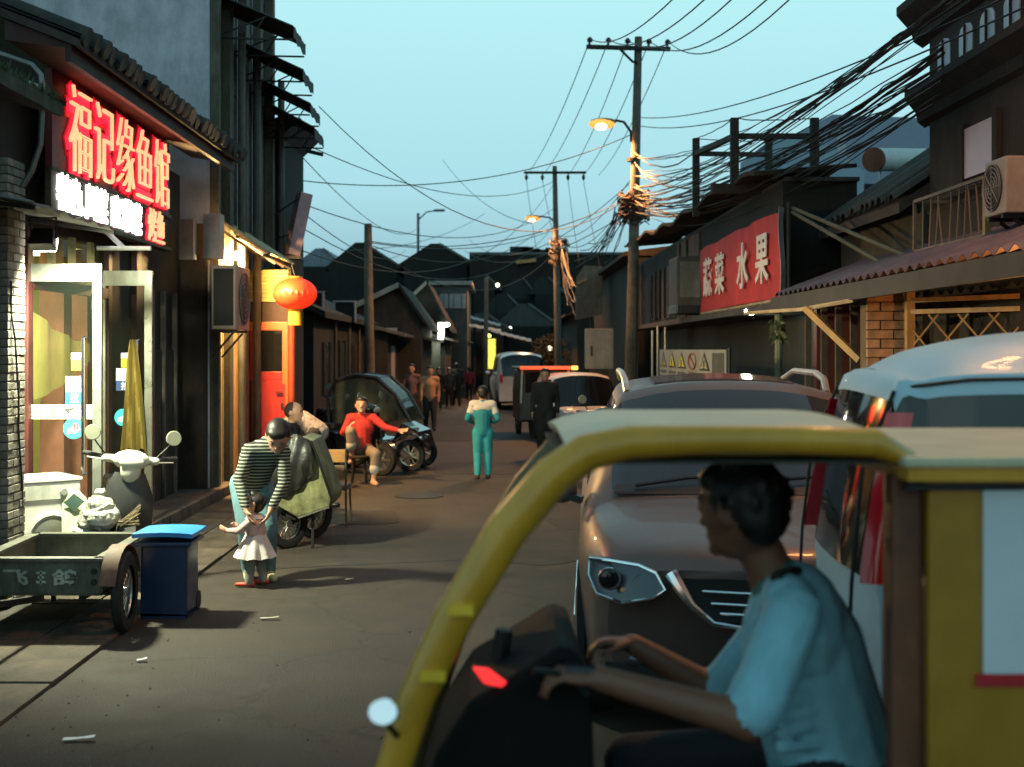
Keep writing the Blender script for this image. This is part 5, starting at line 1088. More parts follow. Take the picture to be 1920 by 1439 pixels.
for s in (-1, 1):
    pts = [(.50, .775), (.54, .845), (.62, .875), (.76, .885), (.855, .875), (.86, .80), (.82, .72), (.70, .70), (.56, .735)]
    q = [Vector((s * x, nose_y(x) * (.95) + .06 * (x > .8) - .085 + (z - .7) * .42, z)) for x, z in pts]
    cen = sum(q, Vector()) / len(q) + Vector((0, -.035, 0)); mb = MB(); n = len(q)
    mb.add(q + [cen] + [p + Vector((0, .09, 0)) for p in q], [(i, (i + 1) % n, n) for i in range(n)] + [(i, n + 1 + i, n + 1 + (i + 1) % n, (i + 1) % n) for i in range(n)])
    h = mb.build('headlight', clearL, suv, smooth=30)
    MB().tube([p + Vector((0, -.008, 0)) for p in q], .008, 6, closed=True).build('headlight_trim', chrome, h, smooth=True)
    c = cen + Vector((s * .07, -.005, .01)); MB().lathe(c, [(.044, .02), (.046, -.012), (.034, -.018)], (0, 1, 0), 20).build('projector', M('projector black', (.01, .01, .012), .05, var=0), h, smooth=True); MB().tube([c + Vector((math.cos(a) * .05, -.012, math.sin(a) * .05)) for a in [2 * math.pi * i / 20 for i in range(20)]], .006, 5, closed=True).build('projector_ring', chrome, h, smooth=True)
    for k_ in range(5): MB().bar(cen + Vector((-s * (.06 + .022 * k_), -.004, .03)), cen + Vector((-s * (.05 + .022 * k_), -.004, -.045)), .004, .01).build('reflector_rib', chrome, h)
    c = cen + Vector((-s * .09, -.006, -.02)); MB().lathe(c, [(.05, 0), (.055, -.01), (.03, .01)], (0, 1, 0), 18).build('reflector', chrome, h, smooth=True)
    MB().ell(cen + Vector((0, -.006, -.045)), (.018, .012, .014)).build('indicator_bulb', M('amber', (.7, .3, .08), .3), h)
    MB().add([p + Vector((0, -.014, 0)) for p in q] + [cen + Vector((0, -.02, 0))], [(i, (i + 1) % n, n) for i in range(n)]).build('headlight_cover', glass_mat('clear cover', (.3, .3, .32), .10, .03), h, smooth=50)
    # chrome horn of the grille, mirror, rail
    MB().tube([Vector((s * .47, nose_y(.47) - .03, .85)), Vector((s * .44, nose_y(.44) - .045, .80)), Vector((s * .38, nose_y(.38) - .05, .71)), Vector((s * .28, nose_y(.28) - .055, .63)), Vector((s * .05, -.055, .60))], [.035, .032, .02, .014, .012], 8).build('grille_chrome', chrome, suv, smooth=True)
    mr = MB().ell((s * 1.02, 1.55, 1.08), (.10, .07, .085), 14).build('mirror', silver, suv, smooth=True); MB().bar((s * .90, 1.5, 1.02), (s * 1.0, 1.53, 1.05), .06, .04).build('mirror_arm', black, mr); MB().ell((s * 1.06, 1.5, 1.08), (.07, .04, .02)).build('mirror_indicator', M('red lens', (.45, .02, .02), .2), mr)
    MB().tube([(s * .62, 2.1, 1.63), (s * .63, 2.25, 1.71), (s * .64, 2.6, 1.745), (s * .64, 3.5, 1.745), (s * .62, 3.9, 1.68)], .022, 8).build('roof_rail', M('roof rail', (.5, .42, .38), .35, m=.6), suv, smooth=True)
    for y_ in (.85, 3.55):
        wheel(suv, (s * .82, y_, .34), .34, .22, (s, 0, 0), steel, 5); MB().lathe((s * .90, y_, .36), [(.40, -.02), (.40, .018), (.36, .022)], (s, 0, 0), 26).build('wheel_arch', matte, suv, smooth=True)
    MB().ell((s * .62, .05 + nose_y(.62) - .05, .42), (.06, .04, .05)).build('fog_lamp', clearL, suv, smooth=True)
    MB().bar((s * .93, 1.3, .36), (s * .93, 3.2, .36), .03, .06).build('side_step', chrome, suv)
MB().prism([(-.42, -.012 + nose_y(.42), .82), (.42, -.012 + nose_y(.42), .82), (.30, -.03, .64), (-.30, -.03, .64)], (0, .05, 0)).build('grille', matte, suv)
for z, w_ in ((.775, .33), (.72, .29), (.675, .25)): MB().tube([(-w_, nose_y(w_) - .035, z), (-w_ / 2, nose_y(w_ / 2) - .045, z), (0, -.05, z), (w_ / 2, nose_y(w_ / 2) - .045, z), (w_, nose_y(w_) - .035, z)], .007, 6).build('grille_bar', chrome, suv)
pt = MB().box((0, -.055, .50), (.44, .012, .14)).build('number_plate', M('blue plate', (.02, .06, .25), .4, var=.05), suv)
text_obj('plate_lettering', '冀', M('plate white', (.75, .75, .75), .5, var=0), suv, (-.165, -.065, .50), .06, .095, (1, 0, 0), depth=.003)
MB().sheet([[(x, nose_y(x) * .9 - .02 + (0.05 if z < .3 else 0), z) for x in [-.78 + 1.56 * i / 16 for i in range(17)]] for z in (.24, .34, .40)]).build('lower_intake', matte, suv)
for s0, s1 in ((-.60, -.02), (.0, .52)):
    MB().tube([(s0, 1.16, 1.145), ((s0 + s1) / 2, 1.20, 1.185), (s1, 1.23, 1.20)], .012, 6).build('wiper', black, suv)
MB().prism([(-.72, 1.13, 1.10), (.72, 1.13, 1.10), (.70, 1.20, 1.135), (-.70, 1.20, 1.135)], (0, .01, .012)).build('cowl', black, suv)
MB().sheet([[(x, y_, 1.665 + (y_ - 2.2) * .05 * (1 if y_ < 2.6 else .6) + .048 * (1 - (x / .6) ** 2)) for x in [-.44 + .88 * i / 8 for i in range(9)]] for y_ in (2.25, 2.6, 3.0)], .012).build('sunroof', M('sunroof glass', (.12, .085, .085), .12, var=0), suv, smooth=True)
MB().ell((0, -.055, .835), (.055, .01, .035)).build('badge', chrome, suv)
place(suv, (1.29, 5.93, 0), R(-4.2))

# ---- white blue high roofed van, tail toward the street
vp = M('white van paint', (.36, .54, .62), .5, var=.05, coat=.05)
van = T('high_roof_van', 'white high roofed van parked across the lane, its tail toward the grey car', 'van')
V = [(0.0, [.45, .58, .64, .64, .62, .52, .40, .2, 0], [.35, .4, .55, .7, .82, .86, .88, .89, .9]),
     (.25, [.58, .68, .73, .73, .70, .58, .45, .23, 0], [.3, .36, .6, .85, 1.0, 1.04, 1.06, 1.07, 1.08]),
     (.95, [.62, .72, .76, .76, .72, .62, .54, .3, 0], [.3, .36, .65, .98, 1.16, 1.72, 1.78, 1.82, 1.83]),
     (1.5, [.62, .72, .76, .76, .74, .67, .62, .38, 0], [.3, .36, .65, .98, 1.16, 1.755, 1.83, 1.945, 1.97]),
     (2.4, [.62, .72, .76, .76, .74, .67, .63, .40, 0], [.3, .36, .65, .98, 1.16, 1.76, 1.84, 1.965, 2.0]),
     (3.15, [.62, .72, .76, .76, .74, .67, .63, .40, 0], [.3, .36, .65, .98, 1.16, 1.755, 1.83, 1.945, 1.97]),
     (3.50, [.62, .72, .76, .76, .74, .66, .61, .38, 0], [.3, .36, .65, .98, 1.16, 1.75, 1.82, 1.90, 1.92]),
     (3.69, [.61, .71, .75, .75, .73, .63, .56, .34, 0], [.3, .36, .65, .98, 1.16, 1.735, 1.79, 1.83, 1.84]),
     (3.81, [.61, .71, .75, .75, .73, .62, .53, .30, 0], [.3, .36, .65, .98, 1.17, 1.69, 1.725, 1.74, 1.745]),
     (3.92, [.58, .69, .73, .73, .71, .60, .48, .26, 0], [.34, .38, .65, .95, 1.08, 1.12, 1.13, 1.135, 1.14])]
def vanp(i, j, s):
    if i == 1 and j >= 5: return 'windshield'
    if i in (2, 3, 4, 5, 6, 7) and j == 4: return 'side_window#%d%d' % (s, i)
    if i == 8 and j >= 5: return 'rear_window'
    return 'body'
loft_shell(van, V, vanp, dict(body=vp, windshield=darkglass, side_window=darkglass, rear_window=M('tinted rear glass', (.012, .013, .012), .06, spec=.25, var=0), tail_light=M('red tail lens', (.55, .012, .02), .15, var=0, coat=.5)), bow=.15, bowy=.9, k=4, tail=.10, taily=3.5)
for s in (-1, 1):
    g = []
    for q in range(9):
        t = q / 8; z = 1.13 + .56 * t; yr = 3.895 - .10 * t ** 1.2; xo = .715 - .075 * t - (.055 if s > 0 else 0)
        g.append([(s * (xo + .012), yr - .0, z), (s * (xo + .028), yr - .03, z), (s * (xo + .035), yr - .06, z), (s * (xo + .032), yr - .085, z)])
    MB().sheet(g, .012).build('tail_light', MATS['red tail lens'], van, smooth=50)
seam = M('black seam', (.01, .01, .01), .7, var=0)
for s in (-1, 1): MB().tube([(s * .60, .95, 1.79), (s * .665, 1.5, 1.806), (s * .668, 2.4, 1.81), (s * .668, 3.15, 1.806), (s * .655, 3.52, 1.80), (s * .60, 3.74, 1.77)], .007, 5).build('roof_seam', seam, van)
MB().tube([(x * .60, 3.74 - .03 * x * x, 1.77 + .05 * (1 - x * x)) for x in [-1 + i / 6 for i in range(13)]], .009, 5).build('tailgate_seam', seam, van)
for s in (-1, 1): MB().tube([(s * .60, 3.76, 1.76), (s * .635, 3.87, 1.5), (s * .665, 3.91, 1.12), (s * .67, 3.92, .9), (s * .66, 3.93, .45)], .007, 5).build('tailgate_seam', seam, van)
MB().sheet([[(x, 3.96 - .12 * (x / .75) ** 2, z) for x in [-.74 + 1.48 * i / 14 for i in range(15)]] for z in (.32, .42, .55, .58)], .05).build('rear_bumper', M('silver bumper', (.4, .4, .4), .4, m=.3), van, smooth=True)
MB().box((0, 3.965, .78), (.44, .012, .14)).build('number_plate', M('blue plate'), van); MB().bar((-.2, 3.95, .92), (.2, 3.95, .92), .05).build('handle_trim', chrome, van)
for s in (-1, 1):
    for y_ in (.85, 3.05): wheel(van, (s * .68, y_, .29), .29, .18, (s, 0, 0), steel, 6); MB().lathe((s * .755, y_, .30), [(.34, -.02), (.34, .008), (.3, .012)], (s, 0, 0), 24).build('wheel_arch', matte, van, smooth=True)
place(van, (5.15, 4.50, 0), R(83.5))

# ---- yellow passenger tricycle in the foreground
tri = T('yellow_tricycle', 'yellow roofed passenger tricycle crossing the foreground toward the left', 'tricycle', (.6, 3.2, 0))
yel = M('yellow enamel', (.56, .27, .018), .4, var=.15, scale=5, coat=.3); yelD = M('darker yellow panel', (.34, .165, .010), .45, var=.15, scale=4); crm = M('cream roof', (.55, .50, .33), .5, var=.12)  # cab panel yellow is a darker copy of the enamel
Yn, Yr = 2.75, 3.68
def post(Y, dx):
    pts = [P(u, v, Yn) for u, v in ((640, 1800), (690, 1600), (728, 1470), (780, 1310), (850, 1160), (950, 995), (1040, 890), (1100, 848), (1180, 830), (1300, 826), (1500, 826), (1640, 832), (1705, 862))]
    return [Vector((p.x + dx, Y, p.z)) for p in pts]
pn = post(Yn, 0); pf = post(Yr, .07)[:9]
MB().tube(pn, [.034, .034, .037, .040, .043, .045, .044, .042, .038, .034, .033, .032, .020], 12).build('windshield_post', yel, tri, smooth=True)
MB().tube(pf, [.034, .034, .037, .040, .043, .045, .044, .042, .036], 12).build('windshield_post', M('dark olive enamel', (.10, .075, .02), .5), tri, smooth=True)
MB().sheet([[a.lerp(b, q) for q in (0, .25, .5, .75, 1)] for a, b in zip(pn[:8], pf[:8])]).build('windshield', glass_mat('scratched clear plastic', (.25, .22, .12), .22, .15), tri, smooth=True)
for z in (1.32, 1.18): MB().box((-.075 - (1.32 - z) * .42, Yn - .046, z + .03), (.055, .012, .022)).build('clip', M('bright clip', (.85, .5, .03), .4), tri)
xs = [.15 + .0441 * i for i in range(18)]
MB().sheet([[(x, y_, 1.726 + .018 * math.sin(math.pi * (y_ - Yn) / (Yr - Yn)) - .035 * max(0, (.30 - x) / .15) ** 2 - .05 * max(0, (x - .78) / .12) ** 2) for x in xs] for y_ in [Yn - .02 + (Yr - Yn + .04) * i / 8 for i in range(9)]], .018).build('roof_skin', crm, tri, smooth=True)
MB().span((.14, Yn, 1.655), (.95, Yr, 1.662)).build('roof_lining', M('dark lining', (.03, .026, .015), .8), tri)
# passenger cab
MB().span((.93, Yn, .36), (2.15, Yn + .03, 1.625)).build('cab_side', yelD, tri, bevel=.006); MB().span((1.14, Yr - .03, .36), (2.15, Yr, 1.625)).build('cab_side', yelD, tri)
MB().span((2.12, Yn + .03, .36), (2.15, Yr - .03, 1.625)).build('cab_back', yelD, tri)
MB().span((.86, Yn - .06, 1.652), (2.2, Yr + .03, 1.674)).build('cab_roof', crm, tri, bevel=.006)
MB().span((.87, Yn - .05, 1.622), (2.19, Yr + .02, 1.6515)).build('cab_roof_band', yel, tri)
MB().span((.88, Yn - .006, 1.598), (2.15, Yn + .02, 1.612)).build('drip_edge', black, tri)
MB().span((1.045, Yn - .006, 1.205), (2.1, Yn - .001, 1.60)).build('side_poster', M('pale poster', (.60, .64, .68), .5, var=.05), tri); MB().span((1.03, Yn - .008, 1.178), (2.1, Yn - .002, 1.2045)).build('poster_stripe', M('red stripe', (.42, .012, .02), .5), tri)
MB().box((1.22, Yn - .0075, 1.40), (.12, .003, .10)).build('poster_print', M('grey print', (.40, .44, .47), .6, var=.1), tri)
MB().span((.86, Yn + .031, .36), (.93, Yn + .08, 1.63)).build('cab_post', M('brown cab post', (.13, .045, .02), .6, var=.4), tri, bevel=.01); MB().span((1.10, Yr - .08, .36), (1.17, Yr - .031, 1.63)).build('cab_post', M('brown cab post'), tri, bevel=.01)
MB().span((1.10, Yn + .1, .75), (1.19, Yr - .1, 1.32)).build('partition', M('dark brown cushion', (.05, .022, .012), .6, var=.3), tri, bevel=.03)
MB().span((.50, Yn + .22, .58), (.90, Yr - .22, .72)).build('saddle', M('dark brown cushion'), tri, bevel=.04)
MB().span((-.05, Yn + .06, .26), (2.1, Yr - .06, .34)).build('floor_pan', iron, tri)
cw = [P(u, v, 2.95) for u, v in ((770, 1560), (815, 1420), (880, 1318), (975, 1262), (1050, 1215), (1085, 1225), (1110, 1300), (1120, 1560))]
MB().prism(cw, (0, .55, 0)).build('front_cowl', M('cowl black', (.004, .004, .004), .75, var=.3, spec=.2), tri, bevel=.02)
hb = MB(); hb.tube([P(1100, 1300, 2.92), P(1068, 1262, 2.90), P(1050, 1255, 2.98), P(1040, 1235, 3.22), P(1050, 1215, 3.45), P(1075, 1210, 3.50)], .014, 8); hb.build('handlebar', iron, tri, smooth=True)
MB().tube([P(1115, 1262, 2.90), P(1060, 1258, 2.90)], .019, 8).build('grip', black, tri, smooth=True); MB().tube([P(1180, 1205, 3.5), P(1120, 1205, 3.5)], .019, 8).build('grip', black, tri, smooth=True)
MB().tube([P(1050, 1262, 2.88), P(1000, 1258, 2.86)], .008, 6).build('brake_lever', iron, tri)
c = P(916, 1268, 2.94); MB().prism([c + Vector(q) for q in ((-.035, 0, .022), (.0, 0, .018), (.04, 0, -.012), (.03, 0, -.020), (-.01, 0, -.012))], (0, -.02, 0)).build('brake_light', E('red indicator', (1, .03, .03), 1.3), tri)
mi = MB().lathe(P(719, 1336, 2.62), [(.030, -.006), (.033, .0), (.030, .008)], (-.1, -1, .35), 20, 1, .85).build('wing_mirror', M('mirror face', (.75, .8, .85), .06, m=1, var=0), tri, smooth=True); MB().tube([P(722, 1352, 2.63), P(752, 1390, 2.75)], .007, 6).build('mirror_stalk', iron, mi)
wheel(tri, (-.18, 3.2, .27), .27, .09, (0, 1, 0), steel, 24); wheel(tri, (1.6, Yn + .09, .27), .27, .09, (0, 1, 0), steel, 24); wheel(tri, (1.6, Yr - .09, .27), .27, .09, (0, 1, 0), steel, 24)
for y_ in (3.13, 3.27): MB().tube([(-.18, y_, .27), (-.02, y_, .95)], .016, 8).build('fork', iron, tri)
MB().tube([(-.02, 3.2, .9), (.02, 3.2, 1.2)], .022, 8).build('steering_tube', iron, tri); MB().bar((1.6, Yn + .1, .27), (1.6, Yr - .1, .27), .04).build('axle', iron, tri)

# ---- small cars further down
def mini(name, label, L_, H, W, paint, loc, rz, van_=False, tail=None):
    t = T(name, label, 'car' if not van_ else 'van')
    h, w_ = H, W / 2; hb = .52 * H if not van_ else .54 * H
    def row(y, wk, zs): return (y, [w_ * a * wk for a in (.80, .94, 1, .99, .95, .84, .70, .38, 0)], zs)
    hz = lambda b: [.2, .27, .42 * h, .5 * h, b - .03, b, b + .015, b + .02, b + .022]
    fz = lambda k: [.2, .27, .42 * h, .5 * h, .58 * h, .90 * h * k, .955 * h * k, .99 * h * k, h * k]
    nose = .30 if van_ else .75
    st = [row(0, .84, [.25, .3, .32 * h, .38 * h, .44 * h, .455 * h, .46 * h, .465 * h, .47 * h]), row(.12, .95, hz(.49 * h)), row(nose, 1, hz(hb)), row(nose + .6, 1, fz(.965)), row(nose + .95, 1, fz(1)), row(L_ * .7, 1, fz(1)), row(L_ - .32, .99, fz(.96)), row(L_, .93, [.3, .34, .38 * h, .48 * h, .54 * h, .57 * h, .58 * h, .585 * h, .59 * h])]
    def pf_(i, j, s):
        if i == 2 and j >= 5: return 'windshield'
        if i in (3, 4) and j == 4: return 'side_window#%d%d' % (s, i)
        if i == 6 and j >= 5: return 'rear_window'
        return 'body'
    loft_shell(t, st, pf_, dict(body=paint, windshield=darkglass, side_window=darkglass, rear_window=darkglass), bow=.16, bowy=.8, k=3, tail=.08, taily=L_ * .7)
    for s in (-1, 1):
        MB().ell((s * w_ * .68, .05, .43 * h), (.15, .07, .075), 12).build('headlight', clearL, t, smooth=True)
        MB().box((s * w_ * .84, L_ - .02, .55 * h), (.09, .06, .26)).build('tail_light', M('red tail lens'), t, bevel=.01)
        for y_ in (.62, L_ - .6): wheel(t, (s * w_ * .9, y_, .28), .28, .17, (s, 0, 0), steel, 6); MB().lathe((s * w_ * .985, y_, .29), [(.34, -.02), (.34, .014), (.3, .018)], (s, 0, 0), 22).build('wheel_arch', matte, t, smooth=True)
        MB().ell((s * (w_ + .08), nose + .32, .62 * h), (.08, .05, .06)).build('mirror', paint, t, smooth=True)
    MB().box((0, .0, .30 * h), (w_ * 1.1, .05, .1 * h)).build('grille', matte, t); MB().box((0, -.03, .24 * h), (.42, .015, .12)).build('number_plate', M('blue plate'), t); MB().box((0, L_ + .01, .42 * h), (.42, .015, .12)).build('number_plate', M('blue plate'), t)
    MB().tube([(-w_ * .5, nose - .02, hb + .03), (0, nose + .03, hb + .07)], .012, 5).build('wiper', black, t)
    MB().sheet([[(x * w_ * .92, L_ + .02 - .05 * x * x, z) for x in (-1, -.5, 0, .5, 1)] for z in (.28, .4, .5)], .04).build('rear_bumper', paint, t)
    place(t, loc, rz); return t
mini('compact_car', 'small white boxy car facing the camera behind the dark walker', 3.2, 1.42, 1.5, M('white car paint', (.55, .54, .53), .25, var=.05, coat=.5), G(1096, 838) + Vector((.32, 0, 0)), R(12))
mini('minivan', 'white minivan seen from behind in the distance', 4.0, 1.82, 1.62, M('white car paint'), (P(964, 0, 40).x, 44.2, 0), R(180 + 4), True)
# black covered tricycle with a lit red roof bar
bt = T('black_tricycle', 'black enclosed tricycle with a glowing orange red roof bar', 'tricycle')
MB().prism([(-.55, 0, .35), (.55, 0, .35), (.55, 0, 1.0), (.50, .1, 1.48), (-.50, .1, 1.48), (-.55, 0, 1.0)], (0, 1.9, 0)).build('body', black, bt, bevel=.04)
MB().box((0, .02, 1.2), (.86, .03, .44)).build('windshield', darkglass, bt); MB().box((0, .9, 1.50), (1.16, 1.9, .05)).build('roof', black, bt, bevel=.015); MB().box((.02, -.08, 1.51), (1.14, .08, .07)).build('roof_light_bar', E('orange red bar', (1, .10, .03), 1.3), bt, bevel=.01); MB().box((.62, -.08, 1.51), (.14, .085, .08)).build('amber_lamp', E('amber lamp', (1, .55, .1), 2.5), bt, bevel=.01)
for s in (-1, 1): MB().tube([(s * .53, -.03, .75), (s * .50, .0, 1.46)], .022, 6).build('pale_edge', M('pale edge strip', (.6, .55, .5), .5), bt); wheel(bt, (s * .45, 1.5, .25), .25, .12, (1, 0, 0), steel, 5)
wheel(bt, (0, .1, .25), .25, .12, (1, 0, 0), steel, 5); MB().box((0, .0, .6), (.22, .06, .16)).build('headlight', clearL, bt, bevel=.02); MB().box((0, -.03, .35), (.35, .06, .1)).build('bumper', iron, bt)
place(bt, G(1012, 822) + Vector((.12, 0, 0)), R(4))
# covered mobility car with alloy wheels on the left
mc = T('mobility_car', 'black covered mobility car with spoked alloy wheel parked on the left', 'mobility car', (0, 0, 0))
MB().sheet([[(x, y_, z) for x, z in ((-.75, .35), (-.72, .72), (-.3, .74), (0, .5), (.3, .48), (.45, .75), (.72, .62), (.80, .36))] for y_ in (-.36, -.2, 0, .2, .36)], .03).build('body', M('black gloss paint', (.010, .010, .011), .18, var=0, coat=.6), mc, smooth=True)
for y_ in (-.38, .38):
    pts = [(-.74, y_, .7), (-.76, y_, 1.15), (-.62, y_, 1.42), (-.3, y_, 1.50), (.05, y_, 1.46), (.35, y_, 1.2), (.6, y_, .78)]
    fr = MB().tube(pts, .03, 8).build('hoop', black, mc, smooth=True)
    MB().prism([(-.68, y_, .74), (-.70, y_, 1.13), (-.58, y_, 1.38), (-.3, y_, 1.45), (.03, y_, 1.41), (.31, y_, 1.17), (.52, y_, .8)], (0, .006, 0)).build('side_pane', glass_mat('smoky pane', (.05, .06, .05), .55, .05), mc)
MB().sheet([[(x, y_, z) for x, z in ((-.62, 1.43), (-.3, 1.51), (.05, 1.47))] for y_ in (-.38, 0, .38)], .02).build('roof', black, mc, smooth=True); MB().sheet([[(x, y_, z) for x, z in ((.05, 1.46), (.35, 1.2), (.6, .78))] for y_ in (-.36, 0, .36)]).build('windshield', glass_mat('smoky pane'), mc, smooth=True)
al = M('bright alloy', (.62, .60, .52), .25, m=.9, var=.1)
for x in (-.55, .58):
    for y_ in (-.36, .36): wheel(mc, (x, y_, .25), .25, .11, (0, 1, 0), al, 9)
MB().sheet([[(.58 + .31 * math.cos(a), -.44 + s * .16, .27 + .31 * math.sin(a)) for a in [R(10 + 16 * i) for i in range(11)]] for s in (0, 1)], .012).build('fender', M('black gloss paint'), mc, smooth=True); MB().ell((.80, -.2, .52), (.06, .09, .06)).build('headlight', clearL, mc, smooth=True); MB().span((-.4, -.25, .48), (.0, .25, .62)).build('seat', black, mc, bevel=.03)
p = G(712, 884); place(mc, (p.x - .02, p.y + .45, 0), R(-12))
# ================================================================== scooters and street things
def scooter(label, paint, loc, rz, basket=False, lean=0.0, group=None, lower=None):
    t = T('motor_scooter', label, 'scooter', (0, 0, 0), group)
    wheel(t, (0, -.62, .24), .24, .10, (1, 0, 0), steel, 6); wheel(t, (0, .60, .24), .24, .11, (1, 0, 0), steel, 6)
    MB().sheet([[(s * .065, -.62 + .29 * math.cos(a), .24 + .29 * math.sin(a)) for a in [R(20 + 15 * i) for i in range(11)]] for s in (-1, -.3, .3, 1)], .01).build('front_fender', lower or paint, t, smooth=True)
    for s in (-1, 1): MB().tube([(s * .05, -.62, .24), (s * .05, -.50, .68)], .018, 8).build('fork_leg', steel, t, smooth=True)
    lsm = lower or paint
    MB().sheet([[(x, y_ - .06 * (1 - (x / .22) ** 2), z) for x in [k * wd / 3 for k in range(-3, 4)]] for y_, z, wd in ((-.42, .30, .17), (-.50, .50, .21), (-.48, .72, .20), (-.42, .90, .12))], .02).build('leg_shield', lsm, t, smooth=True)
    # headset cowl
    hs = Fig(); hs.ell((0, -.44, 1.0), (.15, .10, .085), 'p'); hs.ell((0, -.50, .92), (.085, .06, .10), 'p'); hs.cap((-.2, -.40, 1.0), (.2, -.40, 1.0), .035, .035, 'p')
    h = hs.build('headset', dict(p=paint), t, .012, 4)
    MB().ell((0, -.535, .985), (.10, .035, .052), 14).build('headlight', M('pale lamp glass', (.55, .55, .45), .1, var=0), h, smooth=True)
    MB().tube([(-.36, -.33, 1.03), (-.2, -.40, 1.01), (.2, -.40, 1.01), (.36, -.33, 1.03)], .012, 8).build('handlebar', steel, t, smooth=True)
    for s in (-1, 1):
        MB().tube([(s * .22, -.392, 1.015), (s * .37, -.325, 1.03)], .02, 8).build('grip', black, t, smooth=True); MB().tube([(s * .2, -.42, .99), (s * .34, -.40, 1.0)], .007, 6).build('brake_lever', steel, t)
        m_ = MB().lathe((s * .32, -.42, 1.20), [(.058, -.01), (.064, 0), (.058, .012)], (s * .1, -1, .12), 18).build('mirror', M('mirror back', (.16, .16, .12), .35, var=.1), t, smooth=True); MB().tube([(s * .2, -.40, 1.03), (s * .28, -.40, 1.12), (s * .32, -.41, 1.18)], .007, 6).build('mirror_stalk', black, m_)
    MB().span((-.14, -.42, .27), (.14, .12, .33)).build('footboard', black, t, bevel=.02)
    MB().sheet([[(s * wd, y_, z) for s in (-1, -.6, 0, .6, 1)] for y_, z, wd in ((.08, .34, .13), (.14, .62, .14), (.45, .68, .15), (.86, .70, .10), (.92, .60, .08), (.60, .42, .13), (.1, .33, .13))]).build('rear_body', lower or paint, t, smooth=True)
    for s in (-1, 1): MB().prism([(s * .14, .10, .34), (s * .15, .16, .64), (s * .14, .85, .69), (s * .11, .90, .58), (s * .14, .55, .40)], (-s * .02, 0, 0)).build('side_panel', lower or paint, t)
    MB().span((-.13, .14, .67), (.13, .86, .77)).build('seat', M('seat vinyl', (.015, .014, .014), .5), t, bevel=.04); MB().box((0, .93, .62), (.14, .04, .07)).build('tail_light', M('red tail lens'), t, bevel=.01)
    MB().tube([(-.1, .3, .30), (-.25, .36, .02)], .012, 6).build('kick_stand', iron, t)
    if basket:
        mb = MB()
        for z in (.62, .76, .9): mb.tube([(-.16, -.78, z), (.16, -.78, z), (.16, -.56, z), (-.16, -.56, z)], .006, 5, closed=True)
        for k in range(7): x = -.16 + .32 * k / 6; mb.tube([(x, -.78, .9), (x, -.76, .62), (x, -.57, .62), (x, -.56, .9)], .004, 4)
        mb.build('basket', steel, t)
    place(t, loc, rz, 0, lean); return t
ivory = M('ivory scooter paint', (.58, .57, .46), .3, var=.05, coat=.4); gloss = M('black gloss paint')
p = P(217, 875, 10.35); scooter('ivory scooter parked at the restaurant door, round mirrors up', ivory, (p.x - .13, p.y + .4, .01), R(20), lean=R(6), lower=M('dark scooter panel', (.03, .03, .028), .4, var=.2))
p = G(745, 893); scooter('black scooter with chrome fender beside the sitting person in red', gloss, (p.x - .80, p.y + .30, 0), R(66))
p = G(618, 850); scooter('black scooter in the shade behind the seated man in dark clothes', gloss, (p.x - .1, p.y + 1.0, 0), R(40)); 
p = G(1045, 905); scooter('dark scooter parked against the left side of the grey car', gloss, (p.x + .45, p.y + .2, 0), R(25))
p = G(775, 780); scooter('dark scooter among the shadows behind the mobility car', gloss, (p.x - .6, p.y + 1, 0), R(70))

# ---- flat bed cargo tricycle lower left
cart = T('cargo_cart', 'grey steel cargo tricycle bed with raised lettering at lower left', 'cart', (-3.0, 9.0, 0))
cm = M('grey green bed steel', (.12, .12, .095), .55, m=.2, var=.35, scale=7, bump=.1)
q0, q1, q2, q3 = Vector((-3.42, 8.48, 0)), Vector((-2.62, 8.48, 0)), Vector((-2.66, 9.62, 0)), Vector((-3.46, 9.62, 0)); zb, zt = .29, .50
for a, b, nm in ((q0, q1, 'front_board'), (q1, q2, 'side_board'), (q2, q3, 'tail_board'), (q3, q0, 'side_board')):
    MB().bar(a + up * (zb + zt) / 2, b + up * (zb + zt) / 2, .025, zt - zb).build(nm, cm, cart)
    MB().bar(a + up * (zt + .012) + (b - a).normalized() * -.03, b + up * (zt + .012) + (b - a).normalized() * .03, .085, .025).build('rim', cm, cart, bevel=.004)
MB().prism([q0 + up * (zb - .02), q1 + up * (zb - .02), q2 + up * (zb - .02), q3 + up * (zb - .02)], (0, 0, .02)).build('bed_floor', M('bed floor', (.13, .12, .08), .7, var=.4), cart)
lt = M('raised letter', (.42, .44, .38), .5, m=.2, var=.3)
text_obj('raised_character', '飞', lt, cart, P(30, 1083, 8.462), .165, .105, (1, 0, 0), depth=.02, bold=.03); text_obj('raised_character', '鸽', lt, cart, P(122, 1083, 8.462), .17, .11, (1, 0, 0), depth=.02, bold=.03)
c = P(77, 1083, 8.462); em = MB()
for z, w_ in ((.03, .06), (.0, .04), (-.03, .065)): em.box(c + Vector((0, 0, z)), (w_, .014, .016))
em.box(c, (.012, .014, .09)); em.build('emblem', lt, cart)
for k, v in enumerate((1072, 1092)): MB().lathe(P(176, v, 8.465), [(.02, -.01), (.02, .01)], (0, 1, 0), 14).build('corner_boss', black, cart)
for x in (-3.50, -2.50): wheel(cart, (x, 8.62, .27), .27, .07, (1, .05, 0), steel, 28)
MB().bar((-3.5, 8.62, .27), (-2.5, 8.62, .27), .04).build('axle', iron, cart); MB().sheet([[(-2.53 + s * .09, 8.62 + .31 * math.cos(a), .28 + .31 * math.sin(a)) for a in [R(15 + 15 * i) for i in range(11)]] for s in (-.6, .6)], .008).build('mudguard', M('rusty guard', (.16, .09, .06), .7, var=.4), cart, smooth=True)
for x in (-3.3, -2.75): MB().bar((x, 8.5, .26), (x, 9.6, .26), .04).build('chassis_rail', iron, cart)
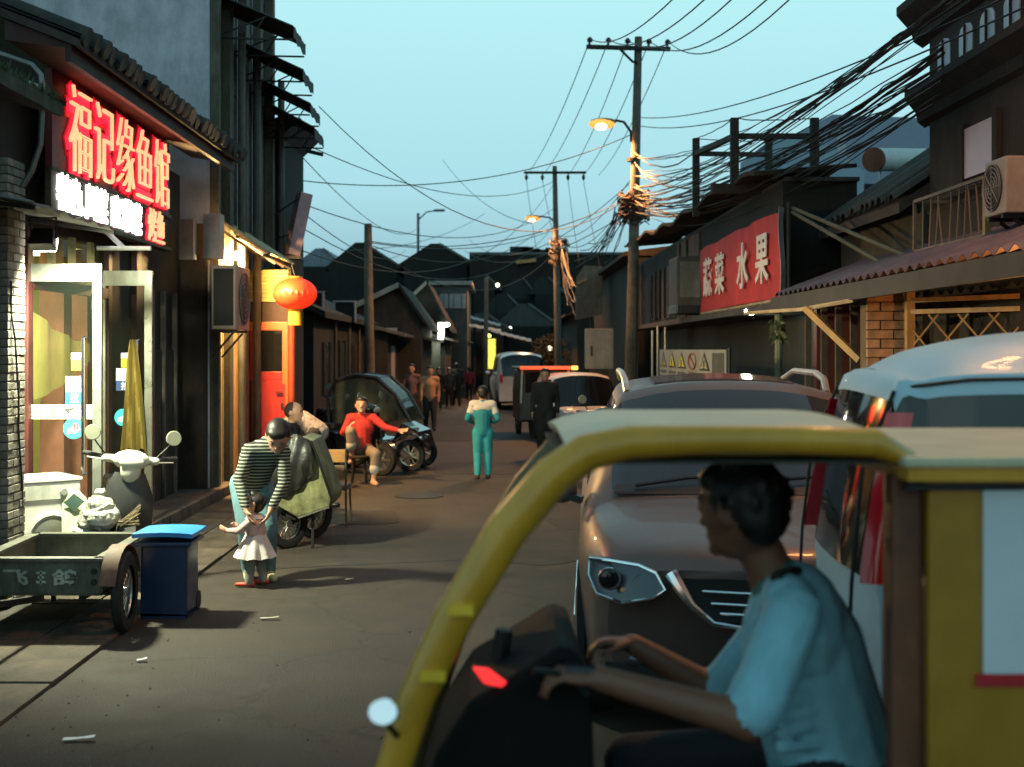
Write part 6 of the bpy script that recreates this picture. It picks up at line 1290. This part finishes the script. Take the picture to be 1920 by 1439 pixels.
MB().bar((-3.02, 8.5, .25), (-3.02, 7.3, .42), .04).build('draw_bar', iron, cart); MB().bar((-3.2, 7.35, .42), (-2.9, 7.35, .42), .03).build('draw_handle', iron, cart)
for x in (-3.3, -2.75): MB().bar((x, 9.55, .26), (x, 9.55, .0), .03).build('prop_leg', iron, cart)

# ---- blue wheelie bin
bin_ = T('wheelie_bin', 'blue plastic bin with a bright blue lid beside the cargo cart', 'bin', G(305, 1163))
bl_ = M('dark blue plastic', (.006, .025, .08), .4, var=.15); lid = M('bright blue plastic', (.03, .25, .62), .4, var=.1)
x, y = bin_.location.x, bin_.location.y + .2
MB().prism([(x - .165, y - .17, .02), (x + .165, y - .17, .02), (x + .165, y + .17, .02), (x - .165, y + .17, .02)], (0, 0, .001)).box((x, y, .27), (.33, .34, .50)).build('body', bl_, bin_, bevel=.02)
MB().box((x, y, .53), (.40, .42, .03)).build('collar', bl_, bin_, bevel=.008)
MB().sheet([[(x + .21 * a, y + .22 * b, .575 + .025 * (1 - a * a) * (1 - .5 * b * b) + .05 * (b + 1) / 2 * 0) for a in (-1, -.6, 0, .6, 1)] for b in (-1, -.6, 0, .6, 1)], -.03).build('lid', lid, bin_, smooth=True)
MB().box((x, y - .02, .60), (.16, .14, .02)).build('lid_panel', lid, bin_, bevel=.006); MB().box((x, y + .225, .585), (.30, .04, .04)).build('lid_hinge', lid, bin_, bevel=.008)
for s in (-1, 1): MB().lathe((x + s * .15, y + .17, .07), [(.07, -.02), (.07, .02)], (1, 0, 0), 16).build('wheel', rubber, bin_)

# ---- washing machine, poster board, wrapped sack
wm = T('washing_machine', 'white front loading washing machine behind the brick pier', 'washing machine')
MB().box((0, 0, .43), (.50, .50, .82)).build('case', M('appliance white', (.70, .69, .62), .35, var=.06), wm, bevel=.015); MB().box((0, 0, .855), (.52, .52, .03)).build('lid', M('appliance white'), wm, bevel=.008)
MB().lathe((0, -.255, .40), [(.20, .01), (.215, -.012), (.18, -.03), (.165, -.02)], (0, 1, 0), 30).build('door_ring', M('grey ring', (.42, .42, .38), .4), wm, smooth=True); MB().lathe((0, -.27, .40), [(.165, .0), (.12, -.02), (.04, -.035)], (0, 1, 0), 26).build('door_glass', M('tinted bowl', (.10, .10, .08), .08, var=0), wm, smooth=True)
MB().box((0, -.254, .76), (.47, .012, .11)).build('control_panel', M('panel grey', (.5, .5, .45), .4), wm); MB().lathe((.1, -.265, .76), [(.03, 0), (.028, -.02)], (0, 1, 0), 14).build('dial', greyP, wm); MB().box((.17, -.257, .62), (.10, .006, .12)).build('label', M('brown label', (.2, .11, .07), .6), wm)
place(wm, (-3.72, 10.42, .0), R(40))
gbd = T('poster_board', 'pale green board with a teal diamond leaning by the glass door', 'board', P(140, 1003, 10.3))
a = [P(116, 1010, 10.2), P(160, 1010, 10.2), P(162, 935, 10.3), P(147, 920, 10.3), P(116, 915, 10.3)]
MB().prism(a, (0, .012, 0)).build('sheet', M('pale green board', (.48, .55, .33), .7, var=.1), gbd)
c = P(139, 943, 10.25); MB().prism([c + Vector(q) for q in ((-.085, 0, 0), (0, 0, -.07), (.085, 0, .01), (0, 0, .075))], (0, -.006, 0)).build('diamond', M('teal print', (.07, .13, .11), .6), gbd)
sack = T('plastic_sack', 'tied white plastic sack sitting in front of the ivory scooter', 'bag', P(186, 1003, 10.0))
s_ = Fig(); c = P(186, 972, 10.0); s_.ell(c, (.155, .15, .115), 'p'); s_.ell(c + Vector((.0, 0, .08)), (.11, .11, .09), 'p'); s_.cap(c + Vector((.0, 0, .14)), c + Vector((.0, 0, .185)), .045, .03, 'p'); s_.ell(c + Vector((0, 0, .20)), (.035, .035, .022), 'p'); s_.ell(c + Vector((-.12, -.05, -.10)), (.09, .08, .035), 'p')
for f_ in s_.p: 
    if f_[0] == 'e': f_[1].__isub__(Vector(sack.location))
    else: f_[1].__isub__(Vector(sack.location)); f_[2].__isub__(Vector(sack.location))
so_ = s_.build('sack', dict(p=M('white film', (.55, .55, .48), .22, var=.55, scale=5, bump=1.0, bscale=18)), sack, .008, 1)
from mathutils import noise as mnoise
for v_ in so_.data.vertices:
    q = v_.co; k_ = 1 - abs(mnoise.noise(q * 11)) * 2; v_.co += v_.normal * (.022 * mnoise.noise(q * 9) + .016 * k_ ** 3)
crt = T('wooden_crate', 'low crate behind the cargo cart carrying the white sack', 'crate', (sack.location.x, 10.0, 0)); z1 = sack.location.z
for z in (.06, .2, .34):
    for yy in (9.83, 10.17): MB().span((crt.location.x - .22, yy - .01, z), (crt.location.x + .22, yy + .01, z + .09)).build('slat', woodD, crt)
MB().span((crt.location.x - .22, 9.84, z1 - .03), (crt.location.x + .22, 10.16, z1 - .004)).build('top', woodD, crt)
for sx in (-1, 1): MB().span((crt.location.x + sx * .19 - .015, 9.85, .02), (crt.location.x + sx * .19 + .015, 10.15, z1 - .03)).build('post', woodD, crt)
br = T('twig_broom', 'twig broom head lying beside the white sack', 'broom', P(240, 1000, 9.9)); mb = MB()
for k in range(60): a = P(222, 985, 9.9) + Vector((0, 0, random.uniform(-.03, .03))); mb.tube([a, a.lerp(P(262, 962 + random.uniform(-16, 26), 9.9 + random.uniform(-.1, .1)), random.uniform(.8, 1.05))], .003, 4)
mb.build('twigs', M('twig', (.22, .17, .10), .9, var=.3), br); MB().tube([P(224, 985, 9.9), P(205, 1040, 9.95)], .014, 6).build('handle', woodD, br)

# ---- tarpaulin covered cargo box tricycle in the middle left
cb2 = T('covered_barrow', 'dirty box barrow half covered with a black tarpaulin, spoked wheel below', 'barrow', G(560, 1035))
Y0 = cb2.location.y + .1; pb = lambda u, v, d=0: P(u, v, Y0 + d)
olive = M('dirty olive sheet', (.20, .20, .085), .6, var=.75, scale=4.5, bump=.2); tarp = M('black tarpaulin', (.018, .017, .015), .45, var=.4, scale=5, bump=.6, bscale=9)
A = [pb(512, 945), pb(560, 972), pb(618, 952), pb(622, 935), pb(600, 870), pb(583, 828), pb(560, 822), pb(520, 850)]
MB().prism(A, (0, .85, 0)).build('box', olive, cb2, bevel=.02)
rim_ = MB().tube([p + Vector((0, -.012, 0)) for p in A[1:6]], .014, 6).build('edge_rim', iron, cb2)
g = []
for i in range(8):
    t = i / 7; row = []
    for k in range(13):
        q = k / 12; tp = pb(508 + (584 - 508) * q, 862 - 38 * math.sin(math.pi * (.25 + q * .5)) + 8 * math.sin(q * 7)); bt_ = pb(508 + (592 - 508) * q * .98, 925 + 10 * math.sin(q * 5) - 22 * q ** 3)
        row.append(tp.lerp(bt_, t) + Vector((0, -.02 - .05 * math.sin(math.pi * t) - .015 * math.sin(k * 1.7 + i), .015)))
    g.append(row)
MB().sheet(g, .012).build('tarpaulin', tarp, cb2, smooth=True)
MB().sheet([[P(510 + 74 * q, 858 - 34 * math.sin(math.pi * (.25 + q * .5)), Y0 + d) + Vector((0, 0, .03 + .01 * math.sin(q * 9 + d * 5))) for q in [i / 10 for i in range(11)]] for d in (-.03, .3, .6, .9)], .012).build('tarpaulin_top', tarp, cb2, smooth=True)
wc_ = pb(535, 992); wheel(cb2, (wc_.x, Y0 + .12, .235), .235, .075, (1, -.9, 0), steel, 28); wheel(cb2, (wc_.x + .15, Y0 + .8, .235), .235, .075, (1, -.9, 0), steel, 28)
MB().bar((wc_.x, Y0 + .12, .235), (wc_.x + .15, Y0 + .8, .235), .035).build('axle', iron, cb2); MB().bar(pb(556, 970, .1), pb(512, 955, .1), .05).build('under_frame', iron, cb2); MB().bar(pb(587, 962, .1), (pb(586, 0, .1).x, Y0 + .1, 0), .025).build('prop_leg', iron, cb2)

# ---- chair and stool
chr_ = T('wooden_chair', 'school chair with an orange lit plywood back standing by the covered barrow', 'chair', G(622, 988))
Yc = chr_.location.y; x = chr_.location.x; ply = M('orange lit plywood', (.45, .20, .05), .5, var=.2); ply2 = M('brown plywood', (.22, .12, .06), .55, var=.3)  # backrest carries the orange lamp light in its plywood colour
MB().box((x, Yc, .76), (.29, .02, .14)).build('backrest', ply, chr_, bevel=.008); MB().box((x, Yc + .01, .58), (.27, .015, .16)).build('backrest_panel', ply2, chr_, bevel=.006); MB().box((x, Yc + .2, .43), (.33, .36, .02)).build('seat', ply2, chr_, bevel=.006)
for s in (-1, 1): MB().tube([(x + s * .155, Yc - .02, 0), (x + s * .15, Yc + .01, .45), (x + s * .15, Yc, .84)], .012, 8).build('leg', M('dull tube', (.12, .10, .08), .4, m=.5), chr_, smooth=True); MB().tube([(x + s * .15, Yc + .37, .42), (x + s * .16, Yc + .40, 0)], .012, 8).build('leg', M('dull tube'), chr_, smooth=True); MB().bar((x + s * .15, Yc, .40), (x + s * .15, Yc + .38, .40), .02).build('side_rail', M('dull tube'), chr_)
MB().bar((x - .15, Yc, .40), (x + .15, Yc, .40), .02).build('cross_rail', M('dull tube'), chr_)
def stool(label, loc, h, r=.15):
    t = T('low_stool', label, 'stool', loc); L0 = Vector(loc); MB().lathe(L0 + up * (h - .015), [(r, -.015), (r * 1.02, 0), (r, .015)], n=20).build('seat', woodD, t, smooth=True)
    for k in range(4): a = R(45 + 90 * k); d = Vector((math.cos(a), math.sin(a), 0)); MB().tube([L0 + d * r * .7 + up * (h - .03), L0 + d * r * .95], .014, 6).build('leg', woodD, t)
stool('low dark stool under the sitting person in red', G(672, 912) + Vector((-.02, .28, 0)), .40)
stool('low stool under the seated man in dark clothes', Vector((P(552, 0, 15.2).x, 15.2, 0)), .38)
tag(MB().span(G(641, 915) + Vector((0, 0, 0)), G(661, 913) + Vector((.0, -.1, .05))).build('white_carton', M('white carton', (.55, .5, .45), .7)), 'small white carton on the ground left of the sitting person in red', 'carton')
# ================================================================== people
def cloth(n, c=(.1, .1, .1), var=.15): return M(n, c, .85, var=var, scale=8, bump=.25, bscale=18)
# tricycle driver, seen from his left side, riding to the left
drv = T('person', 'tricycle driver in a light blue shirt with black hair, holding the handlebar', 'person', (0, 0, 0)); f = Fig()
sh = lambda u, v, Y: P(u, v, Y)
hc = sh(1392, 958, 3.20)
head(f, hc, .126, (-.70, .70, -.14), (0.05, 0, 1))
rng = random.Random(3)
for k in range(70):
    d = Vector((rng.gauss(.35, .6), rng.gauss(-.1, .75), rng.gauss(.45, .5))).normalized(); b_ = hc + Vector((.012, 0, .03)) + Vector((d.x * .098, d.y * .098, d.z * .105)); tt = (d + Vector((rng.gauss(0, .6), rng.gauss(0, .6), rng.gauss(-.3, .4)))).normalized()
    f.cap(b_ - tt * .01, b_ + tt * rng.uniform(.015, .032), .011, .005, 'hair')
for k in range(7):
    t = k / 6; a_ = sh(1452 + 10 * t, 1235 + 28 * k, 3.04); f.cap(a_, sh(1560 + 8 * k, 1215 + 30 * k + 20 * math.sin(k), 3.12), .016, .010, 'shirt')
for k in range(4): a_ = sh(1440 - 16 * k, 1215 + 40 * k, 2.955); f.cap(a_, sh(1500 - 12 * k, 1255 + 36 * k, 2.965), .014, .012, 'shirt')
f.cap(sh(1425, 1030, 3.22), sh(1450, 1085, 3.22), .058, .062, 'skin')
pel, che = Vector((.86, 3.22, .82)), sh(1500, 1200, 3.22)
f.cap(pel, che, .165, .155, 'shirt'); f.ell(che + Vector((-.01, 0, .03)), (.125, .185, .17), 'shirt'); f.cap(sh(1478, 1128, 3.06), sh(1478, 1128, 3.40), .068, .068, 'shirt'); f.cap(sh(1470, 1120, 3.22), sh(1450, 1080, 3.22), .085, .064, 'collar')
f.ell(pel, (.17, .19, .14), 'trousers')
shN, elN, wrN = sh(1488, 1150, 3.02), sh(1402, 1352, 2.93), sh(1120, 1272, 2.90)
f.cap(shN, elN.lerp(shN, .12), .070, .064, 'shirt'); f.cap(elN.lerp(shN, .2), elN, .055, .05, 'skin'); f.cap(elN, wrN, .046, .030, 'skin'); f.cap(elN.lerp(shN, .10), elN.lerp(shN, .3), .068, .070, 'shirt')
shF, elF, wrF = sh(1470, 1150, 3.40), sh(1345, 1300, 3.46), sh(1185, 1208, 3.46)
f.cap(shF, elF, .068, .060, 'shirt'); f.cap(elF, wrF, .046, .030, 'skin')
hand(f, wrN, (-1, .02, .12), (0, .2, -1), .0185, curl=.75, thumb=-1); hand(f, wrF, (-1, 0, .05), (0, -.2, -1), .0185, curl=.75, thumb=1)
for s, y_ in ((-1, 3.05), (1, 3.38)):
    f.cap((.80, y_, .82), (.36, y_ - s * -.04, .80), .095, .075, 'trousers'); f.cap((.36, y_ + s * .04, .80), (.30, y_ + s * .03, .42), .068, .05, 'trousers'); f.cap((.34, y_ + s * .03, .385), (.12, y_ + s * .03, .375), .042, .038, 'shoe')
f.build('body', dict(skin=M('shaded skin', (.19, .085, .05), .55, var=.1), hair=hairM, shirt=M('light blue shirt', (.24, .50, .60), .85, var=.12, scale=6, bump=.8, bscale=9), trousers=cloth('dark trousers', (.02, .02, .025)), shoe=black, lip=M('lip'), collar=cloth('teal collar', (.06, .17, .17))), drv, .009, 3)  # skin colour darkened to stand for the shade under the roof
MB().tube([sh(1455, 1085, 3.05), sh(1490, 1072, 3.14), sh(1520, 1082, 3.25), sh(1530, 1110, 3.3)], .016, 6).build('shoulder_strap', matte, drv, smooth=True)

# stooping woman in a striped jersey
wp = G(447, 1102)
st = stripes('striped jersey', (.022, .026, .022), (.34, .36, .28), 11.5, 2, .9, .72, .6)
figure('stooping', 'woman in a black and white striped jersey and jeans bending over a toddler', 1.6,
       dict(pelvis=(.03, -.07, .50), chest=(-.02, .05, .645), neck=(-.06, .115, .715), head=(-.09, .165, .755), shl=(-.115, .10, .665), shr=(.045, .10, .675), ell=(-.125, .14, .52), wrl=(-.05, .20, .385), hdl=(.5, .4, -.9), elr=(.10, .13, .53), wrr=(.07, .22, .385), hdr=(-.4, .4, -.9),
            hpl=(-.02, -.07, .495), hpr=(.08, -.07, .495), knl=(-.055, .0, .275), knr=(.06, .02, .28), anl=(-.06, -.04, .045), anr=(.045, -.09, .045), tol=(-.075, .05, .018), tor=(.05, .01, .018), face=(.15, .75, -.75)),
       dict(shirt=st, trousers=cloth('washed jeans', (.12, .24, .28), .3), shoe=M('cream shoe', (.50, .48, .30), .7, var=.1)), (wp.x + .10, wp.y + .30, 0), R(180 + 14), vox=.011, fat=1.08, long=.35, up=(0, .3, 1), headk=1.2)
# toddler
tp = G(474, 1098)
def skirt(f, j, H):
    pass
tod = figure('toddler', 'toddler in a pink top, white frilled skirt and red shoes held by the woman', .76,
       dict(pelvis=(0, 0, .46), chest=(0, 0, .62), neck=(0, 0, .74), head=(0, .01, .88), shl=(-.11, 0, .70), shr=(.11, 0, .70), ell=(-.16, .12, .60), wrl=(-.15, .25, .60), hdl=(0, 1, .4), elr=(.16, .10, .58), wrr=(.14, .24, .60), hdr=(0, 1, .4), hpl=(-.06, 0, .44), hpr=(.06, 0, .44), knl=(-.08, .03, .24), knr=(.08, -.02, .24), anl=(-.09, .03, .06), anr=(.09, -.05, .06), tol=(-.10, .17, .03), tor=(.10, .09, .03), face=(-.2, .8, .45)),
       dict(shirt=cloth('pink top', (.62, .42, .38)), trousers=cloth('grey leggings', (.30, .29, .24)), shoe=M('red shoe', (.55, .05, .02), .5, var=.1)), (tp.x + .03, tp.y - .04, 0), R(75), vox=.008, fat=1.35, headk=1.75, handscale=1.3)
g = []
for i in range(6):
    t = i / 5; g.append([((.075 + .085 * t + .018 * t * math.cos(k * 2 * math.pi / 40 * 9)) * math.cos(2 * math.pi * k / 40), (.07 + .085 * t + .018 * t * math.cos(k * 2 * math.pi / 40 * 9)) * math.sin(2 * math.pi * k / 40), .425 - .19 * t + .008 * math.cos(k * 2 * math.pi / 40 * 9) * t) for k in range(41)])
sk = MB().sheet(g, .006); me = sk.mesh('skirt', cloth('white frill', (.66, .60, .56)), smooth=70); part('skirt', me, tod)
g = [[(.03 * 0 + (.055 + .03 * t) * math.cos(2 * math.pi * k / 24), (.05 + .03 * t) * math.sin(2 * math.pi * k / 24), .575 - .03 * t) for k in range(25)] for t in (0, .5, 1)]
part('collar', MB().sheet(g, .006).mesh('collar', cloth('white frill'), smooth=70), tod)
# sitting person in the red jacket, one knee drawn up, arm stretched out
rp_ = G(672, 912)
figure('sitting', 'person in a red jacket sitting on a low stool with one knee drawn up', 1.58,
       dict(pelvis=(0, -.10, .30), chest=(.0, -.10, .50), neck=(0, -.09, .61), head=(0, -.07, .70), shl=(-.105, -.09, .58), shr=(.105, -.09, .58), elr=(.16, -.03, .45), wrr=(.09, .08, .50), hdr=(-.5, .3, .7), ell=(-.22, -.04, .50), wrl=(-.36, .02, .475), hdl=(-1, .1, .05),
            hpl=(-.05, -.09, .285), hpr=(.05, -.09, .285), knr=(.07, .10, .47), anr=(.065, .06, .245), tor=(.065, .14, .20), knl=(-.17, .16, .27), anl=(-.15, .17, .045), tol=(-.19, .26, .018), face=(-.12, 1, 0)),
       dict(shirt=cloth('red jacket', (.45, .022, .020)), trousers=cloth('grey brown trousers', (.22, .16, .12)), shoe=M('bare foot', (.50, .27, .18), .6, var=.1)), (rp_.x - .02, rp_.y + .42, 0), R(180 - 4), shorts=True, vox=.011, bare=True, fat=1.08)
# seated man in dark clothes, head turned right
figure('seated', 'seated man in dark clothes with a shaved head in front of the red door', 1.64,
       dict(pelvis=(0, -.10, .28), chest=(.0, -.06, .50), neck=(0, -.04, .61), head=(0, -.02, .70), shl=(-.105, -.05, .58), shr=(.105, -.05, .58), ell=(-.15, .06, .43), wrl=(-.09, .20, .38), hdl=(.2, 1, -.2), elr=(.15, .06, .43), wrr=(.09, .20, .38), hdr=(-.2, 1, -.2),
            hpl=(-.05, -.09, .27), hpr=(.05, -.09, .27), knl=(-.09, .16, .29), knr=(.09, .16, .29), anl=(-.09, .17, .045), anr=(.09, .17, .045), tol=(-.10, .28, .018), tor=(.10, .28, .018), face=(.0, 1, -.08)),
       dict(shirt=cloth('black jacket', (.016, .016, .016)), trousers=cloth('dark trousers'), hair=M('short greying hair', (.035, .028, .022), .8, var=.3)), (P(552, 0, 15.2).x, 15.35, 0), R(-100), bald=True, vox=.012)
# bending person in the patterned blouse
ptn = M('grey floral blouse', (.30, .26, .27), .85, var=.6, scale=26)
bp_ = G(572, 895)
figure('bending', 'person in a pale patterned blouse bending forward behind the seated man', 1.55,
       dict(pelvis=(0, -.12, .50), chest=(0, .06, .60), neck=(0, .17, .585), head=(0, .225, .535), shl=(-.105, .13, .59), shr=(.105, .13, .59), ell=(-.15, .18, .44), wrl=(-.10, .24, .34), hdl=(0, .3, -1), elr=(.17, .12, .47), wrr=(.16, .20, .36), hdr=(0, .3, -1), hpl=(-.05, -.11, .49), hpr=(.05, -.11, .49), face=(0, .6, -.8)),
       dict(shirt=ptn, trousers=cloth('dark trousers'), hair=M('dark brown hair', (.03, .02, .015), .7)), (P(576, 0, 17.6).x, 17.6, 0), R(70), vox=.012, fat=1.15, up=(0, .8, .6))
# walking pupil seen from behind
sp = G(905, 898); teal = cloth('teal tracksuit', (.02, .24, .29)); 
def yoke(f, j, H):
    f.cap(j['shl'] + Vector((0, 0, .01)), j['shr'] + Vector((0, 0, .01)), .050 * H, .050 * H, 'white'); f.ell(j['chest'] + Vector((0, -.012 * H, .05 * H)), (.115 * H, .072 * H, .055 * H), 'white'); f.cap(j['chest'] + Vector((0, -.045 * H, .02 * H)), j['chest'] + Vector((0, -.05 * H, -.03 * H)), .035 * H, .015 * H, 'white')
    for s in (-1, 1): f.cap(j['hp' + 'lr'[s > 0]] + Vector((s * .045 * H, 0, -.04 * H)), j['kn' + 'lr'[s > 0]] + Vector((s * .036 * H, 0, 0)), .0155 * H, .0145 * H, 'white'); f.cap(j['kn' + 'lr'[s > 0]] + Vector((s * .036 * H, 0, 0)), j['an' + 'lr'[s > 0]] + Vector((s * .024 * H, 0, .01)), .0145 * H, .013 * H, 'white')
    for s, k in ((-1, 'l'), (1, 'r')): f.cap(j['sh' + k], j['sh' + k].lerp(j['el' + k], .55), .042 * H, .040 * H, 'white')
figure('walking', 'pupil in a teal and white tracksuit walking away down the lane', 1.36,
       dict(elr=(.165, -.03, .655), wrr=(.11, .075, .60), hdr=(-.6, .7, .2), ell=(-.165, -.03, .655), wrl=(-.11, .075, .60), hdl=(.6, .7, .2), knr=(.055, .03, .28), anr=(.057, .01, .045), knl=(-.055, -.0, .28), anl=(-.056, -.07, .06), tol=(-.065, .02, .02), tor=(.065, .11, .018)),
       dict(shirt=teal, trousers=cloth('bright teal trousers', (.03, .32, .38)), shoe=cloth('brown shoe', (.05, .035, .03)), white=cloth('white yoke', (.62, .56, .50))), (sp.x, sp.y + .05, 0), R(0), vox=.011, extra=yoke, headk=1.2, fat=1.12)
# dark walker on the right, and the people down the lane
def walker(u, v, vt, label, mats, rz, **kw):
    p = G(u, v); H = (v - vt) / FPX * p.y; return figure('w', label, H, dict(knl=(-.055, .05, .29), anl=(-.056, .10, .05), tol=(-.06, .19, .03), knr=(.055, -.01, .28), anr=(.056, -.10, .06), tor=(.06, -.01, .018), ell=(-.135, -.05, .63), wrl=(-.14, -.02, .48), elr=(.135, .02, .63), wrr=(.14, .08, .49)), mats, (p.x, p.y, 0), rz, vox=.016, group='people walking in the lane', **kw)
dkc = cloth('black jacket')
walker(1022, 856, 690, 'person all in black walking past the small white car', dict(shirt=dkc, trousers=dkc), R(175), fat=1.18)
walker(806, 808, 686, 'walker in a salmon shirt and dark trousers passing the mobility car', dict(shirt=cloth('salmon shirt', (.42, .23, .14)), trousers=cloth('dark trousers')), R(-172), fat=1.1)
walker(772, 800, 682, 'dim walker in brownish clothes just left of the salmon shirt', dict(shirt=cloth('mauve brown top', (.14, .08, .075)), trousers=dkc), R(170))
walker(822, 770, 690, 'dark figure half hidden behind the salmon shirt', dict(shirt=dkc, trousers=dkc), R(180))
walker(842, 765, 690, 'left one of the dark pair in the middle of the lane', dict(shirt=cloth('dim grey coat', (.05, .048, .045)), trousers=dkc), R(180))
walker(856, 762, 680, 'right one of the dark pair in the middle of the lane, the taller', dict(shirt=dkc, trousers=dkc), R(10), fat=1.25)
walker(880, 752, 688, 'small figure in a red jacket far down the lane', dict(shirt=cloth('crimson jacket', (.38, .02, .03)), trousers=dkc), R(0))
walker(738, 785, 690, 'dark figure standing by the lean-to left of the walkers', dict(shirt=cloth('dim grey coat'), trousers=dkc), R(120), fat=1.1)
